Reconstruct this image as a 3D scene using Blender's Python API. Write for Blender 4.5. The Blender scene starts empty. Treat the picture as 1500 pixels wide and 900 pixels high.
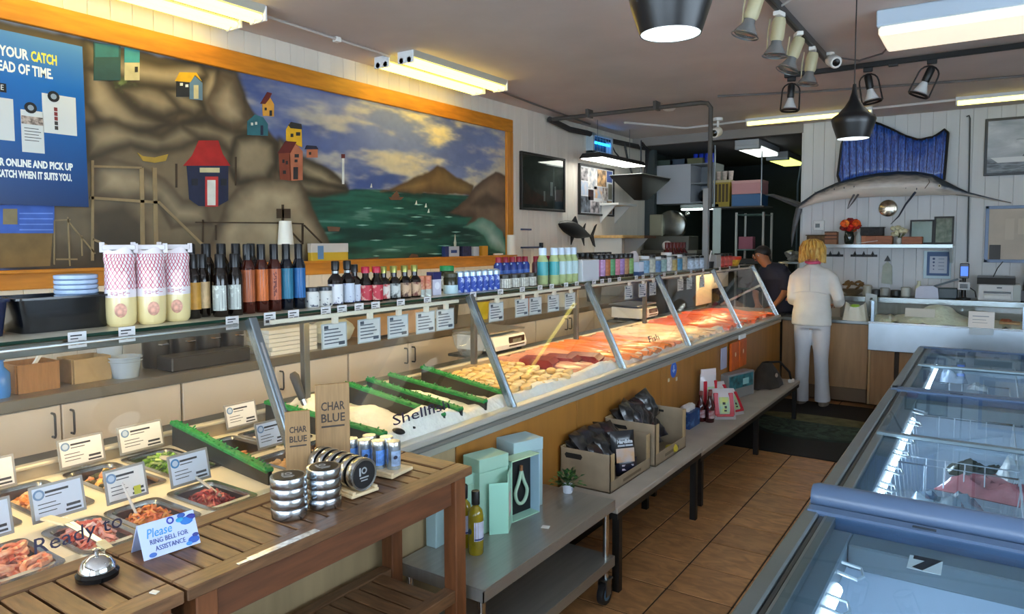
import bpy, bmesh, math, random
from mathutils import Vector, Matrix, Euler
PI = math.pi
R = math.radians
rng = random.Random(7)
SC = bpy.context.scene
COL = SC.collection
MURAL=[('painted_sea','sea',1,[(3.041,1.922),(3.581,1.998),(3.856,2.009),(5.523,2.023),(5.52,1.464),(3.029,1.472)]),
('painted_hill','hill',2,[(3.827,1.992),(4.003,2.049),(4.157,2.101),(4.302,2.154),(4.487,2.24),(4.592,2.221),(4.736,2.169),(4.964,2.103),(4.943,2.013),(4.316,2.008)]),
('painted_cliff','rockb',3,[(4.613,1.854),(4.846,1.984),(5.044,2.126),(5.167,2.195),(5.304,2.26),(5.525,2.233),(5.521,1.644),(5.162,1.736),(4.843,1.744),(4.961,1.835),(4.75,1.841)]),
('painted_surf','surf',4,[(4.824,1.743),(4.96,1.787),(5.101,1.833),(5.268,1.793),(5.409,1.707),(5.486,1.503),(5.224,1.557),(5.12,1.674),(4.98,1.728)]),
('painted_cliff','rock',3,[(1.03,2.65),(1.417,2.637),(1.802,2.632),(2.393,2.645),(2.566,2.628),(2.635,2.629),(2.666,2.587),(2.692,2.51),(2.756,2.417),(2.868,2.319),(2.953,2.23),(3.103,2.18),(3.274,2.141),(3.405,2.086),(3.504,1.988),(3.268,1.92),(3.041,1.926),(3.161,1.824),(3.263,1.711),(3.332,1.604),(3.341,1.472),(0.979,1.498)]),
('painted_boulder','rockl',4,[(2.484,1.721),(2.542,1.86),(2.614,1.945),(2.759,2.004),(2.885,2.021),(3.077,2.017),(3.131,1.958),(3.185,1.843),(3.264,1.725),(3.338,1.585),(3.341,1.477),(2.398,1.486)]),
('painted_boulder','rockl',4,[(1.792,2.026),(1.88,2.055),(2.02,2.04),(2.168,1.971),(2.276,1.864),(2.409,1.838),(2.449,1.721),(2.198,1.697),(2.125,1.842),(1.785,1.847)]),
('painted_boulder','rock2',4,[(1.81,2.431),(1.913,2.478),(2.032,2.365),(2.179,2.295),(2.268,2.345),(2.249,2.267),(2.027,2.22),(1.901,2.152),(1.819,2.228)]),
('painted_boulder','rock2',4,[(2.621,2.194),(2.733,2.277),(2.852,2.283),(2.915,2.161),(2.911,2.023),(2.614,1.949),(2.571,2.048)]),
('painted_boulder','rockl',4,[(2.428,2.427),(2.53,2.609),(2.634,2.613),(2.677,2.466),(2.706,2.356),(2.601,2.273),(2.503,2.321)]),
('painted_crevice','crev',5,[(1.797,2.514),(1.863,2.517),(1.961,2.389),(2.142,2.316),(2.281,2.366),(2.268,2.342),(2.133,2.282),(1.942,2.343),(1.848,2.466)]),
('painted_crevice','crev',5,[(2.024,2.13),(2.145,2.18),(2.266,2.281),(2.426,2.349),(2.624,2.272),(2.609,2.246),(2.425,2.318),(2.264,2.228),(2.159,2.141)]),
('painted_crevice','crev',5,[(1.823,2.331),(1.956,2.225),(2.082,2.235),(2.218,2.275),(2.078,2.205),(1.94,2.195)]),
('painted_crevice','crev',5,[(2.599,2.233),(2.704,2.282),(2.762,2.272),(2.654,2.202)]),
('painted_crevice','crev',5,[(1.782,1.778),(1.941,1.819),(2.045,1.714),(2.058,1.53),(1.773,1.519)]),
('painted_crevice','crev',5,[(2.678,1.725),(2.74,1.852),(2.788,1.811),(2.734,1.662)]),
('painted_crevice','crev',5,[(2.167,2.496),(2.256,2.475),(2.345,2.445),(2.184,2.426)]),
('painted_crevice','crev',5,[(2.992,2.103),(3.157,2.095),(3.331,2.025),(3.184,2.024)]),
('painted_crevice','crev',5,[(4.942,1.941),(5.165,2.042),(5.489,1.964),(5.164,1.938)]),
('painted_tower','dteal',5,[(1.821,2.63),(1.954,2.66),(1.947,2.463),(1.814,2.439)]),
('painted_tower','teal',6,[(1.827,2.625),(1.943,2.651),(1.941,2.581),(1.825,2.556)]),
('painted_tower','cream',5,[(1.973,2.601),(2.052,2.618),(2.047,2.482),(1.968,2.467)]),
('painted_tower','teal2',6,[(1.974,2.644),(2.053,2.661),(2.05,2.575),(1.971,2.559)]),
('painted_bush','bush',7,[(1.911,2.443),(1.965,2.488),(2.036,2.48),(2.06,2.441),(2.015,2.39),(1.955,2.394)]),
('painted_hut','dark',5,[(2.254,2.523),(2.339,2.539),(2.336,2.443),(2.251,2.429)]),
('painted_hut','blueg',6,[(2.331,2.526),(2.365,2.563),(2.41,2.533),(2.407,2.435),(2.328,2.43)]),
('painted_roof','yellow',7,[(2.246,2.514),(2.275,2.568),(2.374,2.584),(2.406,2.543),(2.365,2.57),(2.335,2.523)]),
('painted_door','cream',7,[(2.355,2.511),(2.384,2.516),(2.382,2.439),(2.353,2.434)]),
('painted_hut','navy',5,[(2.299,2.064),(2.563,2.087),(2.556,1.869),(2.479,1.829),(2.366,1.829),(2.309,1.865)]),
('painted_roof','red',6,[(2.278,2.051),(2.334,2.113),(2.378,2.203),(2.5,2.217),(2.528,2.14),(2.576,2.076)]),
('painted_sign','cream',6,[(2.377,2.048),(2.504,2.058),(2.503,2.03),(2.377,2.021)]),
('painted_door','redl',6,[(2.41,2.0),(2.493,2.006),(2.487,1.83),(2.404,1.826)]),
('painted_door','pale',7,[(2.422,1.981),(2.475,1.984),(2.47,1.837),(2.418,1.835)]),
('painted_house','yel2',5,[(2.812,2.48),(2.869,2.527),(2.898,2.489),(2.896,2.412),(2.815,2.405)]),
('painted_roof','maroon',6,[(2.797,2.477),(2.85,2.557),(2.885,2.555),(2.864,2.517),(2.832,2.479)]),
('painted_door','dark',6,[(2.862,2.445),(2.882,2.448),(2.881,2.414),(2.861,2.411)]),
('painted_house','tealh',5,[(2.702,2.356),(2.756,2.404),(2.815,2.396),(2.849,2.359),(2.847,2.286),(2.699,2.273)]),
('painted_door','navy',6,[(2.794,2.343),(2.813,2.346),(2.812,2.286),(2.792,2.284)]),
('painted_house','yellow',5,[(2.988,2.343),(3.016,2.385),(3.109,2.384),(3.111,2.243),(2.986,2.273)]),
('painted_roof','dark',6,[(3.005,2.371),(3.027,2.396),(3.109,2.393),(3.114,2.359),(3.021,2.355)]),
('painted_house','brick',5,[(2.926,2.188),(3.011,2.201),(3.017,2.017),(2.932,2.02)]),
('painted_house','brickl',5,[(3.006,2.196),(3.062,2.264),(3.115,2.216),(3.11,2.028),(3.011,2.017)]),
('painted_roof','maroon',6,[(2.916,2.183),(2.981,2.268),(3.067,2.273),(3.016,2.197)]),
('painted_door','dark',6,[(3.036,2.107),(3.074,2.11),(3.072,2.03),(3.033,2.027)]),
('painted_house','brickl',5,[(3.15,2.233),(3.241,2.243),(3.24,2.188),(3.148,2.179)]),
('painted_roof','navy',6,[(3.133,2.232),(3.15,2.26),(3.23,2.264),(3.247,2.244)]),
('painted_lighthouse','pale',4,[(3.458,2.204),(3.477,2.206),(3.473,2.025),(3.454,2.024)]),
('painted_roof','maroon',5,[(3.452,2.232),(3.484,2.235),(3.483,2.206),(3.452,2.203)]),
('painted_shed','blue',5,[(1.226,1.79),(1.607,1.806),(1.601,1.667),(1.221,1.664)]),
('painted_shed','brownw',5,[(1.221,1.664),(1.595,1.666),(1.577,1.508),(1.214,1.504)]),
('painted_window','tan',6,[(1.39,1.778),(1.448,1.78),(1.446,1.707),(1.387,1.706)]),
('painted_rock','rockd',6,[(1.218,1.594),(1.43,1.602),(1.474,1.569),(1.517,1.496),(1.214,1.495)]),
('painted_board','bluel',6,[(1.456,1.761),(1.599,1.766),(1.599,1.76),(1.456,1.756)]),
('painted_board','bluel',6,[(1.455,1.736),(1.598,1.739),(1.598,1.734),(1.455,1.731)]),
('painted_board','bluel',6,[(1.454,1.71),(1.597,1.713),(1.597,1.708),(1.454,1.705)]),
('painted_board','bluel',6,[(1.453,1.685),(1.596,1.686),(1.596,1.681),(1.453,1.679)]),
('painted_pane','dark',8,[(2.325,1.982),(2.363,1.984),(2.361,1.946),(2.324,1.943)]),
('painted_pane','dark',8,[(2.51,1.995),(2.547,1.997),(2.545,1.957),(2.509,1.955)]),
('painted_pane','dark',8,[(2.951,2.148),(2.967,2.149),(2.966,2.127),(2.951,2.126)]),
('painted_pane','dark',8,[(2.977,2.141),(2.993,2.143),(2.993,2.121),(2.977,2.119)]),
('painted_pane','dark',8,[(2.954,2.078),(2.976,2.08),(2.975,2.058),(2.954,2.057)]),
('painted_pane','dark',8,[(3.049,2.192),(3.082,2.195),(3.081,2.173),(3.048,2.17)]),
('painted_pane','dark',8,[(3.048,2.157),(3.07,2.159),(3.069,2.141),(3.047,2.139)]),
('painted_pane','dark',8,[(3.02,2.32),(3.041,2.323),(3.041,2.301),(3.019,2.298)]),
('painted_pane','dark',8,[(3.063,2.335),(3.097,2.339),(3.096,2.316),(3.063,2.312)]),
('painted_pane','dark',8,[(2.827,2.457),(2.842,2.459),(2.841,2.442),(2.826,2.44)]),
('painted_pane','pale',8,[(2.725,2.351),(2.74,2.352),(2.74,2.336),(2.725,2.334)]),
('painted_pane','pale',8,[(2.755,2.359),(2.769,2.361),(2.769,2.344),(2.754,2.342)]),
('painted_pane','pale',8,[(2.273,2.508),(2.29,2.511),(2.289,2.496),(2.273,2.493)]),
('painted_pane','pale',8,[(2.306,2.506),(2.322,2.509),(2.322,2.494),(2.305,2.491)]),
('painted_pane','dark',8,[(2.024,2.548),(2.039,2.551),(2.038,2.523),(2.023,2.52)]),
('painted_pane','dark',8,[(3.166,2.217),(3.183,2.219),(3.183,2.201),(3.166,2.199)]),
('painted_timber','plank',7,[(1.786,2.036),(1.767,1.529),(1.78,1.529),(1.799,2.037)]),
('painted_timber','plank',7,[(2.031,2.019),(2.02,1.508),(2.042,1.508),(2.053,2.021)]),
('painted_timber','plank',7,[(2.101,2.025),(2.095,1.506),(2.117,1.506),(2.124,2.027)]),
('painted_timber','plank',7,[(1.771,1.84),(2.136,1.831),(2.137,1.846),(1.773,1.854)]),
('painted_timber','plank',7,[(1.797,2.001),(2.041,2.014),(2.042,2.025),(1.798,2.012)]),
('painted_timber','plank',7,[(2.128,1.833),(2.416,1.564),(2.427,1.574),(2.138,1.843)]),
('painted_timber','plank',7,[(2.033,1.517),(1.78,1.645),(1.775,1.635),(2.028,1.507)]),
('painted_timber','plank',7,[(1.601,1.729),(1.592,1.514),(1.598,1.514),(1.607,1.73)]),
('painted_timber','plank',7,[(1.663,1.748),(1.663,1.505),(1.669,1.505),(1.669,1.748)]),
('painted_timber','plank',7,[(1.604,1.726),(1.678,1.731),(1.678,1.738),(1.604,1.733)]),
('painted_timber','plank',7,[(1.663,1.725),(1.785,1.562),(1.79,1.566),(1.668,1.73)]),
('painted_timber','plank',7,[(1.723,1.657),(1.722,1.554),(1.728,1.555),(1.729,1.657)]),
('painted_timber','plank',7,[(1.602,1.536),(1.702,1.534),(1.702,1.542),(1.603,1.544)]),
('painted_timber','dwood',7,[(2.342,1.731),(2.993,1.739),(2.993,1.748),(2.342,1.738)]),
('painted_timber','dwood',7,[(2.465,1.721),(2.462,1.633),(2.473,1.633),(2.476,1.721)]),
('painted_timber','dwood',7,[(2.384,1.751),(2.379,1.621),(2.39,1.621),(2.394,1.751)]),
('painted_timber','dwood',7,[(2.94,1.86),(2.933,1.598),(2.949,1.597),(2.956,1.861)]),
('painted_timber','dwood',7,[(3.096,1.745),(3.092,1.605),(3.106,1.605),(3.11,1.745)]),
('painted_timber','dwood',7,[(2.955,1.738),(3.102,1.736),(3.103,1.745),(2.956,1.747)]),
('painted_timber','dwood',7,[(3.11,1.729),(3.256,1.611),(3.265,1.617),(3.118,1.735)]),
('painted_timber','dwood',7,[(2.957,1.726),(3.084,1.616),(3.092,1.622),(2.965,1.732)]),
('painted_timber','dwood',7,[(2.233,2.058),(2.229,1.926),(2.239,1.926),(2.243,2.059)]),
('painted_timber','dwood',7,[(2.61,2.132),(2.605,1.961),(2.614,1.961),(2.62,2.133)]),
('painted_sign','dwood',7,[(2.9,1.832),(3.006,1.836),(3.005,1.774),(2.899,1.772)]),
('painted_boat','gold',7,[(2.022,2.098),(2.051,2.082),(2.115,2.081),(2.192,2.107),(2.176,2.068),(2.114,2.052),(2.05,2.057)]),
('painted_boat','boat',6,[(3.311,1.726),(3.428,1.723),(3.415,1.694),(3.323,1.693)]),
('painted_boat','boat',6,[(3.912,1.956),(4.077,1.964),(4.046,1.942),(3.934,1.936)]),
('painted_boat','boat',6,[(3.942,1.963),(4.002,2.007),(4.031,1.967),(3.986,1.954)]),
('painted_boat','boat',6,[(3.492,1.497),(3.81,1.505),(3.774,1.475),(3.537,1.476)]),
('painted_boat','boat',6,[(4.122,1.483),(4.162,1.525),(4.226,1.518),(4.241,1.469)]),
('painted_ripple','ripple',5,[(4.056,1.669),(4.141,1.675),(4.228,1.67),(4.141,1.663)]),
('painted_ripple','ripple',5,[(4.311,1.752),(4.378,1.759),(4.446,1.754),(4.378,1.747)]),
('painted_ripple','ripple',5,[(3.708,1.632),(3.777,1.637),(3.848,1.632),(3.777,1.626)]),
('painted_ripple','ripple',5,[(4.152,1.813),(4.223,1.821),(4.296,1.817),(4.223,1.809)]),
('painted_ripple','ripple',5,[(3.846,1.561),(3.941,1.565),(4.039,1.558),(3.941,1.553)]),
('painted_ripple','ripple',5,[(4.477,1.587),(4.565,1.592),(4.655,1.586),(4.565,1.579)]),
('painted_ripple','ripple',5,[(3.576,1.74),(3.642,1.746),(3.71,1.742),(3.642,1.735)]),
('painted_ripple','ripple',5,[(4.656,1.701),(4.721,1.707),(4.786,1.702),(4.721,1.694)]),
('painted_ripple','ripple',5,[(3.962,1.876),(4.022,1.883),(4.083,1.88),(4.022,1.872)]),
('painted_ripple','ripple',5,[(3.645,1.864),(3.692,1.871),(3.74,1.868),(3.692,1.86)]),
('painted_ripple','ripple',5,[(4.569,1.825),(4.622,1.832),(4.676,1.827),(4.622,1.819)]),
('painted_ripple','ripple',5,[(4.193,1.911),(4.249,1.919),(4.306,1.916),(4.249,1.907)]),
('painted_ripple','ripple',5,[(3.74,1.517),(3.775,1.521),(3.81,1.515),(3.774,1.51)]),
('painted_ripple','ripple',5,[(4.349,1.522),(4.451,1.526),(4.555,1.518),(4.45,1.513)]),
('painted_sail','pale',5,[(4.209,1.912),(4.225,1.945),(4.233,1.913)]),
('painted_sail','pale',5,[(4.322,1.894),(4.339,1.928),(4.347,1.895)]),
('painted_sail','pale',5,[(4.354,1.852),(4.372,1.885),(4.379,1.853)]),
('painted_sail','pale',5,[(3.723,2.016),(3.737,2.047),(3.743,2.017)])]
BOULDERS=[[(1.78,2.493),(1.846,2.489),(1.927,2.4),(2.03,2.311),(2.198,2.279),(2.12,2.232),(1.955,2.204),(1.853,2.233),(1.774,2.324)],[(1.945,2.421),(2.091,2.475),(2.204,2.447),(2.27,2.402),(2.28,2.355),(2.18,2.307),(2.049,2.331)],[(2.185,2.455),(2.273,2.485),(2.386,2.44),(2.427,2.388),(2.362,2.34),(2.269,2.364)],[(2.434,2.611),(2.513,2.638),(2.526,2.482),(2.512,2.33),(2.435,2.37),(2.396,2.48)],[(2.522,2.639),(2.635,2.638),(2.682,2.508),(2.651,2.389),(2.534,2.325)],[(1.769,2.205),(1.904,2.247),(2.026,2.21),(2.157,2.207),(2.266,2.281),(2.425,2.326),(2.502,2.289),(2.422,2.224),(2.274,2.157),(2.135,2.116),(1.988,2.137),(1.847,2.076),(1.763,2.034)],[(2.298,2.274),(2.425,2.318),(2.624,2.288),(2.753,2.296),(2.646,2.25),(2.588,2.15),(2.499,2.209),(2.379,2.226)],[(2.623,2.247),(2.767,2.289),(2.892,2.245),(2.909,2.118),(2.834,2.018),(2.638,1.988),(2.571,2.068)],[(3.103,2.18),(3.274,2.127),(3.485,2.016),(3.33,1.992),(3.156,2.041),(3.046,2.086)],[(3.077,2.035),(3.271,2.021),(3.484,1.978),(3.21,1.94),(3.097,1.956)],[(1.785,2.629),(1.969,2.583),(2.19,2.592),(2.392,2.629),(2.433,2.583),(2.265,2.484),(2.036,2.465),(1.862,2.496),(1.78,2.5)],[(2.934,2.271),(2.996,2.235),(3.102,2.135),(2.99,2.029),(2.913,2.075)]]

# ---------------------------------------------------------------- camera
cam = bpy.data.cameras.new('camera')
cam_o = bpy.data.objects.new('camera', cam)
COL.objects.link(cam_o)
cam.sensor_width = 36.0
cam.lens = 24.86
cam.shift_y = -0.022
cam.clip_start = 0.02
YAW, PITCH, ROLL = 0.597, 0.061, -0.0034
_w = Vector((-math.sin(YAW) * math.cos(PITCH), math.cos(YAW) * math.cos(PITCH), -math.sin(PITCH)))
_r = Vector((math.cos(YAW), math.sin(YAW), 0))
_u = _r.cross(_w)
_rr = _r * math.cos(ROLL) + _u * math.sin(ROLL)
_uu = -_r * math.sin(ROLL) + _u * math.cos(ROLL)
cam_o.matrix_world = Matrix(((_rr.x, _uu.x, -_w.x, 0), (_rr.y, _uu.y, -_w.y, 0), (_rr.z, _uu.z, -_w.z, 1.62), (0, 0, 0, 1)))
SC.camera = cam_o

# ---------------------------------------------------------------- world: a bright hazy sky outside the shop windows
wd = bpy.data.worlds.new('sky')
SC.world = wd
wd.use_nodes = True
wd.node_tree.nodes['Background'].inputs[0].default_value = (0.80, 0.90, 1.0, 1)
wd.node_tree.nodes['Background'].inputs[1].default_value = 8.0
SC.view_settings.view_transform = 'Standard'
SC.view_settings.look = 'None'
SC.view_settings.gamma = 1.0
SC.view_settings.use_curve_mapping = False
SC.view_settings.exposure = 0.38


def area(name, loc, sx, sy, energy, col=(1, 1, 1), rot=(0, 0, 0), portal=False, parent=None):
    l = bpy.data.lights.new(name, 'AREA')
    l.shape = 'RECTANGLE'
    l.size, l.size_y, l.energy, l.color = sx, sy, energy, col
    o = bpy.data.objects.new(name, l)
    COL.objects.link(o)
    o.location = loc
    o.rotation_euler = rot
    if portal:
        l.cycles.is_portal = True
    o.parent = parent
    return o


# daylight comes in through the shop front behind the camera (portals only guide the sky's light)
area('window_portal', (-2.15, -2.18, 1.6), 3.0, 1.9, 1, rot=(R(90), 0, R(180)), portal=True)
area('window_portal', (1.0, -2.18, 1.6), 2.6, 1.9, 1, rot=(R(90), 0, R(180)), portal=True)
area('window_portal', (2.58, 1.7, 1.75), 3.6, 1.6, 1, rot=(R(90), 0, R(270)), portal=True)


# ---------------------------------------------------------------- materials
def lin(h):
    h = h.lstrip('#')
    c = [int(h[i:i + 2], 16) / 255 for i in (0, 2, 4)]
    return tuple(x / 12.92 if x <= 0.04045 else ((x + 0.055) / 1.055) ** 2.4 for x in c)


MC = {}


def m(col, r=0.5, me=0.0, n=0.0, s=8.0, st=(1, 1, 1), b=0.0, rnd=0.0, e=0.0, col2=None, al=1.0, coat=0.0, d=0.0, det=4.0, sss=0.0, sp=0.5, lo=0.35, hi=0.65):
    """cached procedural material: colour with noise grain between two tones, bump, per-object tint, emission, alpha"""
    key = (col, r, me, n, s, st, b, rnd, e, col2, al, coat, d, det, sss, sp, lo, hi)
    if key in MC:
        return MC[key]
    M = bpy.data.materials.new('mat_' + col.strip('#') + '_%d' % len(MC))
    MC[key] = M
    M.use_nodes = True
    nt = M.node_tree
    P = nt.nodes['Principled BSDF']
    c = lin(col)
    P.inputs['Base Color'].default_value = (*c, 1)
    P.inputs['Roughness'].default_value = r
    P.inputs['Metallic'].default_value = me
    P.inputs['Specular IOR Level'].default_value = sp
    if coat:
        P.inputs['Coat Weight'].default_value = coat
        P.inputs['Coat Roughness'].default_value = 0.1
    if sss:
        P.inputs['Subsurface Weight'].default_value = sss
        P.inputs['Subsurface Radius'].default_value = (0.02, 0.012, 0.008)
    if al < 1:
        P.inputs['Alpha'].default_value = al
    if e:
        P.inputs['Emission Color'].default_value = (*c, 1)
        P.inputs['Emission Strength'].default_value = e
    out = None
    if n or b or col2:
        tc = nt.nodes.new('ShaderNodeTexCoord')
        mp = nt.nodes.new('ShaderNodeMapping')
        mp.inputs['Scale'].default_value = st
        nt.links.new(tc.outputs['Object'], mp.inputs['Vector'])
        nz = nt.nodes.new('ShaderNodeTexNoise')
        nz.inputs['Scale'].default_value = s
        nz.inputs['Detail'].default_value = det
        nz.inputs['Distortion'].default_value = d
        if rnd:
            oi = nt.nodes.new('ShaderNodeObjectInfo')
            ad = nt.nodes.new('ShaderNodeVectorMath')
            ad.operation = 'ADD'
            ml = nt.nodes.new('ShaderNodeMath')
            ml.operation = 'MULTIPLY'
            ml.inputs[1].default_value = 37.0
            nt.links.new(oi.outputs['Random'], ml.inputs[0])
            nt.links.new(mp.outputs[0], ad.inputs[0])
            nt.links.new(ml.outputs[0], ad.inputs[1])
            nt.links.new(ad.outputs[0], nz.inputs['Vector'])
        else:
            nt.links.new(mp.outputs[0], nz.inputs['Vector'])
        if n or col2:
            rp = nt.nodes.new('ShaderNodeValToRGB')
            c2 = lin(col2) if col2 else tuple(min(1, x * (1 + n)) for x in c)
            c1 = c if col2 else tuple(x * (1 - n) for x in c)
            rp.color_ramp.elements[0].position = lo
            rp.color_ramp.elements[0].color = (*c1, 1)
            rp.color_ramp.elements[1].position = hi
            rp.color_ramp.elements[1].color = (*c2, 1)
            nt.links.new(nz.outputs[0], rp.inputs[0])
            out = rp.outputs[0]
        if b:
            bp = nt.nodes.new('ShaderNodeBump')
            bp.inputs['Strength'].default_value = b
            bp.inputs['Distance'].default_value = 0.02
            nt.links.new(nz.outputs[0], bp.inputs['Height'])
            nt.links.new(bp.outputs[0], P.inputs['Normal'])
    if rnd:
        oi = nt.nodes.new('ShaderNodeObjectInfo')
        mr = nt.nodes.new('ShaderNodeMapRange')
        mr.inputs['To Min'].default_value = 1 - rnd
        mr.inputs['To Max'].default_value = 1 + rnd
        nt.links.new(oi.outputs['Random'], mr.inputs['Value'])
        hs = nt.nodes.new('ShaderNodeHueSaturation')
        hs.inputs['Color'].default_value = (*c, 1)
        nt.links.new(mr.outputs[0], hs.inputs['Value'])
        if out:
            nt.links.new(out, hs.inputs['Color'])
        out = hs.outputs[0]
    if out:
        nt.links.new(out, P.inputs['Base Color'])
        if e:
            nt.links.new(out, P.inputs['Emission Color'])
    return M


def glass(tint='#f4fbf8', gloss=1.0, rough=0.0, milk=0.0, milkcol='#ffffff'):
    """thin pane: see-through with a Fresnel reflection, optionally a little milky"""
    key = ('glass', tint, gloss, rough, milk, milkcol)
    if key in MC:
        return MC[key]
    M = bpy.data.materials.new('mat_glass_%d' % len(MC))
    MC[key] = M
    M.use_nodes = True
    nt = M.node_tree
    nt.nodes.remove(nt.nodes['Principled BSDF'])
    o = nt.nodes['Material Output']
    t = nt.nodes.new('ShaderNodeBsdfTransparent')
    t.inputs[0].default_value = (*lin(tint), 1)
    src = t.outputs[0]
    if milk:
        df = nt.nodes.new('ShaderNodeBsdfDiffuse')
        df.inputs[0].default_value = (*lin(milkcol), 1)
        mx0 = nt.nodes.new('ShaderNodeMixShader')
        mx0.inputs[0].default_value = milk
        nt.links.new(src, mx0.inputs[1])
        nt.links.new(df.outputs[0], mx0.inputs[2])
        src = mx0.outputs[0]
    g = nt.nodes.new('ShaderNodeBsdfGlossy')
    g.inputs['Roughness'].default_value = rough
    lw = nt.nodes.new('ShaderNodeLayerWeight')
    lw.inputs[0].default_value = .5
    pw = nt.nodes.new('ShaderNodeMath')
    pw.operation = 'POWER'
    pw.inputs[1].default_value = 5.0
    ml = nt.nodes.new('ShaderNodeMath')
    ml.operation = 'MULTIPLY_ADD'
    ml.inputs[1].default_value = .9 * gloss
    ml.inputs[2].default_value = .045 * gloss
    ml.use_clamp = True
    nt.links.new(lw.outputs['Facing'], pw.inputs[0])
    nt.links.new(pw.outputs[0], ml.inputs[0])
    mx = nt.nodes.new('ShaderNodeMixShader')
    nt.links.new(ml.outputs[0], mx.inputs[0])
    nt.links.new(src, mx.inputs[1])
    nt.links.new(g.outputs[0], mx.inputs[2])
    nt.links.new(mx.outputs[0], o.inputs[0])
    return M


STEEL = m('#b9bec0', .28, 1.0, n=.08, s=3, st=(1, 30, 1))
STEELD = m('#8d9293', .35, 1.0, n=.1, s=4)
CHROME = m('#e8ecee', .07, 1.0)
ALU = m('#aeb4b6', .3, 1.0)
GREYALU = m('#8f979c', .38, .8)
BLACK = m('#0d0d0e', .45)
BLACKG = m('#08080a', .22)
WHITE = m('#e6e4de', .5)
PAPER = m('#e9e8e4', .6)
INK = m('#2a2c33', .6)
TEAK = m('#684a31', .42, n=.28, s=6, st=(14, 2, 14), rnd=.14, b=.05)
TEAKX = m('#684a31', .42, n=.28, s=6, st=(2, 14, 14), rnd=.14, b=.05)
CARD = m('#b08a5e', .75, n=.08, s=20)
GREENS = m('#12803c', .6, n=.25, s=60, b=.3)


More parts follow.
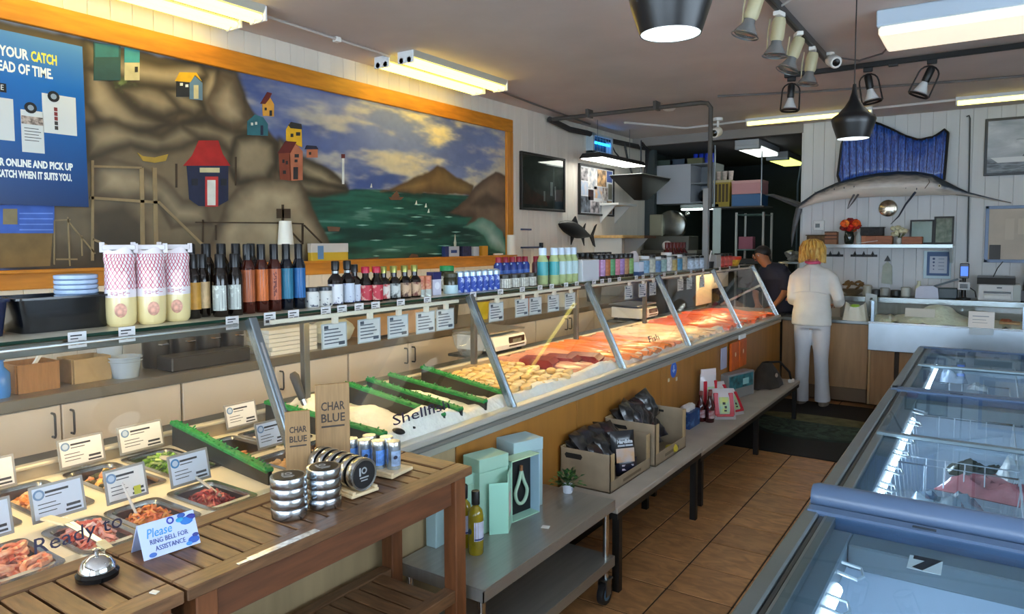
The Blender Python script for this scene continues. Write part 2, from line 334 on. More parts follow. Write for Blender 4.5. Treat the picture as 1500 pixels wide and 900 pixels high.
# ---------------------------------------------------------------- mesh building
class MB:
    def __init__(s):
        s.bm = bmesh.new()
        s.mi = 0

    def mat(s, i):
        s.mi = i
        return s

    def _faces(s, vs, fs):
        out = []
        for f in fs:
            try:
                nf = s.bm.faces.new([vs[i] for i in f])
                nf.material_index = s.mi
                out.append(nf)
            except ValueError:
                pass
        return out

    def raw(s, verts, faces):
        vs = [s.bm.verts.new(v) for v in verts]
        s._faces(vs, faces)
        return s

    def box(s, x0, x1, y0, y1, z0, z1, bv=0.0, M=None, seg=1):
        p = [(x0, y0, z0), (x1, y0, z0), (x1, y1, z0), (x0, y1, z0), (x0, y0, z1), (x1, y0, z1), (x1, y1, z1), (x0, y1, z1)]
        if M is not None:
            p = [M @ Vector(q) for q in p]
        vs = [s.bm.verts.new(q) for q in p]
        fs = s._faces(vs, [(0, 3, 2, 1), (4, 5, 6, 7), (0, 1, 5, 4), (1, 2, 6, 5), (2, 3, 7, 6), (3, 0, 4, 7)])
        if bv:
            es = list({e for f in fs for e in f.edges})
            r = bmesh.ops.bevel(s.bm, geom=es, offset=bv, segments=seg, affect='EDGES', profile=0.5)
            for f in r['faces']:
                f.material_index = s.mi
        return s

    def cbox(s, c, d, bv=0.0, M=None, seg=1):
        return s.box(c[0] - d[0] / 2, c[0] + d[0] / 2, c[1] - d[1] / 2, c[1] + d[1] / 2, c[2] - d[2] / 2, c[2] + d[2] / 2, bv, M, seg)

    def bar(s, a, b, w, h=None, up=(0, 0, 1), bv=0.0):
        """square bar from a to b, w across and h along 'up'"""
        a, b = Vector(a), Vector(b)
        h = h or w
        z = (b - a)
        L = z.length
        z.normalize()
        u = Vector(up)
        if abs(z.dot(u)) > .98:
            u = Vector((1, 0, 0))
        x = u.cross(z).normalized()
        y = z.cross(x)
        M = Matrix(((x.x, y.x, z.x, a.x), (x.y, y.y, z.y, a.y), (x.z, y.z, z.z, a.z), (0, 0, 0, 1)))
        return s.box(-w / 2, w / 2, -h / 2, h / 2, 0, L, bv, M)

    def rings(s, rings, closed=True, cap0=True, cap1=True):
        """loft through rings of points"""
        vr = [[s.bm.verts.new(p) for p in r] for r in rings]
        n = len(vr[0])
        for a, b in zip(vr[:-1], vr[1:]):
            for i in range(n if closed else n - 1):
                j = (i + 1) % n
                s._faces([a[i], a[j], b[j], b[i]], [(0, 1, 2, 3)])
        if closed and cap0:
            s._faces(vr[0][::-1], [tuple(range(n))])
        if closed and cap1:
            s._faces(vr[-1], [tuple(range(n))])
        return s

    def lathe(s, prof, c=(0, 0, 0), n=16, ax='z', M=None, cap0=True, cap1=True):
        c = Vector(c)
        rs = []
        for r, h in prof:
            ring = []
            for i in range(n):
                a = 2 * PI * i / n
                q = (r * math.cos(a), r * math.sin(a), h)
                if ax == 'x':
                    q = (h, r * math.cos(a), r * math.sin(a))
                elif ax == 'y':
                    q = (r * math.sin(a), h, r * math.cos(a))
                q = Vector(q) + c
                ring.append(M @ q if M is not None else q)
            rs.append(ring)
        return s.rings(rs, True, cap0, cap1)

    def cyl(s, a, b, r, r2=None, n=12):
        return s.tube([a, b], [r, r if r2 is None else r2], n)

    def tube(s, pts, r, n=8, closed=False):
        pts = [Vector(p) for p in pts]
        k = len(pts)
        rad = r if isinstance(r, (list, tuple)) else [r] * k
        rs = []
        prev = None
        for i, p in enumerate(pts):
            if closed:
                t = pts[(i + 1) % k] - pts[i - 1]
            else:
                t = pts[min(i + 1, k - 1)] - pts[max(i - 1, 0)]
            t.normalize()
            if prev is None:
                u = Vector((0, 0, 1)) if abs(t.z) < .9 else Vector((1, 0, 0))
                x = u.cross(t).normalized()
            else:
                x = (prev - t * prev.dot(t)).normalized()
            prev = x
            y = t.cross(x)
            rs.append([p + (x * math.cos(2 * PI * j / n) + y * math.sin(2 * PI * j / n)) * rad[i] for j in range(n)])
        if closed:
            rs.append(rs[0])
            return s.rings(rs, True, False, False)
        return s.rings(rs)

    def ell(s, c, d, n=10, k=6, M=None, jit=0.0):
        """ellipsoid with half sizes d"""
        c = Vector(c)
        vs = [[None]]
        rings = []
        for i in range(1, k):
            t = PI * i / k
            ring = []
            for j in range(n):
                a = 2 * PI * j / n
                f = 1 + (rng.uniform(-jit, jit) if jit else 0)
                q = Vector((d[0] * math.sin(t) * math.cos(a) * f, d[1] * math.sin(t) * math.sin(a) * f, d[2] * math.cos(t) * f))
                if M is not None:
                    q = M @ q
                ring.append(s.bm.verts.new(c + q))
            rings.append(ring)
        tq, bq = Vector((0, 0, d[2])), Vector((0, 0, -d[2]))
        if M is not None:
            tq, bq = M @ tq, M @ bq
        t0 = s.bm.verts.new(c + tq)
        b0 = s.bm.verts.new(c + bq)
        for j in range(n):
            q = (j + 1) % n
            s._faces([t0, rings[0][j], rings[0][q]], [(0, 1, 2)])
            s._faces([b0, rings[-1][q], rings[-1][j]], [(0, 1, 2)])
            for a, b in zip(rings[:-1], rings[1:]):
                s._faces([a[j], b[j], b[q], a[q]], [(0, 1, 2, 3)])
        return s

    def prism(s, pts, ax, a, b):
        """2D outline extruded along axis ax from a to b (ax x: pts are (y,z); y: (x,z); z: (x,y))"""
        f = {'x': lambda p, t: (t, p[0], p[1]), 'y': lambda p, t: (p[0], t, p[1]), 'z': lambda p, t: (p[0], p[1], t)}[ax]
        n = len(pts)
        va = [s.bm.verts.new(f(p, a)) for p in pts]
        vb = [s.bm.verts.new(f(p, b)) for p in pts]
        s._faces(va[::-1], [tuple(range(n))])
        s._faces(vb, [tuple(range(n))])
        for i in range(n):
            j = (i + 1) % n
            s._faces([va[i], va[j], vb[j], vb[i]], [(0, 1, 2, 3)])
        return s

    def grid(s, f, nu, nv, loop=False):
        """surface from f(i/nu, j/nv)"""
        vs = [[s.bm.verts.new(f(i / nu, j / nv)) for j in range(nv + 1)] for i in range(nu + 1)]
        for i in range(nu):
            for j in range(nv):
                s._faces([vs[i][j], vs[i + 1][j], vs[i + 1][j + 1], vs[i][j + 1]], [(0, 1, 2, 3)])
        return s

    def mesh(s, name, mats, smooth=False):
        bmesh.ops.recalc_face_normals(s.bm, faces=s.bm.faces[:])
        me = bpy.data.meshes.new(name)
        if smooth:
            for f in s.bm.faces:
                f.smooth = True
        s.bm.to_mesh(me)
        s.bm.free()
        for q in (mats if isinstance(mats, (list, tuple)) else [mats]):
            me.materials.append(q)
        if smooth:
            try:
                me.set_sharp_from_angle(angle=R(40))
            except Exception:
                pass
        return me

    def out(s, name, mats, parent=None, smooth=False, loc=None, rot=None):
        return link(name, s.mesh(name, mats, smooth), parent, loc, rot)


def link(name, me, parent=None, loc=None, rot=None):
    o = bpy.data.objects.new(name, me)
    COL.objects.link(o)
    o.parent = parent
    if loc is not None:
        o.location = loc
    if rot is not None:
        o.rotation_euler = rot
    return o


def tag(o, label, cat, group=None):
    o['label'] = label
    o['category'] = cat
    if group:
        o['group'] = group
    return o


def T(name, label, cat, loc=(0, 0, 0), rz=0.0, group=None, rot=None):
    o = bpy.data.objects.new(name, None)
    COL.objects.link(o)
    o.location = loc
    o.rotation_euler = rot if rot else (0, 0, rz)
    o.empty_display_size = .05
    return tag(o, label, cat, group)


def struct(o):
    o['kind'] = 'structure'
    return o


def stuff(o):
    o['kind'] = 'stuff'
    return o


def dup(root, loc, rz=None, label=None, group=None, rot=None):
    r = root.copy()
    COL.objects.link(r)
    r.location = loc
    if rz is not None:
        r.rotation_euler = (0, 0, rz)
    if rot is not None:
        r.rotation_euler = rot
    if label:
        r['label'] = label
    if group:
        r['group'] = group
    for c in list(root.children):
        k = c.copy()
        COL.objects.link(k)
        k.parent = r
        for g in list(c.children):
            h = g.copy()
            COL.objects.link(h)
            h.parent = k
    return r


TXT = {}


def text(s, size, mat, parent=None, loc=(0, 0, 0), rot=(0, 0, 0), name='lettering', al='CENTER', sx=1.0, ext=.0004, shear=0.0, bold=0.0, w=None):
    key = (s, size, al, sx, ext, shear, bold, mat.name, w)
    if key not in TXT:
        cu = bpy.data.curves.new('t', 'FONT')
        cu.body = s
        cu.size = size
        cu.align_x = al
        cu.align_y = 'CENTER'
        cu.extrude = ext
        cu.resolution_u = 2
        cu.shear = shear
        cu.offset = bold
        o = bpy.data.objects.new('t', cu)
        COL.objects.link(o)
        dg = bpy.context.evaluated_depsgraph_get()
        me = bpy.data.meshes.new_from_object(o.evaluated_get(dg))
        bpy.data.objects.remove(o)
        bpy.data.curves.remove(cu)
        me.materials.clear()
        me.materials.append(mat)
        if w:
            xs = [v.co.x for v in me.vertices]
            sx = w / max(1e-6, max(xs) - min(xs))
        if sx != 1.0:
            for v in me.vertices:
                v.co.x *= sx
        TXT[key] = me
    return link(name, TXT[key], parent, loc, rot)


FACE_E = (R(90), 0, R(90))     # lettering standing up and read from the shop floor (faces +x)
FACE_S = (R(90), 0, 0)         # lettering standing up, faces the shop front (-y)
# ================================================================ THE ROOM
WX = -3.79       # left wall
BY = 8.30        # back wall
CZ = 2.90        # ceiling

def brickfloor():
    M = bpy.data.materials.new('mat_floor_far')
    M.use_nodes = True
    nt = M.node_tree
    P = nt.nodes['Principled BSDF']
    tc = nt.nodes.new('ShaderNodeTexCoord')
    mp = nt.nodes.new('ShaderNodeMapping')
    mp.inputs['Location'].default_value = (1.207, -3.045, 0)
    bk = nt.nodes.new('ShaderNodeTexBrick')
    bk.offset = 0.0
    for k, v in (('Scale', 1.0), ('Brick Width', .306), ('Row Height', .306), ('Mortar Size', .004)):
        bk.inputs[k].default_value = v
    bk.inputs['Color1'].default_value = (*lin('#8a6138'), 1)
    bk.inputs['Color2'].default_value = (*lin('#7a5530'), 1)
    bk.inputs['Mortar'].default_value = (*lin('#3a2a1e'), 1)
    nt.links.new(tc.outputs['Object'], mp.inputs[0])
    nt.links.new(mp.outputs[0], bk.inputs['Vector'])
    nt.links.new(bk.outputs[0], P.inputs['Base Color'])
    P.inputs['Roughness'].default_value = .4
    return M


fl = struct(MB().box(WX - .1, 2.7, -2.3, 12.0, -.1, 0).out('floor', brickfloor()))
TILE = m('#b98a5c', .36, n=.22, s=7, st=(1, 2.2, 1), rnd=.12, b=.04, d=1.5)
tile_me = MB().box(-.149, .149, -.149, .149, 0, .005, .002).mesh('tile', TILE)
grout = MB().box(-1.82, .02, 1.5, 7.65, 0, .002).out('grout', m('#3a2b20', .8, n=.2, s=30), fl)
for i in range(-2, 4):
    for j in range(-5, 15):
        link('tile', tile_me, fl, (-1.207 + .306 * i + .153, 3.045 + .306 * j + .153, 0.0005 + rng.uniform(0, .001)))

# ceiling of the shop, header and the lower dark room behind
CEILM = m('#c6bbb5', .85, n=.05, s=2.5, b=.03)
struct(MB().box(WX - .1, 2.7, -2.3, BY + .05, CZ, CZ + .1).out('ceiling', CEILM))
struct(MB().box(WX, -1.765, BY - .02, BY + .1, 2.80, CZ).out('trim_1', m('#8d8884', .8)))

# left wall: white vertical boards
wl = struct(MB().box(WX - .12, WX - .02, -2.3, 8.75, 0, CZ).out('wall_left', m('#7a7772', .8)))
BOARD = m('#d9d4c8', .55, n=.03, s=3, st=(4, 4, .5), rnd=.03)
bd = MB().box(-.02, 0, -.0556, .0556, 0, CZ, .0022).mesh('board', BOARD)
y = -2.2
while y < 8.7:
    link('board', bd, wl, (WX, y, 0))
    y += .1127
# back wall right of the opening
wb = struct(MB().box(-1.77, 2.7, BY + .02, BY + .14, 0, CZ).out('wall_back', m('#8f9394', .8)))
BOARDB = m('#c9cdd0', .55, n=.03, s=3, st=(4, 4, .5), rnd=.025)
bd2 = MB().box(-.0556, .0556, 0, .02, 0, CZ, .0022).mesh('board', BOARDB)
x = -1.715
while x < 2.65:
    link('board', bd2, wb, (x, BY, 0))
    x += .1125
struct(MB().box(-1.775, -1.755, BY - .005, BY + .14, 0, CZ).out('trim_2', m('#c4c9cb', .5)))
# shop front behind the camera, with two large windows, and the right wall with one
WP = m('#c2bdb4', .7)
struct(MB().box(WX, 2.7, -2.3, -2.2, 0, .65).box(WX, 2.7, -2.3, -2.2, 2.55, CZ).box(WX, -3.65, -2.3, -2.2, .65, 2.55).box(-.65, -.3, -2.3, -2.2, .65, 2.55).box(2.3, 2.7, -2.3, -2.2, .65, 2.55).out('wall_front', WP))
struct(MB().box(2.6, 2.7, -2.3, 8.4, 0, .95).box(2.6, 2.7, -2.3, 8.4, 2.55, CZ).box(2.6, 2.7, -2.3, -.1, .95, 2.55).box(2.6, 2.7, 3.5, 8.4, .95, 2.55).out('wall_right', WP))
PANE = glass('#f6fbff')
for k, (a, b) in enumerate(((-3.65, -.65), (-.3, 2.3))):
    w = struct(MB().box(a, a + .05, -2.28, -2.2, .65, 2.55).box(b - .05, b, -2.28, -2.2, .65, 2.55).box(a, b, -2.28, -2.2, .65, .7).box(a, b, -2.28, -2.2, 2.5, 2.55).box((a + b) / 2 - .02, (a + b) / 2 + .02, -2.28, -2.2, .65, 2.55).out('window_%d' % (k + 1), GREYALU))
    MB().box(a + .05, b - .05, -2.25, -2.245, .7, 2.5).out('pane', PANE, w)
w = struct(MB().box(2.6, 2.66, -.1, -.05, .95, 2.55).box(2.6, 2.66, 3.45, 3.5, .95, 2.55).box(2.6, 2.66, -.1, 3.5, .95, 1.0).box(2.6, 2.66, -.1, 3.5, 2.5, 2.55).box(2.6, 2.66, 1.68, 1.72, .95, 2.55).out('window_3', GREYALU))
MB().box(2.63, 2.635, -.05, 3.45, 1.0, 2.5).out('pane', PANE, w)
# back room shell: dark teal paint
DT = m('#16262a', .7, n=.15, s=3)
struct(MB().box(WX - .1, -1.2, 11.4, 11.5, 0, 2.85).out('wall_backroom', DT))
struct(MB().box(WX - .12, WX - .02, 8.72, 11.5, 0, 2.85).out('wall_backroom_left', DT))
struct(MB().box(-1.3, -1.2, BY + .13, 11.5, 0, 2.85).out('wall_backroom_right', DT))
struct(MB().box(WX - .1, -1.2, BY + .05, 11.5, 2.80, 2.9).out('ceiling_backroom', m('#55585a', .8)))
struct(MB().box(WX - .02, WX + .12, 8.70, 8.78, 0, 2.8).out('trim_3', m('#3f4a4c', .6)))

# ---------------------------------------------------------------- mural
def ramp3(name, stops, s, st, det=5, d=.6, rough=.6):
    M = bpy.data.materials.new(name)
    M.use_nodes = True
    nt = M.node_tree
    P = nt.nodes['Principled BSDF']
    tc = nt.nodes.new('ShaderNodeTexCoord')
    mp = nt.nodes.new('ShaderNodeMapping')
    mp.inputs['Scale'].default_value = st
    nz = nt.nodes.new('ShaderNodeTexNoise')
    nz.inputs['Scale'].default_value = s
    nz.inputs['Detail'].default_value = det
    nz.inputs['Distortion'].default_value = d
    rp = nt.nodes.new('ShaderNodeValToRGB')
    els = rp.color_ramp.elements
    while len(els) < len(stops):
        els.new(.5)
    for e, (p, c) in zip(els, stops):
        e.position = p
        e.color = (*lin(c), 1)
    nt.links.new(tc.outputs['Object'], mp.inputs[0])
    nt.links.new(mp.outputs[0], nz.inputs['Vector'])
    nt.links.new(nz.outputs[0], rp.inputs[0])
    nt.links.new(rp.outputs[0], P.inputs['Base Color'])
    P.inputs['Roughness'].default_value = rough
    return M


MM = {}
for k, c in dict(dteal='#1d4a4c', teal='#1f6a72', teal2='#2f8a94', tealh='#23616e', cream='#b9b48c', bush='#4c6a34', dark='#1b2028', blueg='#5a7a92', yellow='#d0a41c', yel2='#c9953a', navy='#1a2440', red='#9c1d1c', redl='#b03030', pale='#cdd2cc', maroon='#5a1a1c', brick='#7a3a28', brickl='#a8664a', blue='#3f63b4', bluel='#6f92d8', brownw='#7a6238', tan='#8a7c58', plank='#8c7a58', dwood='#3c2e1e', gold='#9a8030', boat='#6a4c38', ripple='#7fb0a0').items():
    MM[k] = m(c, .6, n=.12, s=14)

mural = T('mural', 'wide framed mural of harbour houses on cliffs above a green sea', 'mural', (WX, 0, 0))
FR = m('#b9781f', .4, n=.16, s=5, st=(6, 1, 6))
MB().box(.0, .03, -2.0, 5.56, 2.64, 2.755, .004).out('frame_board', FR, mural)
MB().box(.0, .03, -2.0, 5.56, 1.40, 1.492, .004).out('frame_board', FR, mural)
MB().box(.0, .031, 5.46, 5.56, 1.492, 2.64, .004).out('frame_board', m('#b9781f', .4, n=.16, s=5, st=(6, 6, 1)), mural)
MB().box(.0, .075, -2.0, 5.56, 1.478, 1.494, .003).out('ledge', FR, mural)
import numpy as np
NY, NZ_ = 600, 166
gy = np.linspace(1.28, 5.46, NY)
gz = np.linspace(1.492, 2.64, NZ_)
PY, PZ = np.meshgrid(gy, gz, indexing='ij')
nr = np.random.RandomState(5)


def fbm(sy, sz, oct_=4):
    out = np.zeros_like(PY)
    amp, tot = 1.0, 0.0
    for o_ in range(oct_):
        f_ = 2 ** o_
        g_ = nr.rand(int(4.4 * f_ / sy) + 4, int(1.4 * f_ / sz) + 4)
        yy = (PY - 1.2) * f_ / sy
        zz = (PZ - 1.4) * f_ / sz
        i0 = np.clip(yy.astype(int), 0, g_.shape[0] - 2)
        j0 = np.clip(zz.astype(int), 0, g_.shape[1] - 2)
        a_, b_ = yy - i0, zz - j0
        a_, b_ = a_ * a_ * (3 - 2 * a_), b_ * b_ * (3 - 2 * b_)
        out += amp * (g_[i0, j0] * (1 - a_) * (1 - b_) + g_[i0 + 1, j0] * a_ * (1 - b_) + g_[i0, j0 + 1] * (1 - a_) * b_ + g_[i0 + 1, j0 + 1] * a_ * b_)
        tot += amp
        amp *= .55
    return out / tot


def sdist(pts):
    """signed distance to a closed outline, positive inside"""
    d_ = np.full(PY.shape, 9.0)
    ins = np.zeros(PY.shape, bool)
    n_ = len(pts)
    for i in range(n_):
        (ay, az), (by, bz) = pts[i], pts[(i + 1) % n_]
        ey, ez = by - ay, bz - az
        t_ = np.clip(((PY - ay) * ey + (PZ - az) * ez) / (ey * ey + ez * ez + 1e-9), 0, 1)
        d_ = np.minimum(d_, np.hypot(PY - ay - t_ * ey, PZ - az - t_ * ez))
        if abs(ez) > 1e-9:
            ins ^= ((az > PZ) != (bz > PZ)) & (PY < ey * (PZ - az) / ez + ay)
    return np.where(ins, d_, -d_)


def sm(x_, a_, b_):
    t_ = np.clip((x_ - a_) / (b_ - a_), 0, 1)
    return t_ * t_ * (3 - 2 * t_)


IMG = np.zeros(PY.shape + (3,))


def paint(mask, col):
    c_ = np.array(lin(col)) if isinstance(col, str) else col
    IMG[:] = IMG * (1 - mask[..., None]) + c_ * mask[..., None]


def mixc(a_, b_, t_):
    return np.array(lin(a_)) * (1 - t_[..., None]) + np.array(lin(b_)) * t_[..., None]


# sky: blue with warm streaky clouds brightest right of the middle
IMG[:] = mixc('#3d5288', '#6f80a8', sm(fbm(1.4, .5), .3, .7))
glow = np.exp(-((PY - 4.5) / .8) ** 2 - ((PZ - 2.45) / .35) ** 2)
cl_n = fbm(.55, .16, 5) + .16 * glow
paint(sm(cl_n, .50, .70) * (.35 + .5 * sm(PY, 2.6, 4.0)), '#a8aaa6')
paint(sm(cl_n, .58, .78) * (.25 + .75 * glow), '#e2d49a')
wob = (fbm(.16, .12, 3) - .5) * .035
fine = fbm(.05, .05, 3)
SOFT = {'sea': ('#0c352e', '#1e5c4c'), 'hill': ('#54422a', '#8a7142'), 'rockb': ('#4a3b2e', '#7c6853'), 'surf': ('#4d8270', '#a9bdb0'), 'rock': ('#41382a', '#6f624b'), 'rockl': ('#4a3f2f', '#a39579'), 'rock2': ('#43392a', '#8f8266'), 'crev': ('#2c261c', '#2c261c'), 'rockd': ('#2e2c2a', '#56524a'), 'bush': ('#2c4420', '#7d9a5a')}
for nm, mk, ly, pts in MURAL:
    if mk not in SOFT:
        continue
    d_ = sdist(pts) + (wob if mk not in ('sea',) else 0)
    lo_, hi_ = SOFT[mk]
    if mk == 'sea':
        paint(sm(d_, -.005, .006), mixc(lo_, hi_, sm(fbm(.5, .05, 4), .3, .7)))
        paint(sm(d_, .0, .01) * sm(fbm(.35, .03, 3), .66, .8) * .5, '#6f9c8c')
    elif mk == 'bush':
        paint(sm(d_ + .12 * (fbm(.03, .03, 2) - .5), -.02, .02) * .9, mixc(lo_, hi_, sm(fbm(.025, .025, 2), .4, .7)))
    elif mk == 'crev':
        paint(sm(d_, -.045, .03) * .75, lo_)
    else:
        reach = {'rockl': .13, 'rock2': .11, 'rock': .20}.get(mk, .10)
        tone = sm(d_ + .05 * (fbm(.25, .14, 3) - .5), -.01, reach) * (.55 + .45 * sm(fbm(.3, .2, 3), .3, .7))
        paint(sm(d_, -.012, .014), mixc(lo_, hi_, tone))
for pts in BOULDERS:
    d_ = sdist(pts) + wob * .8
    tone = sm(d_, -.015, .075) * (.62 + .38 * sm(fbm(.5, .3, 2), .3, .7))
    paint(sm(d_, -.045, .012), mixc('#2c261a', '#a09274', tone))
for nm, mk, ly, pts in MURAL:
    if mk == 'rockl':
        d_ = sdist(pts) + wob
        tone = sm(d_ + .06 * (fbm(.25, .14, 3) - .5), -.01, .13) * (.6 + .4 * sm(fbm(.3, .2, 3), .3, .7))
        paint(sm(d_, -.02, .014), mixc('#4a3f2f', '#a59779', tone))
IMG *= (.88 + .24 * fine)[..., None]
cv = bpy.data.meshes.new('canvas')
vv = [(.006, float(y_), float(z_)) for y_ in gy for z_ in gz]
ii = np.arange(NY * NZ_).reshape(NY, NZ_)
qq = np.stack([ii[:-1, :-1], ii[1:, :-1], ii[1:, 1:], ii[:-1, 1:]], -1).reshape(-1, 4).tolist()
cv.from_pydata(vv, [], qq)
ca = cv.color_attributes.new('paint', 'FLOAT_COLOR', 'POINT')
ca.data.foreach_set('color', np.concatenate([np.clip(IMG, 0, 1), np.ones(PY.shape + (1,))], -1).astype(np.float32).ravel())
PM = bpy.data.materials.new('mat_mural_paint')
PM.use_nodes = True
vn = PM.node_tree.nodes.new('ShaderNodeVertexColor')
vn.layer_name = 'paint'
PM.node_tree.links.new(vn.outputs[0], PM.node_tree.nodes['Principled BSDF'].inputs['Base Color'])
PM.node_tree.nodes['Principled BSDF'].inputs['Roughness'].default_value = .55
cv.materials.append(PM)
link('canvas', cv, mural)
MB().box(.0, .005, -2.0, 5.46, 1.492, 2.64).out('backing_board', m('#6f624b', .7), mural)
for nm, mk, ly, pts in MURAL:
    if mk in SOFT:
        continue
    pts = [(min(p[0], 5.459), max(1.493, min(p[1], 2.639))) for p in pts]
    MB().prism(pts, 'x', .006, .006 + .0008 * ly).out(nm, MM[mk], mural)

# hanging poster in front of the mural (QR code left blank)
def poster_mat():
    M = bpy.data.materials.new('mat_poster')
    M.use_nodes = True
    nt = M.node_tree
    P = nt.nodes['Principled BSDF']
    tc = nt.nodes.new('ShaderNodeTexCoord')
    sp = nt.nodes.new('ShaderNodeSeparateXYZ')
    mr = nt.nodes.new('ShaderNodeMapRange')
    mr.inputs['From Min'].default_value = 0
    mr.inputs['From Max'].default_value = .79
    rp = nt.nodes.new('ShaderNodeValToRGB')
    rp.color_ramp.elements[0].color = (*lin('#072f63'), 1)
    rp.color_ramp.elements[1].color = (*lin('#4d86bd'), 1)
    e = rp.color_ramp.elements.new(.72)
    e.color = (*lin('#0d66b4'), 1)
    nt.links.new(tc.outputs['Object'], sp.inputs[0])
    nt.links.new(sp.outputs[2], mr.inputs[0])
    nt.links.new(mr.outputs[0], rp.inputs[0])
    nt.links.new(rp.outputs[0], P.inputs['Base Color'])
    P.inputs['Roughness'].default_value = .35
    return M


po = T('poster', 'blue hanging poster about planning your catch and ordering online', 'poster', (-3.735, 1.742, 1.797))
MB().box(0, .004, -1.0, 0, 0, .785).out('sheet', poster_mat(), po)
WT = m('#e8f0ee', .5)
YT = m('#e9dc4a', .5)
for s, mt_, sz, yy, zz, w_ in (('PLAN YOUR', WT, .064, -.241, .69, .228), ('CATCH', YT, .064, -.117, .69, .110), ('AHEAD OF TIME.', WT, .064, -.138, .622, .28), ('ORDER ONLINE AND PICK UP', WT, .046, -.067, .190, .385), ('YOUR CATCH WHEN IT SUITS YOU.', WT, .046, -.073, .138, .39)):
    text(s, sz, mt_, po, (.0045, yy, zz), FACE_E, al='RIGHT', w=w_, bold=.002)
for a, b, c, d in ((-.5, -.31, .29, .48), (-.282, -.188, .245, .44), (-.19, -.041, .345, .53)):
    MB().box(.004, .005, a, b, c, d, .0).out('printed_card', m('#c9d2d4', .5), po)
MB().box(.005, .006, -.28, -.19, .375, .412).out('printed_photo', m('#3a3230', .5, n=.8, s=60, col2='#b8aca4'), po)
for k in range(5):
    MB().box(.005, .0055, -.27, -.21 + .01 * (k % 2), .355 - k * .014, .358 - k * .014).out('printed_line', INK, po)
for k in range(5):
    MB().box(.005, .0055, -.14, -.125, .47 - k * .022, .452 - k * .022).out('printed_mark', m('#7a2a2a' if k < 3 else '#333333', .5), po)
for yy, zz in ((-.24, .452), (-.14, .52)):
    MB().lathe([(.026, .005), (.026, .007)], (0, yy, zz), 16, 'x').out('printed_badge', BLACK, po)
    MB().lathe([(.013, .007), (.013, .0078)], (0, yy, zz), 16, 'x').out('printed_badge', m('#8a9aa8', .5), po)
MB().box(.004, .006, -.62, -.335, .505, .545, .0).out('printed_badge', BLACK, po)
text('SCAN ME', .034, WT, po, (  .0065, -.345, .525), FACE_E, al='RIGHT', sx=.8)
# ================================================================ CEILING LIGHTS, TRACKS, PIPES
def tubemat(col, e):
    return m(col, .4, e=e)


TW = tubemat('#ffdc5c', 6.0)     # warm tubes
TC = tubemat('#f4f6e6', 7.0)
HOUS = m('#dfe4e6', .4)


def strip_fixture(label, x, y0, y1, z):
    """twin shop light: two housings, each with two bare tubes, running along y"""
    t = T('fluorescent_fixture', label, 'ceiling light', (x, y0, z))
    L = y1 - y0
    for dx in (-.11, .11):
        h = MB().prism([(dx - .075, .06), (dx - .055, .02), (dx + .055, .02), (dx + .075, .06)], 'y', .013, L - .013).out('housing', m('#a9aca6', .5), t)
        for e in (.0, L - .012):
            MB().box(dx - .07, dx + .07, e, e + .012, -.02, .06, .002).out('end_plate', HOUS, h)
        for q in (-.035, .035):
            MB().cyl((dx + q, .012, 0), (dx + q, L - .012, 0), .018, n=10).out('tube', TW, t, True)
            MB().cyl((dx + q, .0, 0), (dx + q, .02, 0), .019, n=10).cyl((dx + q, L - .02, 0), (dx + q, L, 0), .019, n=10).out('socket', m('#e8e8e8', .4), t, True)
    return t


strip_fixture('twin fluorescent ceiling light cut by the top left of the photo, above the poster', -3.48, 1.28, 2.50, 2.84)
strip_fixture('twin fluorescent ceiling light above the mural sky, with metal sockets showing', -3.42, 3.60, 4.72, 2.84)


def single_tube(label, x0, x1, y, z):
    t = T('tube_light', label, 'ceiling light', (x0, y, z))
    L = x1 - x0
    MB().prism([(-.045, .05), (-.03, .02), (.03, .02), (.045, .05)], 'x', 0, L).out('housing', HOUS, t)
    MB().cyl((.015, 0, 0), (L - .015, 0, 0), .02, n=10).out('tube', tubemat('#f6e87c', 3.0), t, True)
    for a in (0, L - .015):
        MB().box(a, a + .015, -.025, .025, -.02, .03, .002).out('socket', WHITE, t)
    return t


single_tube('single tube light over the dark back room opening', -2.2, -1.0, 7.66, 2.85)
single_tube('single tube light above the framed boat photo', -.32, .9, 7.62, 2.85)

wf = T('wraparound_light', 'broad ceiling light with ribbed diffuser at the top right', 'ceiling light', (-.58, 4.48, 2.76))
MB().box(0, 1.25, 0, .44, .05, .14, .006).out('housing', m('#b4c4d2', .35), wf)
MB().box(.01, 1.24, .01, .43, 0, .05, .012).out('diffuser', m('#f4ead2', .4, e=.68, n=.06, s=4, st=(1, 12, 1)), wf)

# ceiling air vent with concentric rings
v = T('air_diffuser', 'round ringed air diffuser set in the ceiling at the top edge', 'vent', (-.2, 4.05, CZ))
for k in range(4):
    r = .30 - k * .075
    MB().lathe([(r, -.004), (r - .01, -.03 - .006 * k), (r - .045, -.012), (r - .04, -.004)], n=28, cap0=False, cap1=False).out('ring', m('#b0aaa8', .6), v, True)
MB().lathe([(.001, -.02), (.045, -.035), (.05, -.004)], n=20).out('centre_cap', m('#b0aaa8', .6), v, True)

# pendants
PB = m('#0b0c0e', .36)


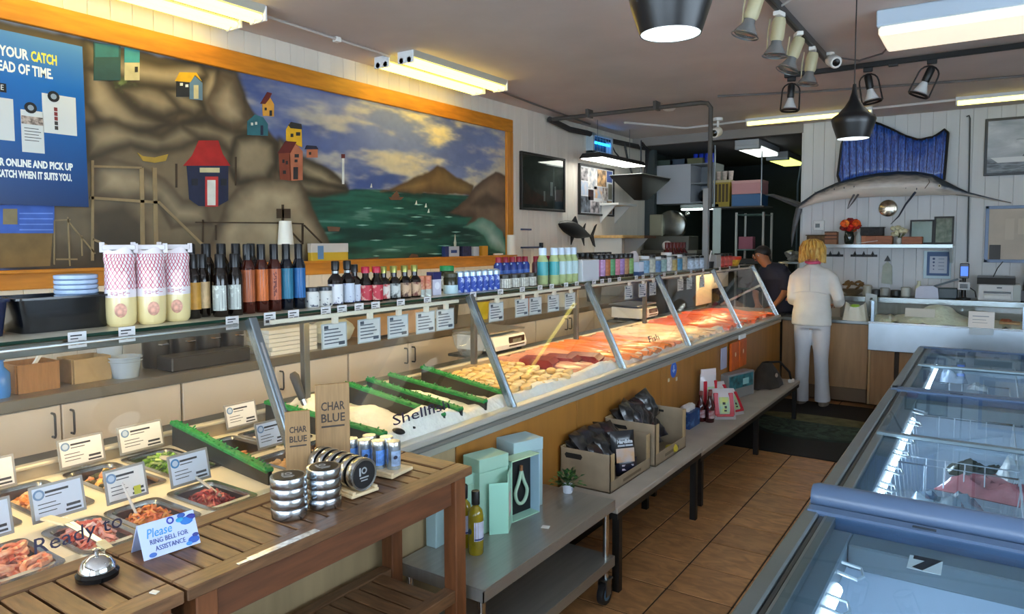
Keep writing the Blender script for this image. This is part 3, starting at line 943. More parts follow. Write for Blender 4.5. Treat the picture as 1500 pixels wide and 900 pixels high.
def pendant(label, x, y, z, zc=CZ):
    t = T('pendant_lamp', label, 'pendant lamp', (x, y, z), group='black pendant lamps')
    t.scale = (.92, .92, .92)
    prof = [(.083, 0), (.108, .075), (.115, .105), (.108, .122), (.082, .14), (.05, .175), (.026, .215), (.014, .255), (.009, .30)]
    MB().lathe(prof, n=36, cap0=False).out('shade', PB, t, True)
    inner = [(.080, .001), (.104, .075), (.1, .105), (.06, .125)]
    MB().lathe(inner, n=36, cap0=False).out('shade_lining', m('#f2f6f4', .5), t, True)
    MB().ell((0, 0, .06), (.035, .035, .05), 14, 8).out('bulb', m('#eef8ff', .4, e=6), t, True)
    MB().lathe([(.079, .004), (.079, .006)], n=30).out('diffuser', m('#f0fbff', .4, e=1.1), t, True)
    MB().cyl((0, 0, .29), (0, 0, (zc - z) / .92), .0035, n=6).out('cord', BLACK, t)
    MB().lathe([(.045, (zc - z) / .92 - .02), (.045, (zc - z) / .92)], n=16).out('ceiling_rose', BLACK, t, True)
    return t


p1 = pendant('black pendant lamp nearest the camera, cut by the top edge', -.69, 1.73, 2.14)
dup(p1, (-.612, 4.02, 2.14), label='black pendant lamp hanging in front of the blue sailfish fin')

# cream track with spot heads
CRM = m('#b5ad8a', .45, n=.05, s=9)
LAMPG = m('#8f9190', .12, .5)
tr = T('lighting_track', 'dark lighting track along the ceiling carrying cream spotlights', 'lighting track', (-1.0, 2.9, 2.86))
MB().box(-.018, .018, 0, 2.6, 0, .04, .002).out('rail', m('#4a4a4a', .4, .4), tr)
MB().box(-.006, .006, 0, 2.6, -.003, 0).out('slot', BLACK, tr)


def cream_head(label, y, ry, rz):
    t = T('track_spotlight', label, 'spotlight', (-1.0, y, 2.855), group='cream track spotlights')
    t.rotation_euler = (0, 0, rz)
    MB().box(-.02, .02, -.035, .035, -.02, .004, .003).out('track_adapter', WHITE, t)
    hd = MB()
    M = Matrix.Translation((0, 0, -.05)) @ Matrix.Rotation(ry, 4, 'Y')
    hd.lathe([(.03, .02), (.036, .0), (.036, -.085), (.03, -.1)], n=16, M=M).out('lamp_holder', CRM, t, True)
    MB().lathe([(.026, -.095), (.03, -.12), (.058, -.165), (.06, -.17), (.05, -.178), (.001, -.18)], n=18, M=M, cap0=False).out('reflector_bulb', LAMPG, t, True)
    MB().tube([(-.05, 0, -.02), (-.062, 0, -.1), (-.066, 0, -.19), (.06, 0, -.205)][:3], .004, 6).out('yoke', CRM, t)
    MB().lathe([(.066, -.176), (.07, -.18), (.066, -.184)], n=20, M=M, cap0=False, cap1=False).out('wire_ring', STEELD, t, True)
    return t


for yy, ry, rz, lb in ((3.62, .30, .3, 'cream track spotlight nearest the camera, at the top edge'), (4.06, .12, -.2, 'second cream track spotlight, pointing straight down'), (4.52, .35, .5, 'third cream track spotlight, turned sideways with a bare reflector bulb'), (4.92, .15, .1, 'cream track spotlight nearest the white camera')):
    cream_head(lb, yy, ry, rz)

tb = T('lighting_track', 'black lighting track crossing the ceiling before the sailfish', 'lighting track', (-1.35, 5.68, 2.85))
MB().box(0, 3.0, -.017, .017, 0, .035, .002).out('rail', BLACK, tb)
MB().box(.7, .76, -.02, .02, -.012, 0, .002).out('feed_box', m('#3a3a3a', .5), tb)


def black_head(label, x, ry, rz):
    t = T('track_spotlight', label, 'spotlight', (x, 5.68, 2.85), rz=rz, group='black track spotlights')
    MB().box(-.03, .03, -.015, .015, -.03, .0, .003).out('track_adapter', BLACK, t)
    M = Matrix.Translation((0, 0, -.055)) @ Matrix.Rotation(ry, 4, 'Y')
    MB().lathe([(.022, 0), (.026, -.01), (.026, -.09), (.022, -.1)], n=14, M=M).out('lamp_holder', BLACK, t, True)
    MB().lathe([(.02, -.1), (.03, -.13), (.05, -.175), (.001, -.185)], n=16, M=M, cap0=False).out('reflector_bulb', m('#d4d8d8', .15, .2), t, True)
    arch = [M @ Vector((.062 * math.cos(a), 0, -.05 + .06 * math.sin(a))) for a in [PI * k / 8 for k in range(9)]]
    arch = [M @ Vector((.066, 0, -.19))] + arch + [M @ Vector((-.066, 0, -.19))]
    MB().tube(arch, .006, 6).out('yoke', BLACK, t)
    MB().lathe([(.066, -.185), (.07, -.192), (.062, -.2)], n=20, M=M, cap0=False, cap1=False).out('ring', BLACK, t, True)
    return t


black_head('black spotlight at the left end of the black track', -1.30, .05, .3)
black_head('black spotlight just behind the hanging pendant', -.78, -.18, .2)
black_head('black spotlight on the right, tilted towards the lower left', -.385, .4, .1)

# cameras, detector
c = T('security_camera', 'small white security camera at the end of the cream spotlights', 'camera', (-.97, 5.30, 2.9))
MB().lathe([(.035, 0), (.035, -.02)], n=16).out('mount', WHITE, c, True)
Mx = Matrix.Translation((.03, -.02, -.06)) @ Matrix.Rotation(R(115), 4, (Vector((1, .6, 0))))
MB().lathe([(.03, -.06), (.042, -.04), (.042, .05), (.036, .06)], n=16, M=Mx).out('body', WHITE, c, True)
MB().lathe([(.026, .06), (.022, .066), (.001, .068)], n=14, M=Mx).out('lens', BLACKG, c, True)
c2 = T('security_camera', 'white security camera hung beside the galvanised pipe near the back room', 'camera', (-2.42, 7.4, 2.9))
MB().lathe([(.05, 0), (.05, -.03)], n=16).out('mount', WHITE, c2, True)
MB().cyl((0, 0, -.03), (0, 0, -.12), .012).out('stem', WHITE, c2)
Mx = Matrix.Translation((0, -.03, -.15)) @ Matrix.Rotation(R(105), 4, 'X')
MB().lathe([(.04, -.06), (.05, -.04), (.05, .08), (.042, .09)], n=16, M=Mx).out('body', WHITE, c2, True)
MB().lathe([(.034, .09), (.001, .1)], n=14, M=Mx).out('lens', BLACKG, c2, True)
sd = T('smoke_detector', 'white smoke detector on the ceiling left of the pipe', 'smoke detector', (-2.6, 6.5, CZ))
MB().lathe([(.065, 0), (.06, -.025), (.04, -.04), (.001, -.042)], n=20).out('cover', WHITE, sd, True)

# pipes and cables
GAL = m('#55524e', .5, .3, n=.15, s=10)
pp = T('conduit_pipe', 'galvanised pipe across the ceiling dropping to the shelf', 'pipe', (0, 0, 0))
MB().tube([(-3.7, 6.17, 2.84), (-2.2, 6.25, 2.85), (-2.14, 6.25, 2.84), (-2.11, 6.25, 2.80), (-2.11, 6.25, 1.9)], .02, 10).out('pipe', GAL, pp, True)
MB().cbox((-2.14, 6.25, 1.72), (.05, .05, .74), .004).out('square_post', m('#87898a', .5, .3), pp)
for xx in (-3.3, -2.6):
    MB().box(xx - .015, xx + .015, 6.15, 6.26, 2.82, 2.9, .003).out('clamp', GAL, pp)
cb = T('cable_bundle', 'dark cables clipped along the top of the left wall', 'cable', (0, 0, 0))
MB().tube([(-3.72, 6.15, 2.84), (-3.74, 6.6, 2.80), (-3.74, 7.0, 2.81), (-3.74, 7.5, 2.79), (-3.74, 8.0, 2.80), (-3.7, 8.6, 2.80)], .03, 8).out('cable', m('#2c2b2c', .7), cb, True)
MB().tube([(-3.72, 7.9, 2.80), (-3.70, 7.95, 2.6), (-3.66, 8.0, 2.42), (-3.62, 8.05, 2.28)], .012, 6).out('loose_cable', BLACK, cb, True)
MB().tube([(-3.72, 7.5, 2.78), (-3.70, 7.6, 2.66), (-3.70, 7.7, 2.62)], .008, 6).out('loose_cable', BLACK, cb, True)
cd = T('wall_conduit', 'thin pale conduit running between the two fluorescent lights', 'conduit', (0, 0, 0))
MB().tube([(-3.41, 2.5, 2.885), (-3.45, 3.6, 2.885)], .009, 6).out('conduit', m('#b9b2ac', .5), cd, True)
MB().box(-3.46, -3.42, 3.1, 3.14, 2.87, 2.9, .003).out('clip', WHITE, cd)
MB().tube([(-3.45, 4.72, 2.885), (-3.55, 5.6, 2.885), (-3.66, 6.9, 2.885)], .009, 6).out('conduit', m('#6f6a66', .5), cd, True)
cw = T('ceiling_conduit', 'white conduit along the ceiling before the back room header', 'conduit', (0, 0, 0))
MB().tube([(-3.3, 7.0, 2.885), (-2.9, 7.75, 2.885), (-2.2, 7.66, 2.885)], .012, 6).out('conduit', m('#d8d6d2', .5), cw, True)
MB().tube([(-2.05, 6.25, 2.89), (-1.3, 6.5, 2.885), (-.3, 6.75, 2.885), (1.2, 7.0, 2.885)], .01, 6).out('cable', m('#6a6664', .6), cw, True)
MB().tube([(-1.0, 7.66, 2.885), (-.32, 7.62, 2.885)], .012, 6).out('conduit', m('#d8d6d2', .5), cw, True)
cl = T('ceiling_cable', 'grey cable looping from the white camera to the broad light', 'cable', (0, 0, 0))
MB().tube([(-.95, 5.35, 2.88), (-.8, 5.42, 2.85), (-.65, 5.35, 2.86), (-.5, 4.95, 2.88)], .006, 6).out('cable', m('#55504e', .6), cl, True)
MB().tube([(-1.0, 4.05, 2.88), (-.9, 3.95, 2.885), (-.7, 3.7, 2.89)], .006, 6).out('cable', WHITE, cl, True)
# ================================================================ LONG FISH COUNTER
PANE2 = glass('#fbfcfb', .9)
OCHRE = m('#9c6a2e', .38, n=.12, s=4, st=(3, 3, .4))
PLY = m('#9c8866', .5, n=.12, s=5, st=(3, 3, .4))
Y0, Y1 = -1.4, 7.40
POSTS = (.22, 1.435, 2.615, 3.773, 4.86, 6.088, 7.335)
dc = T('display_case', 'long refrigerated fish counter with slanted glass front and tan panels', 'display counter', (-1.76, 0, 0))
X = lambda x: x + 1.76


def at_case(mb, name, mats, sm=False):
    return mb.out(name, mats, dc, sm, loc=(1.76, 0, 0))


seams = (Y0, .0, 1.1, 2.18, 3.18, 4.31, 5.69, Y1)
for a, b in zip(seams[:-1], seams[1:]):
    at_case(MB().box(-1.775, -1.757, a + .003, b - .003, .08, .80, .002), 'front_panel', PLY if b < 2.2 else OCHRE)
at_case(MB().box(-1.82, -1.79, Y0, Y1, 0, .08), 'plinth', BLACK)
at_case(MB().box(-2.50, -1.78, Y0, Y1, .08, .74), 'cabinet_body', m('#5c5a55', .6))
at_case(MB().box(-2.5, -1.76, Y1 - .005, Y1 + .02, .08, .82, .003), 'end_panel', OCHRE)
# stepped stainless edge
at_case(MB().box(-1.80, -1.745, Y0, Y1, .80, .832, .004), 'lower_rail', m('#c4c4bc', .3, .6))
at_case(MB().box(-1.80, -1.733, Y0, Y1, .832, .846, .004), 'bumper_rail', m('#8a8a84', .4, .5))
at_case(MB().box(-1.81, -1.748, Y0, Y1, .846, .872, .006), 'upper_rail', m('#d0d0c8', .28, .5))
at_case(MB().box(-2.52, -2.50, Y0, Y1, .70, .908, .003), 'back_lip', m('#b0a38c', .35, .5))
at_case(MB().box(-2.53, -2.495, Y0, Y1, .906, .918, .003), 'back_rail', m('#d8d3c4', .3, .4))
at_case(MB().box(-2.64, -2.53, Y0, Y1, .895, .912, .003).box(-2.84, -2.64, 3.45, 4.0, .895, .912, .003).box(-2.84, -2.64, 5.68, 6.22, .895, .912, .003), 'work_ledge', m('#5d6160', .35, .8))
at_case(MB().box(-2.64, -2.53, Y0, Y1, .10, .895), 'back_cabinet', m('#6d6a66', .5))
at_case(MB().box(-2.50, -1.80, 1.36, Y1, .74, .80), 'ice_well', STEELD)
at_case(MB().box(-2.5, -1.8, Y1 - .03, Y1 - .005, .74, .93), 'well_end', STEELD)
gx0, gz0, gx1, gz1 = -1.775, .870, -2.02, 1.355
nrm = Vector((gz1 - gz0, 0, -(gx1 - gx0))).normalized()
for y in POSTS:
    p = MB().bar((gx0, y, gz0 - .005), (gx1, y, gz1 + .012), .034, .03, (0, 1, 0), .003)
    o = at_case(p, 'glass_post', m('#93a0a8', .25, .9))
    MB().bar((gx0 + .017, y, gz0), (gx1 + .017, y, gz1), .012, .008, (0, 1, 0)).out('post_trim', m('#dfe6ea', .2, .9), o)
for a, b in zip(POSTS[:-1], POSTS[1:]):
    at_case(MB().bar((gx0 + .002, (a + b) / 2, gz0), (gx1 + .002, (a + b) / 2, gz1), b - a - .04, .006, (1, 0, .5)), 'glass_panel', PANE2)
at_case(MB().bar((gx0 + .002, -.6, gz0), (gx1 + .002, -.6, gz1), 1.58, .006, (1, 0, .5)), 'glass_panel', PANE2)
RODM = m('#e8e3d2', .3)
for a, b in ((1.52, 2.54), (2.68, 3.70), (3.86, 4.80), (4.93, 6.02), (6.15, 7.28)):
    at_case(MB().box(-2.035, -2.020, a, b, 1.340, 1.354, .002), 'card_rail', RODM)
at_case(MB().box(-2.028, -2.018, .26, 1.39, 1.348, 1.356, .002), 'card_rail', ALU)
at_case(MB().bar((-1.935, 7.335, 1.17), (-2.34, 7.335, .95), .022, .022, (0, 1, 0)), 'end_brace', m('#93a0a8', .25, .9))
# overhead shelf with bottles, its dark apron, posts and warm display tubes below
SH = m('#3e4442', .3)
sh = T('glass_shelf', 'long narrow shelf above the counter glass with a green glass edge', 'shelf', (-2.3, 0, 0))


def at_sh(mb, name, mats, sm=False):
    return mb.out(name, mats, sh, sm, loc=(2.3, 0, 0))


at_sh(MB().box(-2.46, -2.10, Y0, 7.52, 1.355, 1.365, .001), 'shelf_plate', m('#cfc9b4', .25, n=.06, s=6))
at_sh(MB().box(-2.10, -2.096, Y0, 7.52, 1.355, 1.365, .001), 'glass_edge', m('#16352a', .1))
at_sh(MB().box(-2.14, -2.11, Y0, 7.52, 1.318, 1.354, .002), 'apron', m('#54564f', .35, .5))
for y in (-.8, .6, 2.0, 3.2, 4.4, 5.6, 7.3):
    at_sh(MB().box(-2.455, -2.425, y - .015, y + .015, .918, 1.355, .002), 'support_post', m('#6a6a66', .4, .6))
CASET = m('#ffdf9f', .4, e=29)
for k in range(6):
    a = -.9 + k * 1.4
    at_sh(MB().cyl((-2.28, a, 1.335), (-2.28, a + 1.2, 1.335), .013, n=10), 'display_tube', CASET, True)

# ---------------------------------------------------------------- price tags clipped to the shelf edge
TAGP = m('#d2d6da', .55)
tg = T('price_tag', 'white price tag', 'price tag', (-2.09, 0, 1.352), group='price tags on the shelf edge')
MB().box(0, .0012, -.024, .024, -.022, .022).out('card', TAGP, tg)
stuff(MB().box(.0012, .0016, -.018, .012, .010, .014).box(.0012, .0016, -.018, .002, .002, .005).box(.0012, .0016, -.018, -.004, -.014, -.004).box(.0012, .0016, .002, .018, -.014, -.003).out('print', INK, tg))
MB().box(-.012, .002, -.012, .012, .014, .024, .001).out('clip', glass('#ffffff'), tg)
ORD = ('first', 'second', 'third', 'fourth', 'fifth', 'sixth', 'seventh', 'eighth', 'ninth', 'tenth', 'eleventh', 'twelfth', 'thirteenth', 'fourteenth', 'fifteenth', 'sixteenth', 'seventeenth', 'eighteenth', 'nineteenth')
tys = (.932, 1.068, 1.415, 1.563, 1.665, 1.815, 1.896, 1.986, 2.077, 2.227, 2.40, 2.737, 2.968, 3.173, 3.353, 3.479, 3.644, 3.777, 4.0, 4.114, 4.222, 4.367, 4.644, 4.763, 4.924, 5.161, 5.403, 5.75, 6.046, 6.5, 6.8, 7.1)
under = {.932: 'under the black plastic tub', 1.068: 'under the net-printed mayonnaise bags', 1.415: 'under the amber-labelled dark bottles', 1.563: 'under the first orange-labelled bottle', 1.665: 'under the right orange-labelled bottle', 1.815: 'under the first white jar', 1.896: 'under the second white jar', 1.986: 'between the two white-labelled soy bottles', 2.077: 'below the right white-labelled soy bottle', 2.227: 'under the first gold-capped sauce bottles', 2.40: 'under the last gold-capped sauce bottle', 2.737: 'under the left end of the blue tins', 2.968: 'under the right end of the blue tins', 3.173: 'under the short brown jars'}
for k, y in enumerate(tys):
    lb = 'white price tag on the shelf edge ' + under[y] if y in under else 'small white price tag on the shelf edge, %s counted from its far end' % ORD[len(tys) - 1 - k]
    if k == 0:
        tg.location.y = y
        tg['label'] = lb
    else:
        dup(tg, (-2.09, y, 1.352), label=lb)

# ---------------------------------------------------------------- cards hanging behind the glass from the rail
HC = T('hanging_card', 'card', 'sign card', (-2.045, 0, 1.335), group='cards hanging behind the counter glass')
MB().box(-.002, 0, -.062, .062, -.115, -.02, .0).out('sleeve', m('#b4bdc0', .2), HC)
MB().box(0, .0008, -.056, .056, -.11, -.025).out('sheet', m('#d3dade', .5), HC)
pl = MB()
for k in range(5):
    pl.box(.0008, .0012, -.05, .02 + .01 * (k % 3), -.045 - k * .013, -.041 - k * .013)
pl.box(.0008, .0012, -.05, -.03, -.04, -.028).box(.0008, .0012, .02, .05, -.105, -.092)
stuff(pl.out('print', m('#3a4a5e', .6), HC))
MB().box(-.004, .012, -.012, .012, -.022, .012, .002).out('clip', m('#ece8da', .4), HC)
hcs = ((1.816, 'leftmost hanging card, white and catching a reflection'), (1.997, 'second hanging card, pale green blue'), (2.162, 'third hanging card, pale blue'), (2.335, 'fourth hanging card, left of the second visible post'), (2.47, 'hanging card half hidden by the glass post'), (2.869, 'hanging card in front of the near white scale'), (3.101, 'hanging card, first of the close pair beyond the near scale'), (3.236, 'hanging card, second of the close pair beyond the near scale'), (3.426, 'hanging card left of the third visible post'), (3.615, 'hanging card beside the third visible post'))
far = (4.424, 4.654, 4.838, 5.391, 5.592, 5.892)
for k, (y, lb) in enumerate(list(hcs) + [(y, 'small white card hanging behind the far counter glass, %s beyond the third visible post' % ORD[i]) for i, y in enumerate(far)]):
    if k == 0:
        HC.location.y = y
        HC['label'] = lb
    else:
        dup(HC, (-2.045, y, 1.335 + (.003 if y > 3 else 0)), label=lb)

# lettering on the glass
LET = m('#1c1838', .4)
up = Vector((gx1 - gx0, 0, gz1 - gz0)).normalized()


def glass_text(s, y, f, size, name='glass_lettering', w=None):
    xa = Vector((0, 1, 0))
    n = xa.cross(up).normalized()
    M = Matrix(((xa.x, up.x, n.x), (xa.y, up.y, n.y), (xa.z, up.z, n.z)))
    p = Vector((gx0, y, gz0)) + up * f + n * .0075
    o = text(s, size, LET, dc, (p.x + 1.76, p.y, p.z), M.to_euler(), name, shear=.15, w=w)
    return o


glass_text('Ready to', .785, .055, .05, w=.20)
glass_text('Shellfish', 2.04, .095, .055, w=.33)
glass_text('Fish', 4.33, .12, .06, w=.17)
# ================================================================ BACK COUNTER BEHIND THE AISLE
DOORM = m('#d6cabb', .4, n=.03, s=3)
CABM = m('#8f877c', .5)
cu = T('base_cabinet', 'cab', 'cabinet', (-3.25, 0, 0), group='base cabinets behind the counter')
MB().box(-.50, -.02, .004, 1.074, .10, .938).out('body', CABM, cu)
MB().box(-.45, -.06, .004, 1.074, 0, .10).out('plinth', BLACK, cu)
for k in range(2):
    a = .004 + k * .536
    d = MB().box(-.02, 0, a + .002, a + .532, .11, .935, .003).out('door', DOORM, cu)
    hy = a + (.532 - .035 if k == 0 else .035)
    MB().tube([(0, hy, .905), (.025, hy, .905), (.03, hy, .895), (.03, hy, .815), (.025, hy, .805), (0, hy, .805)], .005, 6).out('handle', m('#4a4a4a', .4, .8), d, True)
names = ('pale base cabinet nearest the camera, behind the salad cards', 'pale base cabinet behind the first slanted glass post', 'pale base cabinet behind the green-edged seafood trays', 'pale base cabinet behind the near white scale', 'pale base cabinet behind the salmon fillets', 'farthest pale base cabinet behind the counter')
for k in range(6):
    y = .836 + (k) * 1.078
    if k == 0:
        cu.location.y = y
        cu['label'] = names[0]
    else:
        dup(cu, (-3.25, y, 0), label=names[k])
dup(cu, (-3.25, .836 - 1.078, 0), label='pale base cabinet cut off by the left edge of the photo')
wt = T('worktop', 'dull steel worktop running along the left wall behind the counter', 'worktop', (-3.24, 0, .94))
MB().box(-.53, .015, -1.4, 7.4, 0, .05, .004).out('slab', m('#8b8273', .35, .6, n=.06, s=3), wt)
WZ = .99
# wooden crates, tubs, pots, papers on the worktop
WCR = m('#9a6c3c', .6, n=.15, s=10, st=(1, 8, 1))


def wood_bin(label, x, y, sx, sy, h, mt_=WCR):
    t = T('wooden_bin', label, 'bin', (x, y, WZ))
    for a in (-1, 1):
        MB().box(a * sx / 2 - .006, a * sx / 2 + .006, -sy / 2, sy / 2, 0, h, .001).out('side_board', mt_, t)
        MB().box(-sx / 2 + .006, sx / 2 - .006, a * sy / 2 - .006, a * sy / 2 + .006, 0, h, .001).out('end_board', mt_, t)
    MB().box(-sx / 2, sx / 2, -sy / 2, sy / 2, 0, .008).out('base', mt_, t)
    return t


b1 = wood_bin('brown wooden bin with a white stick, behind the near glass', -3.42, 1.33, .16, .16, .12)
MB().bar((.02, -.05, .02), (.0, .06, .17), .012).out('stick', WHITE, b1)
wood_bin('paler wooden bin beside the clear plastic tubs', -3.44, 1.56, .15, .16, .11, m('#a58a60', .6, n=.15, s=10))
sq = tag(MB().lathe([(.028, 0), (.032, .02), (.032, .10), (.012, .125), (.010, .15), (.016, .152), (.016, .17)], n=14).out('spray_bottle', [m('#3d7ec4', .2, al=.85)], None, True, (-3.33, 1.19, WZ)), 'small blue liquid bottle left of the wooden bin', 'bottle')
CLR = m('#c4d4e4', .15, al=.45)
for k in range(2):
    tag(MB().lathe([(.055, .0), (.068, .075), (.075, .078), (.075, .084), (.07, .084), (.066, .078), (.05, .006)], n=18).out('plastic_tub', CLR, None, True, (-3.35, 1.70, WZ + .0 + .015 * k)), 'clear plastic tub on the steel worktop, %s of a nested pair' % ('lower', 'upper')[k], 'tub', 'nested clear tubs')
lt = T('plastic_tub', 'tall clear tub with a yellow lid behind the nested tubs', 'tub', (-3.47, 1.69, WZ))
MB().lathe([(.05, 0), (.058, .16)], n=18).out('body', CLR, lt, True)
MB().lathe([(.06, .16), (.06, .172), (.001, .174)], n=18, cap0=False).out('lid', m('#c6cf5a', .4), lt, True)
for k in range(4):
    t = T('steel_pot', 'brushed steel pot on the back worktop, %s from the clear tubs' % ORD[k], 'pot', (-3.50, 1.93 + .145 * k, WZ), group='steel pots on the back worktop')
    MB().lathe([(.06, 0), (.064, .01), (.064, .15), (.068, .152), (.062, .154), (.058, .02), (.001, .015)], n=18).out('body', m('#5a554c', .3, .9), t, True)
    MB().tube([(.064, -.02, .12), (.09, -.015, .12), (.09, .015, .12), (.064, .02, .12)], .004, 6).out('handle', CHROME, t, True)
tray = T('steel_tray', 'shallow dark steel tray in front of the steel pots', 'tray', (-3.34, 2.1, WZ))
MB().box(-.07, .07, -.22, .22, 0, .07, .006).out('body', m('#4e4a44', .4, .8), tray)
pa = T('paper_stack', 'stack of white paper wraps behind the bluish glass reflection', 'paper', (-3.38, 2.62, WZ))
for k in range(6):
    MB().box(-.10 + rng.uniform(-.01, .01), .10, -.16 + rng.uniform(-.02, .02), .16, k * .024, k * .024 + .022, .002).out('sheet_bundle', m('#dedbd0', .7), pa)
gb = tag(MB().ell((0, 0, .06), (.11, .17, .08), 14, 8, jit=.12).out('plastic_bag', m('#cfd3c4', .4, b=.4, s=20), None, True, (-3.42, 3.02, WZ + .015)), 'crumpled pale plastic bag behind the first slanted post', 'bag')
bx = T('cardboard_box', 'tan cardboard box on the worktop right of the first slanted post', 'box', (-3.45, 3.55, WZ))
MB().box(-.14, .14, -.28, .28, 0, .20, .003).out('carton', CARD, bx)
MB().box(-.03, .03, -.281, .281, .2, .201).out('tape', m('#c9a66a', .4), bx)
kn = T('knife', 'dark handled knife lying in front of the tan cardboard box', 'knife', (-3.28, 3.35, WZ))
MB().box(-.012, .012, -.06, .06, 0, .02, .006).out('handle', BLACK, kn)
MB().prism([(-.014, .06), (.016, .06), (.016, .2), (-.014, .24)], 'z', .006, .009).out('blade', STEEL, kn)
for k, (y, c, h, lb) in enumerate(((4.6, '#c8b42a', .14, 'yellow container on the far part of the back worktop'), (5.35, '#b06a50', .12, 'reddish container on the far part of the back worktop'), (4.2, '#3e3c38', .16, 'dark container on the far part of the back worktop'), (5.9, '#bfc4bd', .18, 'pale container near the end of the back worktop'), (6.6, '#5a5f60', .16, 'grey container near the end of the back worktop'))):
    tag(MB().lathe([(.07, 0), (.085, h), (.09, h + .004), (.08, h + .006), (.001, h - .02)], n=16).out('container', m(c, .4), None, True, (-3.45, y, WZ)), lb, 'container')

# white scales on the ledge
def scale(label, y):
    t = T('weighing_scale', label, 'scale', (-2.665, y, .9125))
    MB().prism([(-.17, .02), (.12, .02), (.13, .05), (.11, .105), (-.17, .115)], 'y', -.18, .18).out('body', m('#dcdcd6', .4), t)
    for a in (-.14, .09):
        for b_ in (-.15, .15):
            MB().lathe([(.018, 0), (.014, .02)], (a, b_, 0), 10).out('foot', BLACK, t)
    MB().box(-.19, .10, -.21, .21, .125, .14, .006).out('platter', STEEL, t)
    MB().lathe([(.03, .11), (.03, .126)], (-.04, 0, 0), 12).out('post', STEELD, t)
    d = MB().box(.122, .128, -.02, .16, .035, .095, .002).out('display_panel', m('#2b2b28', .2), t)
    MB().box(.128, .1285, .02, .12, .05, .08).out('screen', m('#6c7466', .2), d)
    return t


scale('white weighing scale nearer the camera, beside the scallops', 3.72)
scale('white weighing scale farther along, behind the white fillets', 5.95)
cl = T('clear_scoop', 'clear plastic scoop bowl hung by the near weighing scale', 'scoop', (-2.6, 3.38, .9125))
MB().lathe([(.001, .0), (.06, .02), (.10, .08), (.115, .15)], n=20, cap0=False, cap1=False).out('bowl', glass('#e8f0f8', 1.2, .05, .12), cl, True)
# white notice panels under the shelf end
np_ = T('notice_sign', 'L shaped cream notice panel under the far end of the bottle shelf', 'notice panel', (-2.40, 6.75, 1.0))
MB().box(-.004, .004, 0, .45, -.02, .32, .002).out('tall_panel', m('#e4dcc8', .5), np_)
MB().box(-.004, .004, .45, 1.0, .12, .34, .002).out('short_panel', m('#e0d8c6', .5), np_)
MB().box(.004, .006, .52, .60, .18, .30).out('sticker', m('#7a6f60', .5), np_)
# ================================================================ TEAK TABLES, STEEL CART, LOW BENCH
def teak_table(label, y, L):
    t = T('teak_table', label, 'table', (-1.555, y, 0))
    z0, z1 = .862, .89
    hx = .175
    MB().box(-hx, -hx + .062, 0, L, z0, z1, .003).out('top_rail', TEAK, t)
    MB().box(hx - .062, hx, 0, L, z0, z1, .003).out('top_rail', TEAK, t)
    for a in (0, L - .075):
        MB().box(-hx + .063, hx - .063, a, a + .075, z0, z1, .003).out('end_rail', TEAKX, t)
    n = int((L - .15) / .052)
    w = (L - .156) / n
    sl = MB().box(-hx + .064, hx - .064, -w / 2 + .003, w / 2 - .003, 0, .022, .002).mesh('slat', TEAKX)
    for k in range(n):
        link('slat', sl, t, (0, .078 + w * (k + .5), z0 + .003))
    lg = MB().box(-.026, .026, -.026, .026, 0, z0, .003).mesh('leg', m('#6b4024', .45, n=.2, s=8, st=(8, 8, 1), rnd=.1))
    for sx in (-1, 1):
        for yy in (.05, L - .05):
            link('leg', lg, t, (sx * (hx - .035), yy, 0))
    AP = m('#5d3720', .5, n=.2, s=8, st=(8, 1, 8))
    for sx in (-1, 1):
        MB().box(sx * (hx - .035) - .01, sx * (hx - .035) + .01, .076, L - .076, z0 - .085, z0, .002).out('apron', AP, t)
    for yy in (.05, L - .05):
        MB().box(-hx + .06, hx - .06, yy - .01, yy + .01, z0 - .085, z0, .002).out('apron', AP, t)
    for sx in (-1, 1):
        MB().box(sx * (hx - .035) - .022, sx * (hx - .035) + .022, .076, L - .076, .46, .50, .002).out('shelf_rail', TEAK, t)
    s2 = MB().box(-hx + .058, hx - .058, -.027, .027, 0, .018, .002).mesh('shelf_slat', TEAKX)
    k = .12
    while k < L - .1:
        link('shelf_slat', s2, t, (0, k, .478))
        k += .06
    return t


teak_table('slatted teak table on the left, under the chrome counter bell', -.18, .985)
t2 = teak_table('slatted teak table carrying the silver candle tins, with a lower shelf', .812, .985)
br = MB().box(.139, .1405, .50, .57, .795, .835, .002).out('bracket_plate', m('#8a6a3c', .4, .6), t2)

# stainless cart
ct = T('steel_cart', 'two-shelf stainless steel cart on castors below the counter', 'cart', (-1.355, 1.82, 0))
SSM = m('#a3a39d', .3, .55, n=.06, s=3, st=(20, 1, 1))
for nm, z in (('top_shelf', .47), ('bottom_shelf', .215)):
    s = MB().box(-.385, 0, 0, .985, z - .008, z, .001).box(-.004, 0, 0, .985, z - .045, z - .008).box(-.385, -.381, 0, .985, z - .045, z - .008).box(-.385, 0, 0, .004, z - .045, z - .008).box(-.385, 0, .981, .985, z - .045, z - .008)
    s.out(nm, SSM, ct)
for a in (-.355, -.03):
    for b_ in (.03, .955):
        MB().cyl((a, b_, .115), (a, b_, .462), .014, n=12).out('leg', m('#c4c9cc', .2, 1.0), ct, True)
        c_ = MB().box(a - .022, a + .022, b_ - .03, b_ + .03, .108, .118, .002).box(a - .022, a - .017, b_ - .035, b_ + .01, .045, .11).box(a + .017, a + .022, b_ - .035, b_ + .01, .045, .11).out('caster_fork', STEELD, ct)
        MB().lathe([(.03, -.014), (.05, -.014), (.052, 0), (.05, .014), (.03, .014)], (a, b_ - .012, .052), 20, 'x').out('wheel', m('#1c1d20', .5), c_, True)
        MB().lathe([(.001, -.0155), (.03, -.0155), (.03, .0155), (.001, .0155)], (a, b_ - .012, .052), 16, 'x').out('wheel_hub', m('#5d8fb8', .4), c_, True)

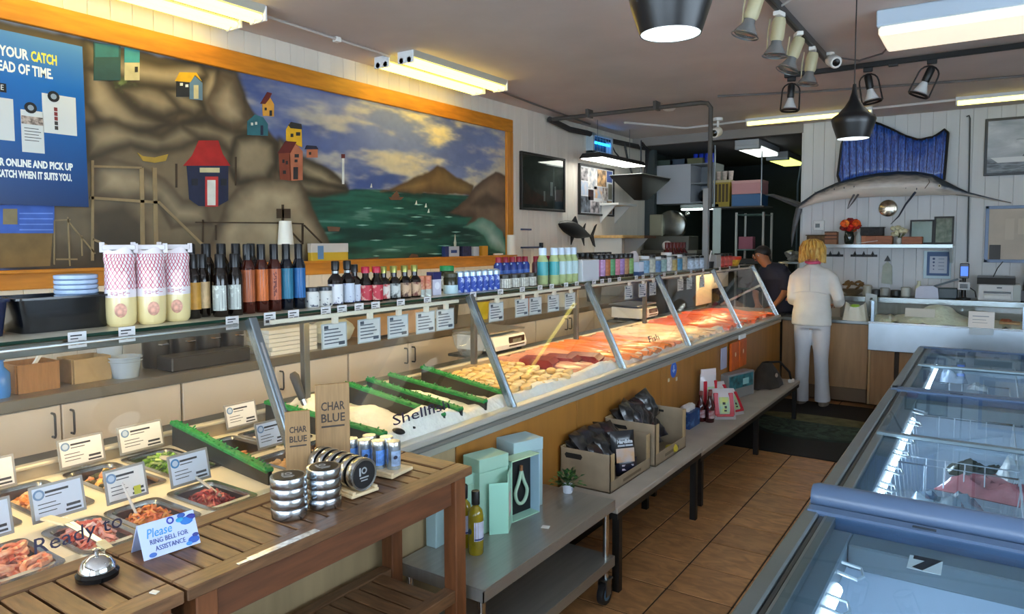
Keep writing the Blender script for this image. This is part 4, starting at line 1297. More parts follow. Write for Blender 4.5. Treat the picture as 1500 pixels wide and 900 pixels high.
# low bench
BT = m('#b3ada3', .4, n=.08, s=5)
def bench(label, y, L, x0, z, legs):
    t = T('low_bench', label, 'bench', (x0, y, 0))
    MB().box(-.36, 0, 0, L, z - .03, z, .004).out('bench_top', BT, t)
    MB().box(-.355, -.005, .01, L - .01, z - .06, z - .03).out('frame', m('#1c1a19', .5), t)
    for ly in legs:
        for lx in (-.33, -.03):
            MB().box(lx - .018, lx + .018, ly - .018, ly + .018, 0, z - .06, .002).out('leg', m('#141312', .5), t)
    return t


bench('low grey bench under the open cardboard boxes of chip bags', 2.84, 1.13, -1.36, .42, (.06, 1.07))
bench('low grey bench with the red mayonnaise bags, farther along', 4.07, 2.62, -1.405, .356, (.07, 1.31, 2.55))

# door mats
mt_ = T('floor_mat', 'black rubber mat with a patterned green oval, by the standing woman', 'mat', (-1.2, 6.5, .006))
MB().box(-.68, .62, -1.0, .95, 0, .008, .003).out('rubber', m('#141416', .7, n=.2, s=40), mt_)
ov = [(.55 * math.cos(2 * PI * k / 40), .42 * math.sin(2 * PI * k / 40)) for k in range(40)]
MB().prism([(a - .02, b_ - .1) for a, b_ in ov], 'z', .008, .009).out('oval_print', m('#26423c', .8, n=.5, s=8, col2='#14201f'), mt_)
MB().prism([(a * .9 - .02, b_ * .85 - .1) for a, b_ in ov], 'z', .009, .0096).out('oval_print', m('#3d5247', .8, n=.6, s=9, d=2), mt_)
MB().prism([(a * 1.0 - .02, b_ * .35 + .22) for a, b_ in ov], 'z', .0096, .0102).out('oval_print', m('#6e6c4a', .8, n=.3, s=9), mt_)
# ================================================================ ISLAND FREEZERS
FB = m('#9aa6ac', .4, .2)
FRAME = m('#7d8688', .35, .7, n=.05, s=5)
LINER = m('#ccd6e2', .35)
BLUEB = m('#506685', .3, n=.05, s=3)
LID = glass('#e6f0f6', .5)
FW = 1.12


def freezer(label, y, L, tube):
    t = T('island_freezer', label, 'freezer', (-.415, y, 0))
    zt = .85
    for nm, a in (('side_wall', (0, .07, 0, L)), ('side_wall', (FW - .07, FW, 0, L)), ('end_wall', (.07, FW - .07, 0, .07)), ('end_wall', (.07, FW - .07, L - .07, L))):
        MB().mat(0).box(*a, .06, zt - .04).out(nm, [LINER], t)
    MB().box(.07, FW - .07, .07, L - .07, .06, .12).out('liner_floor', LINER, t)
    MB().box(-.006, -.001, .0, L, .08, zt - .05).out('outer_panel', m('#b8bec0', .4), t)
    MB().box(.03, FW - .03, .03, L - .03, 0, .06).out('plinth', BLACK, t)
    # grey inner rim step and warm cable channel
    for a, b_ in (((.055, .12), None), ((FW - .12, FW - .055), None)):
        MB().box(a[0], a[1], .06, L - .06, zt - .10, zt - .035, .004).out('inner_rim', m('#7c868c', .4), t)
    for a in (.06, L - .15):
        MB().box(.12, FW - .12, a, a + .09, zt - .10, zt - .035, .004).out('inner_rim', m('#7c868c', .4), t)
    # aluminium top frame, grooves, bumper
    MB().box(-.012, .03, -.0, L, zt - .05, zt, .005).out('top_frame', FRAME, t)
    MB().box(FW - .03, FW + .012, 0, L, zt - .05, zt, .005).out('top_frame', FRAME, t)
    MB().box(-.022, -.010, .01, L - .01, zt - .10, zt - .055, .004).out('bumper', m('#b4a58a', .6, n=.35, s=18, st=(1, 3, 1), b=.4), t)
    MB().box(.034, .044, .02, L - .02, zt - .03, zt - .008).out('track', m('#2f3436', .4), t)
    MB().box(.046, .075, .02, L - .02, zt - .03, zt - .004, .002).out('track_rail', FRAME, t)
    if tube:
        MB().lathe([(.001, 0), (.034, .004), (.040, .02), (.040, FW - .0), (.034, FW + .016), (.001, FW + .02)], (-.01, .03, zt + .012), 20, 'x').out('rounded_end', BLUEB, t, True)
        MB().box(-.006, FW, -.0, .07, zt - .06, zt - .005, .006).out('end_frame', BLUEB, t)
    else:
        MB().box(-.006, FW, 0, .05, zt - .05, zt, .005).out('end_frame', BLUEB, t)
    MB().box(-.006, FW, L - .055, L, zt - .05, zt + .004, .006).out('end_frame', BLUEB, t)
    for xx in (.26, .72):
        MB().box(xx, xx + .055, L - .036, L - .026, zt + .003, zt + .007).out('frame_slot', m('#24303c', .5), t)
    # two sliding lids
    h = L / 2
    for k, (a, b_, zz) in enumerate(((.05, h + .02, zt - .012), (h - .02, L - .05, zt - .002))):
        l = MB().box(.055, FW - .05, a, b_, zz - .004, zz).out('glass_lid', LID, t)
        e = b_ if k == 0 else a
        MB().box(.05, FW - .05, e - .014, e + .014, zz - .008, zz + .008, .003).out('lid_handle_rail', m('#74868f', .3, .6), l)
    led = MB().cyl((.118, .25, .755), (.118, L - .3, .755), .017, n=10).out('led_strip', m('#eaf6ff', .4, e=12), t, True)
    return t


def basket(parent, y0, y1, x0, x1, z0, z1, n=7):
    """white wire divider basket"""
    wm = m('#d4dbe2', .35)
    b_ = MB()
    b_.tube([(x0, y0, z1), (x1, y0, z1), (x1, y1, z1), (x0, y1, z1)], .004, 6, True)
    b_.tube([(x0 + .04, y0 + .03, z0), (x1 - .04, y0 + .03, z0), (x1 - .04, y1 - .03, z0), (x0 + .04, y1 - .03, z0)], .003, 6, True)
    for k in range(n):
        f = k / (n - 1)
        yy = y0 + (y1 - y0) * f
        ya = y0 + .03 + (y1 - y0 - .06) * f
        b_.tube([(x0, yy, z1), (x0 + .04, ya, z0), (x1 - .04, ya, z0), (x1, yy, z1)], .0022, 5)
    for k in range(1, 5):
        xx = x0 + .04 + (x1 - x0 - .08) * k / 5
        b_.tube([(xx, y0, z1), (xx, y0 + .03, z0), (xx, y1 - .03, z0), (xx, y1, z1)], .0022, 5)
    return stuff(b_.out('wire_basket', wm, parent, True))


f1 = freezer('near-empty glass-topped island freezer numbered 7 at the bottom right', .20, 1.96, False)
f2 = freezer('island freezer with a rounded blue end, packed with frozen bags', 2.18, 1.96, True)
f3 = freezer('farthest island freezer, in front of the steel ice display', 4.16, 1.72, False)


def number(parent, s, x, y, z):
    c = MB().box(x - .036, x + .036, y - .042, y + .042, z, z + .001).out('number_card', m('#f6f6f2', .5), parent)
    text(s, .10, INK, parent, (x, y, z + .0013), (0, 0, 0), 'number', bold=.007)


number(f1, '7', .30, 1.785, .8155)
number(f2, '6', .35, .16, .80)
# hooks hanging from the rim
def rim_hooks(fz, ys):
    for y in ys:
        MB().tube([(.165, y - .035, .79), (.10, y - .03, .80), (.09, y, .80), (.10, y + .03, .80), (.165, y + .035, .79), (.175, y, .785)], .0045, 6, True).out('hanger_hook', m('#d2d8dc', .35, .3), fz, True)


rim_hooks(f1, (1.70, 1.50, 1.38, 1.12))
basket(f1, .2, 1.45, .12, .56, .42, .77)
basket(f1, .2, 1.5, .62, 1.0, .42, .77)
rim_hooks(f2, (1.70, 1.45, 1.12, .9, .66, .45, .28))
basket(f2, .12, .9, .12, .52, .40, .76)
basket(f2, 1.0, 1.8, .12, .52, .40, .76)
basket(f2, .12, .9, .56, 1.0, .40, .76)
basket(f2, 1.0, 1.8, .56, 1.0, .40, .76)
basket(f3, .12, .8, .12, .52, .40, .76)
basket(f3, .9, 1.6, .56, 1.0, .40, .76)
# bags and packages in the freezers
def frozen_bag(label, x, y, z, s, col, rz, group=None, mt_=None):
    o = MB()
    def f(u, v):
        a, b_ = (u - .5) * 2, (v - .5) * 2
        e = (1 - a ** 4) * (1 - b_ ** 4)
        return (a * s[0] / 2, b_ * s[1] / 2, s[2] * e * (.8 + .35 * math.sin(7 * a + 3 * b_ + x * 9) * math.cos(6 * b_ - y * 5)))
    o.grid(f, 12, 12)
    o.grid(lambda u, v: ((u - .5) * s[0], (v - .5) * s[1], -.003), 1, 1)
    return tag(o.out('frozen_bag', mt_ or m(col, .25, n=.25, s=14, b=.5, coat=.6), None, True, (x, y, z), (rng.uniform(-.15, .15), rng.uniform(-.15, .15), rz)), label, 'frozen bag', group)


F2 = (-.415, 2.18)
for lb, x, y, z, s, c, rz in (
        ('clear bag of frozen scallops by the near left corner of the middle freezer', .20, .22, .58, (.20, .20, .09), '#c4b8ae', .3),
        ('clear bag of pale prawns left of the small number card', .38, .28, .55, (.22, .24, .11), '#b9a898', -.2),
        ('pale frozen bag near the right side of the middle freezer', .62, .22, .56, (.16, .16, .09), '#c2b2a2', .2),
        ('greyish frozen bag at the right edge of the photo', .84, .25, .56, (.18, .16, .09), '#b4b4ac', .5),
        ('large blue-grey film bag in the left basket of the middle freezer', .32, .62, .55, (.30, .34, .12), '#8496a6', .1),
        ('pink salmon pack with dark red streaks in the middle freezer', .44, .93, .60, (.34, .16, .07), '#c2767c', -.25),
        ('flat pink-beige pack behind the pink salmon pack', .68, .92, .56, (.22, .2, .05), '#b59c98', .05),
        ('frosted white bag in the right basket of the middle freezer', .72, .60, .54, (.3, .3, .10), '#a3b0b4', .2),
        ('second frosted white bag beside the frosted one in the right basket', .95, .62, .54, (.22, .3, .10), '#aab4b8', -.2),
        ('dark greenish lump of frozen seaweed in the far half of the middle freezer', .40, 1.30, .56, (.24, .12, .06), '#3c443c', .2),
        ('white crumpled wrapper beside the dark frozen lump', .52, 1.20, .60, (.12, .10, .09), '#c8ced2', .5),
        ('grey box-like pack with a dark square in the far half of the middle freezer', .84, 1.25, .55, (.34, .24, .06), '#8e9698', .02)):
    frozen_bag(lb, F2[0] + x, F2[1] + y, z + .075, s, c, rz)
for lb, x, y, z, s, c, rz in (('pale bluish frozen pack in the far left corner of the farthest freezer', .22, 1.45, .60, (.16, .16, .1), '#a3b2c6', .1), ('flat white pack beside the bluish pack of the farthest freezer', .36, 1.42, .56, (.12, .1, .05), '#d4d8da', .1), ('clear bag near the left rim of the farthest freezer', .22, .45, .58, (.2, .22, .12), '#a4b0b8', .2), ('brownish frozen bag on the right of the farthest freezer', .9, .35, .55, (.3, .34, .12), '#8c8676', .1)):
    frozen_bag(lb, -.415 + x, 4.16 + y, z + .06, s, c, rz)
pk = T('frozen_pack', 'clear-wrapped pack with a pale label at the bottom of freezer 7', 'frozen pack', (-.13, 1.15, .125))
MB().box(-.1, .1, -.13, .13, 0, .05, .01).out('pack', m('#9aa4b4', .25, n=.2, s=12, b=.3), pk)
MB().box(-.06, .04, -.05, .05, .05, .052).out('label', m('#b9c6d4', .4), pk)
pk2 = T('frozen_pack', 'salmon coloured pack at the bottom edge, inside freezer 7', 'frozen pack', (-.08, .85, .125))
MB().box(-.12, .12, -.1, .1, 0, .05, .01).out('pack', m('#b98a78', .3, n=.2, s=12, b=.3), pk2)
# ================================================================ SERVICE COUNTER, ICE DISPLAY AND BACK WALL
LW = m('#a58058', .45, n=.12, s=4, st=(6, 6, .6))
LW2 = m('#8e6a44', .5, n=.12, s=4, st=(6, 6, .6))
sc = T('service_counter', 'light wood service counter behind the standing woman', 'counter', (-1.78, 7.58, 0))
MB().box(0, .80, .02, .06, .03, .80, .002).out('front_panel', LW, sc)
MB().box(-.0, .80, .06, .27, .03, .80).out('cabinet', m('#4a3a2a', .6), sc)
MB().box(-.02, .82, -.02, .275, .80, .835, .006).out('counter_top', m('#8f9698', .3, .8), sc)
MB().box(.05, .80, .01, .025, .03, .16, .002).out('kick_board', m('#6f5a44', .6), sc)
# raised steel counter along the back wall
rc = T('steel_counter', 'long steel counter along the back wall carrying the printer', 'counter', (-1.30, 7.86, 0))
MB().box(0, 3.6, 0, .42, 1.015, 1.05, .006).out('counter_top', m('#8d9496', .25, 1.0), rc)
MB().box(0, 3.6, -.004, 0, 1.0, 1.052, .002).out('front_edge', m('#9aa2a4', .22, 1.0), rc)
MB().box(.02, 3.58, .03, .42, .10, 1.015).out('cabinet', m('#7f837f', .5), rc)
# ice display
ic = T('ice_display', 'steel ice display with low glass front and a heap of crushed ice', 'ice display', (-.955, 7.40, 0))
MB().box(0, 2.3, .0, .46, .58, .84, .004).out('steel_front', m('#aab8c4', .32, 1.0, n=.1, s=3), ic)
MB().box(-.004, 2.3, -.006, .01, .836, .852, .002).out('top_lip', m('#dfe8ee', .2, .8), ic)
MB().box(.02, 2.3, .004, .010, .852, 1.045).out('front_glass', PANE2, ic)
MB().box(.0, .006, .004, .44, .852, 1.045).out('side_glass', PANE2, ic)
for xx in (.02, 1.18, 2.2):
    MB().box(xx, xx + .03, -.004, .02, .85, 1.05, .003).out('glass_post', m('#a9bccc', .25, .8), ic)
ice_m = m('#e4ead8', .35, n=.06, s=30, b=.6, sss=.2)
g = MB()
def heap(u, v):
    x = .04 + u * 2.2
    y = .02 + v * .42
    z = .85 + .045 * math.sin(PI * v) + .13 * math.exp(-((x - .55) / .16) ** 2) * math.sin(PI * min(1, v * 1.1)) + .012 * math.sin(31 * x) * math.cos(27 * y) + .01 * rng.uniform(-1, 1)
    return (x, y, z)
g.grid(heap, 60, 12)
stuff(g.out('crushed_ice', ice_m, ic, True))
for a, b_, mt_ in ((.02, .22, LW2), (.26, .62, LW2), (.66, 1.1, LW2), (1.14, 2.25, LW2)):
    MB().box(a, b_, .06, .08, .05, .575, .003).out('wood_panel', mt_, ic)
MB().box(0, .02, .05, .44, .05, .58).out('end_panel', m('#a3845a', .5), ic)
MB().box(.02, 2.25, .08, .44, .05, .575).out('cabinet', m('#2b211a', .7), ic)
cr = T('ice_sign_card', 'white sign card standing before the glass of the ice display', 'sign card', (-.16, 7.375, .86))
MB().box(0, .19, 0, .004, -.01, .135, .001).out('card', PAPER, cr)
MB().box(.01, .185, -.012, -.008, -.07, -.012, .001).out('lower_card', m('#b9cbd8', .4), cr)
stuff(MB().box(.03, .15, -.001, 0, .09, .096).box(.03, .13, -.001, 0, .06, .064).box(.03, .14, -.001, 0, .035, .038).out('print', m('#7a8a98', .6), cr))
c3 = T('ice_sign_card', 'white slanted card lying on the ice heap', 'sign card', (-.55, 7.47, .93), rot=(R(-35), 0, 0))
MB().box(-.11, .13, 0, .004, -.02, .07, .001).out('card', PAPER, c3)
tr2 = T('food_tray', 'small tray of reddish brown crab pieces at the right of the ice', 'tray', (.14, 7.52, .885))
MB().box(-.075, .075, -.06, .06, 0, .02, .003).out('tray', m('#c9a070', .5), tr2)
for k in range(9):
    MB().ell((rng.uniform(-.05, .05), rng.uniform(-.04, .04), .025), (.022, .018, .016), 7, 5, jit=.2).out('crab_piece', m('#a4542e', .4, n=.2, s=30, rnd=.2), tr2, True)
bg2 = T('plastic_bag', 'white plastic bag with a green bottle top behind the woman', 'bag', (-1.10, 7.62, .835))
def bagf(u, v):
    a = 2 * PI * u
    h = v
    r1 = 1 - .25 * h + .05 * math.sin(9 * a)
    top = .13 + .05 * math.cos(a * 1) ** 2 * h
    return (.12 * math.cos(a) * r1, .09 * math.sin(a) * r1, h * top)
MB().grid(bagf, 22, 6).out('bag', m('#e6e2cf', .45, b=.3, s=20), bg2, True)
MB().lathe([(.05, .0), (.05, .14), (.03, .155)], (.0, .0, 0), 14).out('green_lid', m('#a8d848', .4), bg2, True)
ch = T('price_stand', 'grey tilted stand at the left end of the ice display', 'stand', (-1.02, 7.46, .84))
MB().prism([(-.03, 0), (.1, 0), (.09, .24), (-.01, .26)], 'y', .3, .31).out('plate', m('#8b8f8c', .4, .6), ch)
MB().lathe([(.012, 0), (.012, .01)], (.04, .30, .2), 10, 'y').out('knob', WHITE, ch)
MB().box(-.02, .06, .29, .4, 0, .015, .002).out('foot', STEELD, ch)

# shelf on the back wall
ws = T('wall_shelf', 'steel wall shelf below the sailfish with flowers and frames', 'shelf', (-1.66, 8.0, 1.575))
MB().box(0, 1.34, 0, .29, -.012, 0, .002).out('shelf_plate', STEEL, ws)
MB().box(0, 1.34, -.004, 0, -.034, .003, .002).out('front_lip', m('#a4aeb2', .3, .6), ws)
for xx in (.08, 1.32):
    MB().prism([(0.0, -.012), (.29, -.012), (.29, -.19), (.27, -.19)], 'x', xx - .012, xx + .012).out('bracket', m('#dfe8ea', .3, .5), ws)
SZ = 1.578

# framed boat photograph
bp = T('framed_photo', 'framed black and white photograph of a boat on the back wall', 'picture', (-.10, BY - .03, 2.235))
MB().box(0, .75, 0, .03, 0, .545, .003).out('frame', m('#1c2026', .4), bp)
MB().box(.025, .725, -.002, 0, .025, .52).out('print', ramp3('mat_boat_photo', ((.3, '#8b96a3'), (.55, '#b4bcc6'), (.7, '#d3d9df')), 3, (1, 1, 3)), bp)
MB().box(.025, .725, -.003, -.002, .025, .16).out('water_print', ramp3('mat_boat_water', ((.35, '#4c545e'), (.6, '#8d97a2')), 9, (1, 1, 6)), bp)
MB().prism([(.05, .17), (.11, .12), (.6, .12), (.66, .2), (.45, .17)], 'y', -.004, -.003).out('hull_print', m('#d8dde2', .5), bp)
MB().prism([(.3, .17), (.5, .17), (.5, .25), (.34, .25)], 'y', -.0045, -.0035).out('cabin_print', m('#5c6670', .5), bp)
MB().box(.36, .366, -.0045, -.0035, .25, .42).box(.25, .52, -.0045, -.0035, .33, .334).box(.55, .555, -.0045, -.0035, .2, .36).out('mast_print', m('#5c6670', .5), bp)
# whiteboard
wb_ = T('notice_board', 'large beige notice board in a blue frame at the right of the back wall', 'notice board', (-.07, BY - .025, 1.40))
MB().box(0, 1.3, .005, .025, 0, .545).out('board', m('#b3a898', .5, n=.06, s=5), wb_)
for a in ((0, 1.3, 0, .03), (0, 1.3, .515, .545), (0, .03, 0, .545), (1.27, 1.3, 0, .545)):
    MB().box(a[0], a[1], 0, .025, a[2], a[3], .003).out('frame_bar', m('#6b83a8', .4), wb_)
MB().box(.04, .13, -.003, .004, .03, .17).out('dark_card', m('#2e2b28', .5), wb_)
for k in range(5):
    MB().box(.16 + .1 * k, .23 + .1 * k, -.001, .004, .22 + .05 * (k % 2), .42).out('pinned_sheet', m('#bcb2a2', .6, rnd=.05), wb_)
MB().box(.34, .42, -.002, .004, .45, .47).out('dark_strip', INK, wb_)

# sailfish
def lerp(a, b_, t):
    return a + (b_ - a) * t


sf = T('mounted_sailfish', 'mounted sailfish with a tall blue fin on the back wall', 'fish trophy', (-1.0, BY - .10, 2.0))
# spine points along x (tail to bill): x, z, half height, half width
SP = [(-.79, -.02, .025, .015), (-.72, .02, .03, .02), (-.60, .08, .05, .03), (-.40, .14, .075, .045), (-.2, .175, .09, .055), (0.0, .19, .10, .06), (.18, .19, .105, .06), (.34, .185, .10, .06), (.48, .17, .085, .052), (.58, .135, .06, .042), (.68, .10, .035, .028), (.78, .065, .016, .014), (.95, .015, .009, .009), (1.13, -.035, .004, .004)]
g = MB()
rs = []
for x, z, hh, hw in SP:
    hh *= 1.22
    rs.append([(x, -hw * math.sin(2 * PI * k / 14), z + hh * math.cos(2 * PI * k / 14)) for k in range(14)])
g.rings(rs)
def fish_mat():
    M = bpy.data.materials.new('mat_sailfish')
    M.use_nodes = True
    nt = M.node_tree
    P = nt.nodes['Principled BSDF']
    at = nt.nodes.new('ShaderNodeAttribute')
    at.attribute_name = 'back'
    nz = nt.nodes.new('ShaderNodeTexNoise')
    nz.inputs['Scale'].default_value = 14
    ad = nt.nodes.new('ShaderNodeMath')
    ad.operation = 'MULTIPLY_ADD'
    ad.inputs[1].default_value = .35
    rp = nt.nodes.new('ShaderNodeValToRGB')
    for e, (p, c) in zip(rp.color_ramp.elements, ((.45, '#a79f98'), (.72, '#1c2a3c'))):
        e.position = p
        e.color = (*lin(c), 1)
    e = rp.color_ramp.elements.new(.25)
    e.color = (*lin('#c9c2b8'), 1)
    nt.links.new(nz.outputs[0], ad.inputs[0])
    nt.links.new(at.outputs['Fac'], ad.inputs[2])
    nt.links.new(ad.outputs[0], rp.inputs[0])
    nt.links.new(rp.outputs[0], P.inputs['Base Color'])
    P.inputs['Roughness'].default_value = .3
    return M


fo = g.out('body', fish_mat(), sf, True)
att = fo.data.attributes.new('back', 'FLOAT', 'POINT')
n = 14
for i, v in enumerate(fo.data.vertices):
    k = i % n
    x = SP[i // n][0]
    att.data[i].value = max(0, min(1, .40 + .42 * math.cos(2 * PI * k / n) + (.25 if x > .5 or x < -.6 else 0))) - .17
FIN = m('#142c70', .3, n=.35, s=6, st=(14, 1, 3), col2='#3566c8', coat=.3, d=1.5)
g = MB()
def fin(u, v):
    x = lerp(-.36, .58, u)
    # base follows the back of the fish
    base = .25 + .06 * math.sin(PI * min(1, u * 1.1)) - .02
    prof = [(0, .10), (.04, .42), (.12, .50), (.28, .52), (.45, .44), (.62, .36), (.75, .33), (.88, .37), (.97, .43), (1.0, .40)]
    h = .3
    for (a, ha), (b_, hb) in zip(prof[:-1], prof[1:]):
        if a <= u <= b_:
            h = lerp(ha, hb, (u - a) / (b_ - a))
    x2 = x + .02 * v - .05 * (1 - u) * v
    return (x2, .012 * math.sin(u * 90) * v, base + (h * 1.2 - .02) * v - .02)
g.grid(fin, 60, 6)
fo = g.out('sail_fin', FIN, sf, True)
so = fo.modifiers.new('thick', 'SOLIDIFY')
so.thickness = .004
for k in range(15):
    u = .03 + k * .067
    pts = [fin(u, v) for v in (0, .35, .7, 1.0)]
    MB().tube([(p[0], p[1] - .004, p[2]) for p in pts], .0035, 5).out('fin_ray', m('#12245c', .4), sf)
edge = [fin(u, 1.0) for u in [k / 30 for k in range(31)]]
MB().tube([(p[0], p[1], p[2]) for p in edge], .012, 6).out('fin_edge', m('#0c1018', .5), sf)
MB().tube([fin(1.0, v) for v in (0, .5, 1.0)], .014, 6).out('fin_edge', m('#0c1018', .5), sf)
MB().tube([fin(0.0, v) for v in (0, .5, 1.0)], .014, 6).out('fin_edge', m('#0c1018', .5), sf)
TAILM = m('#4a4c50', .4, n=.2, s=10)
for pts in ([(-.76, 0, -.0), (-.9, 0, .06), (-1.05, .0, .12), (-1.13, 0, .13)], [(-.77, 0, -.03), (-.80, 0, -.16), (-.83, 0, -.32), (-.84, 0, -.45)]):
    MB().tube(pts, [.035, .03, .018, .004], 8).out('tail_lobe', TAILM, sf, True)
MB().tube([(.34, -.04, .10), (.26, -.06, -.02), (.20, -.06, -.14), (.13, -.06, -.22)], [.012, .01, .008, .003], 6).out('pelvic_fin', m('#2a3142', .4), sf, True)
MB().tube([(-.22, -.03, .1), (-.26, -.04, .02), (-.28, -.04, -.05)], [.012, .008, .003], 6).out('anal_fin', m('#5d5c5e', .4), sf, True)
MB().tube([(-.18, -.03, .1), (-.22, -.04, .03), (-.275, -.04, -.05)], [.012, .008, .003], 6).out('anal_fin', m('#5d5c5e', .4), sf, True)
MB().tube([(.56, 0, .10), (.68, 0, .075), (.78, 0, .05), (.86, 0, .03)], [.025, .018, .01, .003], 8).out('lower_jaw', m('#7a766f', .4), sf, True)
for s_ in (-1,):
    e = MB().ell((.545, -.045, .15), (.014, .006, .014), 12, 8).out('eye', m('#d8cfae', .2), sf, True)
    MB().ell((.545, -.05, .15), (.007, .004, .007), 10, 6).out('pupil', BLACKG, e, True)
MB().tube([(.42, -.05, .13), (.44, -.055, .16), (.46, -.054, .19), (.45, -.05, .22)], .004, 5).out('gill_line', m('#5a4a40', .5), sf)
MB().box(-.1, .1, .04, .10, .13, .2).out('mounting_block', m('#5a4a38', .6), sf)
for k in range(11):
    xx = -.6 + k * .095
    MB().ell((xx, -.052, .13 + .05 * math.sin(PI * k / 10)), (.005, .004, .012), 6, 5).out('body_spot', m('#3a4250', .5), sf)
# vertical cable on the back wall, round plate, thermostat
tag(MB().tube([(-.255, BY - .02, 2.82), (-.235, BY - .02, 2.83), (-.225, BY - .018, 2.80), (-.215, BY - .018, 2.2), (-.205, BY - .018, 1.40)], .008, 6).out('wall_cable', m('#4d555a', .5), None, True), 'dark cable running down the back wall left of the boat photo', 'cable')
pt = T('wall_plate', 'round polished metal plaque under the sailfish', 'plaque', (-.915, BY - .02, 1.95))
MB().lathe([(.09, .02), (.085, -.005), (.07, -.012), (.001, -.014)], n=28, ax='y', cap0=False).out('disc', m('#b9b2a2', .15, 1.0, n=.4, s=14), pt, True)
th = T('thermostat', 'square white thermostat on the back wall above the woman', 'thermostat', (-1.585, BY - .02, 1.78))
MB().box(-.05, .06, 0, .02, -.055, .055, .004).out('body', m('#d2d5d6', .4), th)
MB().box(-.03, .015, -.002, 0, -.022, .022).out('screen', m('#4a5252', .3), th)
# ================================================================ WHAT LIES IN THE FISH COUNTER
DECKM = m('#e9e0cd', .4, n=.03, s=5)
front_cells = [(.44, .58), (.60, .745), (.79, .925), (.945, 1.09), (1.125, 1.27)]
back_cells = [(.63, .79), (.83, .975), (1.035, 1.19), (1.22, 1.385)]
dk = MB()
def deck_row(cells, x0, x1, ya, yb):
    prev = ya
    for a, b in cells + [(yb, yb)]:
        if a > prev + 1e-4:
            dk.box(x0, x1, prev, a, .862, .87)
        prev = b
dk.box(-2.5, -2.458, -.2, 1.42, .862, .87).box(-2.12, -2.01, -.2, 1.42, .862, .87).box(-1.772, -1.752 - .05, -.2, 1.42, .862, .87)
deck_row(back_cells, -2.458, -2.12, -.2, 1.42)
deck_row(front_cells, -2.01, -1.772, -.2, 1.42)
at_case(dk, 'salad_deck', DECKM)
d2 = MB()
c2b = [(1.49, 1.64), (1.66, 1.81)]
prev = 1.42
d2.box(-2.5, -2.44, 1.42, 1.86, .852, .86).box(-2.17, -2.11, 1.42, 1.86, .852, .86).box(-1.86, -1.80, 1.42, 1.86, .852, .86)
for x0, x1 in ((-2.44, -2.17), (-2.11, -1.86)):
    prev = 1.42
    for a, b in c2b + [(1.86, 1.86)]:
        d2.box(x0, x1, prev, a, .852, .86)
        prev = b
at_case(d2, 'seafood_deck', DECKM)
PANM = m('#9d9c98', .22, 1.0)
PANIN = m('#6a6660', .3, .9)


def food_pan(label, x0, x1, y0, y1, z=.87, dp=.075):
    cx, cy = (x0 + x1) / 2, (y0 + y1) / 2
    t = T('food_pan', label, 'pan', (cx, cy, z))
    hx, hy = (x1 - x0) / 2, (y1 - y0) / 2

    def rr(ax, ay, zz, c=.025):
        pts = []
        for sx, sy, a0 in ((1, 1, 0), (-1, 1, 90), (-1, -1, 180), (1, -1, 270)):
            for k in range(4):
                a = R(a0 + 30 * k)
                pts.append((sx * (ax - c) + c * math.cos(a), sy * (ay - c) + c * math.sin(a), zz))
        return pts
    MB().rings([rr(hx + .006, hy + .006, .001), rr(hx + .006, hy + .006, .005), rr(hx - .008, hy - .008, .005), rr(hx - .012, hy - .012, -.004), rr(hx - .022, hy - .022, -dp)], True, False, False).out('rim', PANM, t, True)
    MB().rings([rr(hx - .0125, hy - .0125, -.004), rr(hx - .022, hy - .022, -dp), rr(.02, .02, -dp, .01)], True, False, True).out('lining', PANIN, t, True)
    return t


def mound(name, label, cx, cy, z, hx, hy, h, cols, n, sz, kind='shred', cat='salad'):
    """heap of uncountable shreds: mound plus many small strips"""
    b = MB()
    b.grid(lambda u, v: (hx * (2 * u - 1), hy * (2 * v - 1), h * (1 - (2 * u - 1) ** 2) * (1 - (2 * v - 1) ** 2) * .8), 8, 8)
    for k in range(n):
        a, c = rng.uniform(-.95, .95), rng.uniform(-.95, .95)
        p = Vector((a * hx, c * hy, h * (1 - a * a) * (1 - c * c) * .85 + rng.uniform(0, .006)))
        b.mat(rng.randrange(len(cols)))
        M = Euler((rng.uniform(-.6, .6), rng.uniform(-.6, .6), rng.uniform(0, 6.28))).to_matrix()
        if kind == 'shred':
            L, w = sz * rng.uniform(.7, 1.4), sz * .14
            q = M @ Vector((L, 0, 0))
            mid = p + Vector((0, 0, sz * rng.uniform(.1, .35)))
            b.tube([p - q / 2, mid, p + q / 2], [w, w, w * .6], 4)
        else:
            s_ = sz * rng.uniform(.6, 1.1)
            b.ell(p, (s_ * .6, s_ * .42, s_ * .34), 6, 4, M=M.to_4x4(), jit=.15)
    o = b.out(name, [m(c, .35, n=.15, s=40, coat=.3) for c in cols], None, False, (cx, cy, z))
    return stuff(tag(o, label, cat))


PZ = .87
pans = [
    ('steel pan of whole pink prawns at the lower left edge', -2.01, -1.772, .60, .745),
    ('steel pan of pink crab shreds behind the chrome bell', -2.01, -1.772, .79, .925),
    ('steel pan of orange shredded salad beside the small o of the glass lettering', -2.01, -1.772, .945, 1.09),
    ('steel pan of dark red salad nearest the green-edged divider', -2.01, -1.772, 1.125, 1.27),
    ('steel pan of pale orange salad at the left edge, back row', -2.458, -2.12, .83, .975),
    ('steel pan of prawn and kelp salad in the middle of the back row', -2.458, -2.12, 1.035, 1.19),
    ('steel pan of green seaweed salad at the right of the back row', -2.458, -2.12, 1.22, 1.385),
    ('steel pan with a few pink prawns, back row beyond the first divider', -2.44, -2.17, 1.49, 1.64),
    ('steel pan under the farthest white salad card', -2.44, -2.17, 1.66, 1.81),
    ('steel pan beyond the first divider, front row near side', -2.11, -1.86, 1.49, 1.64),
    ('steel pan of pale chopped seafood beyond the first divider', -2.11, -1.86, 1.66, 1.81),
    ('steel pan cut off at the left edge, back row', -2.458, -2.12, .63, .79)]
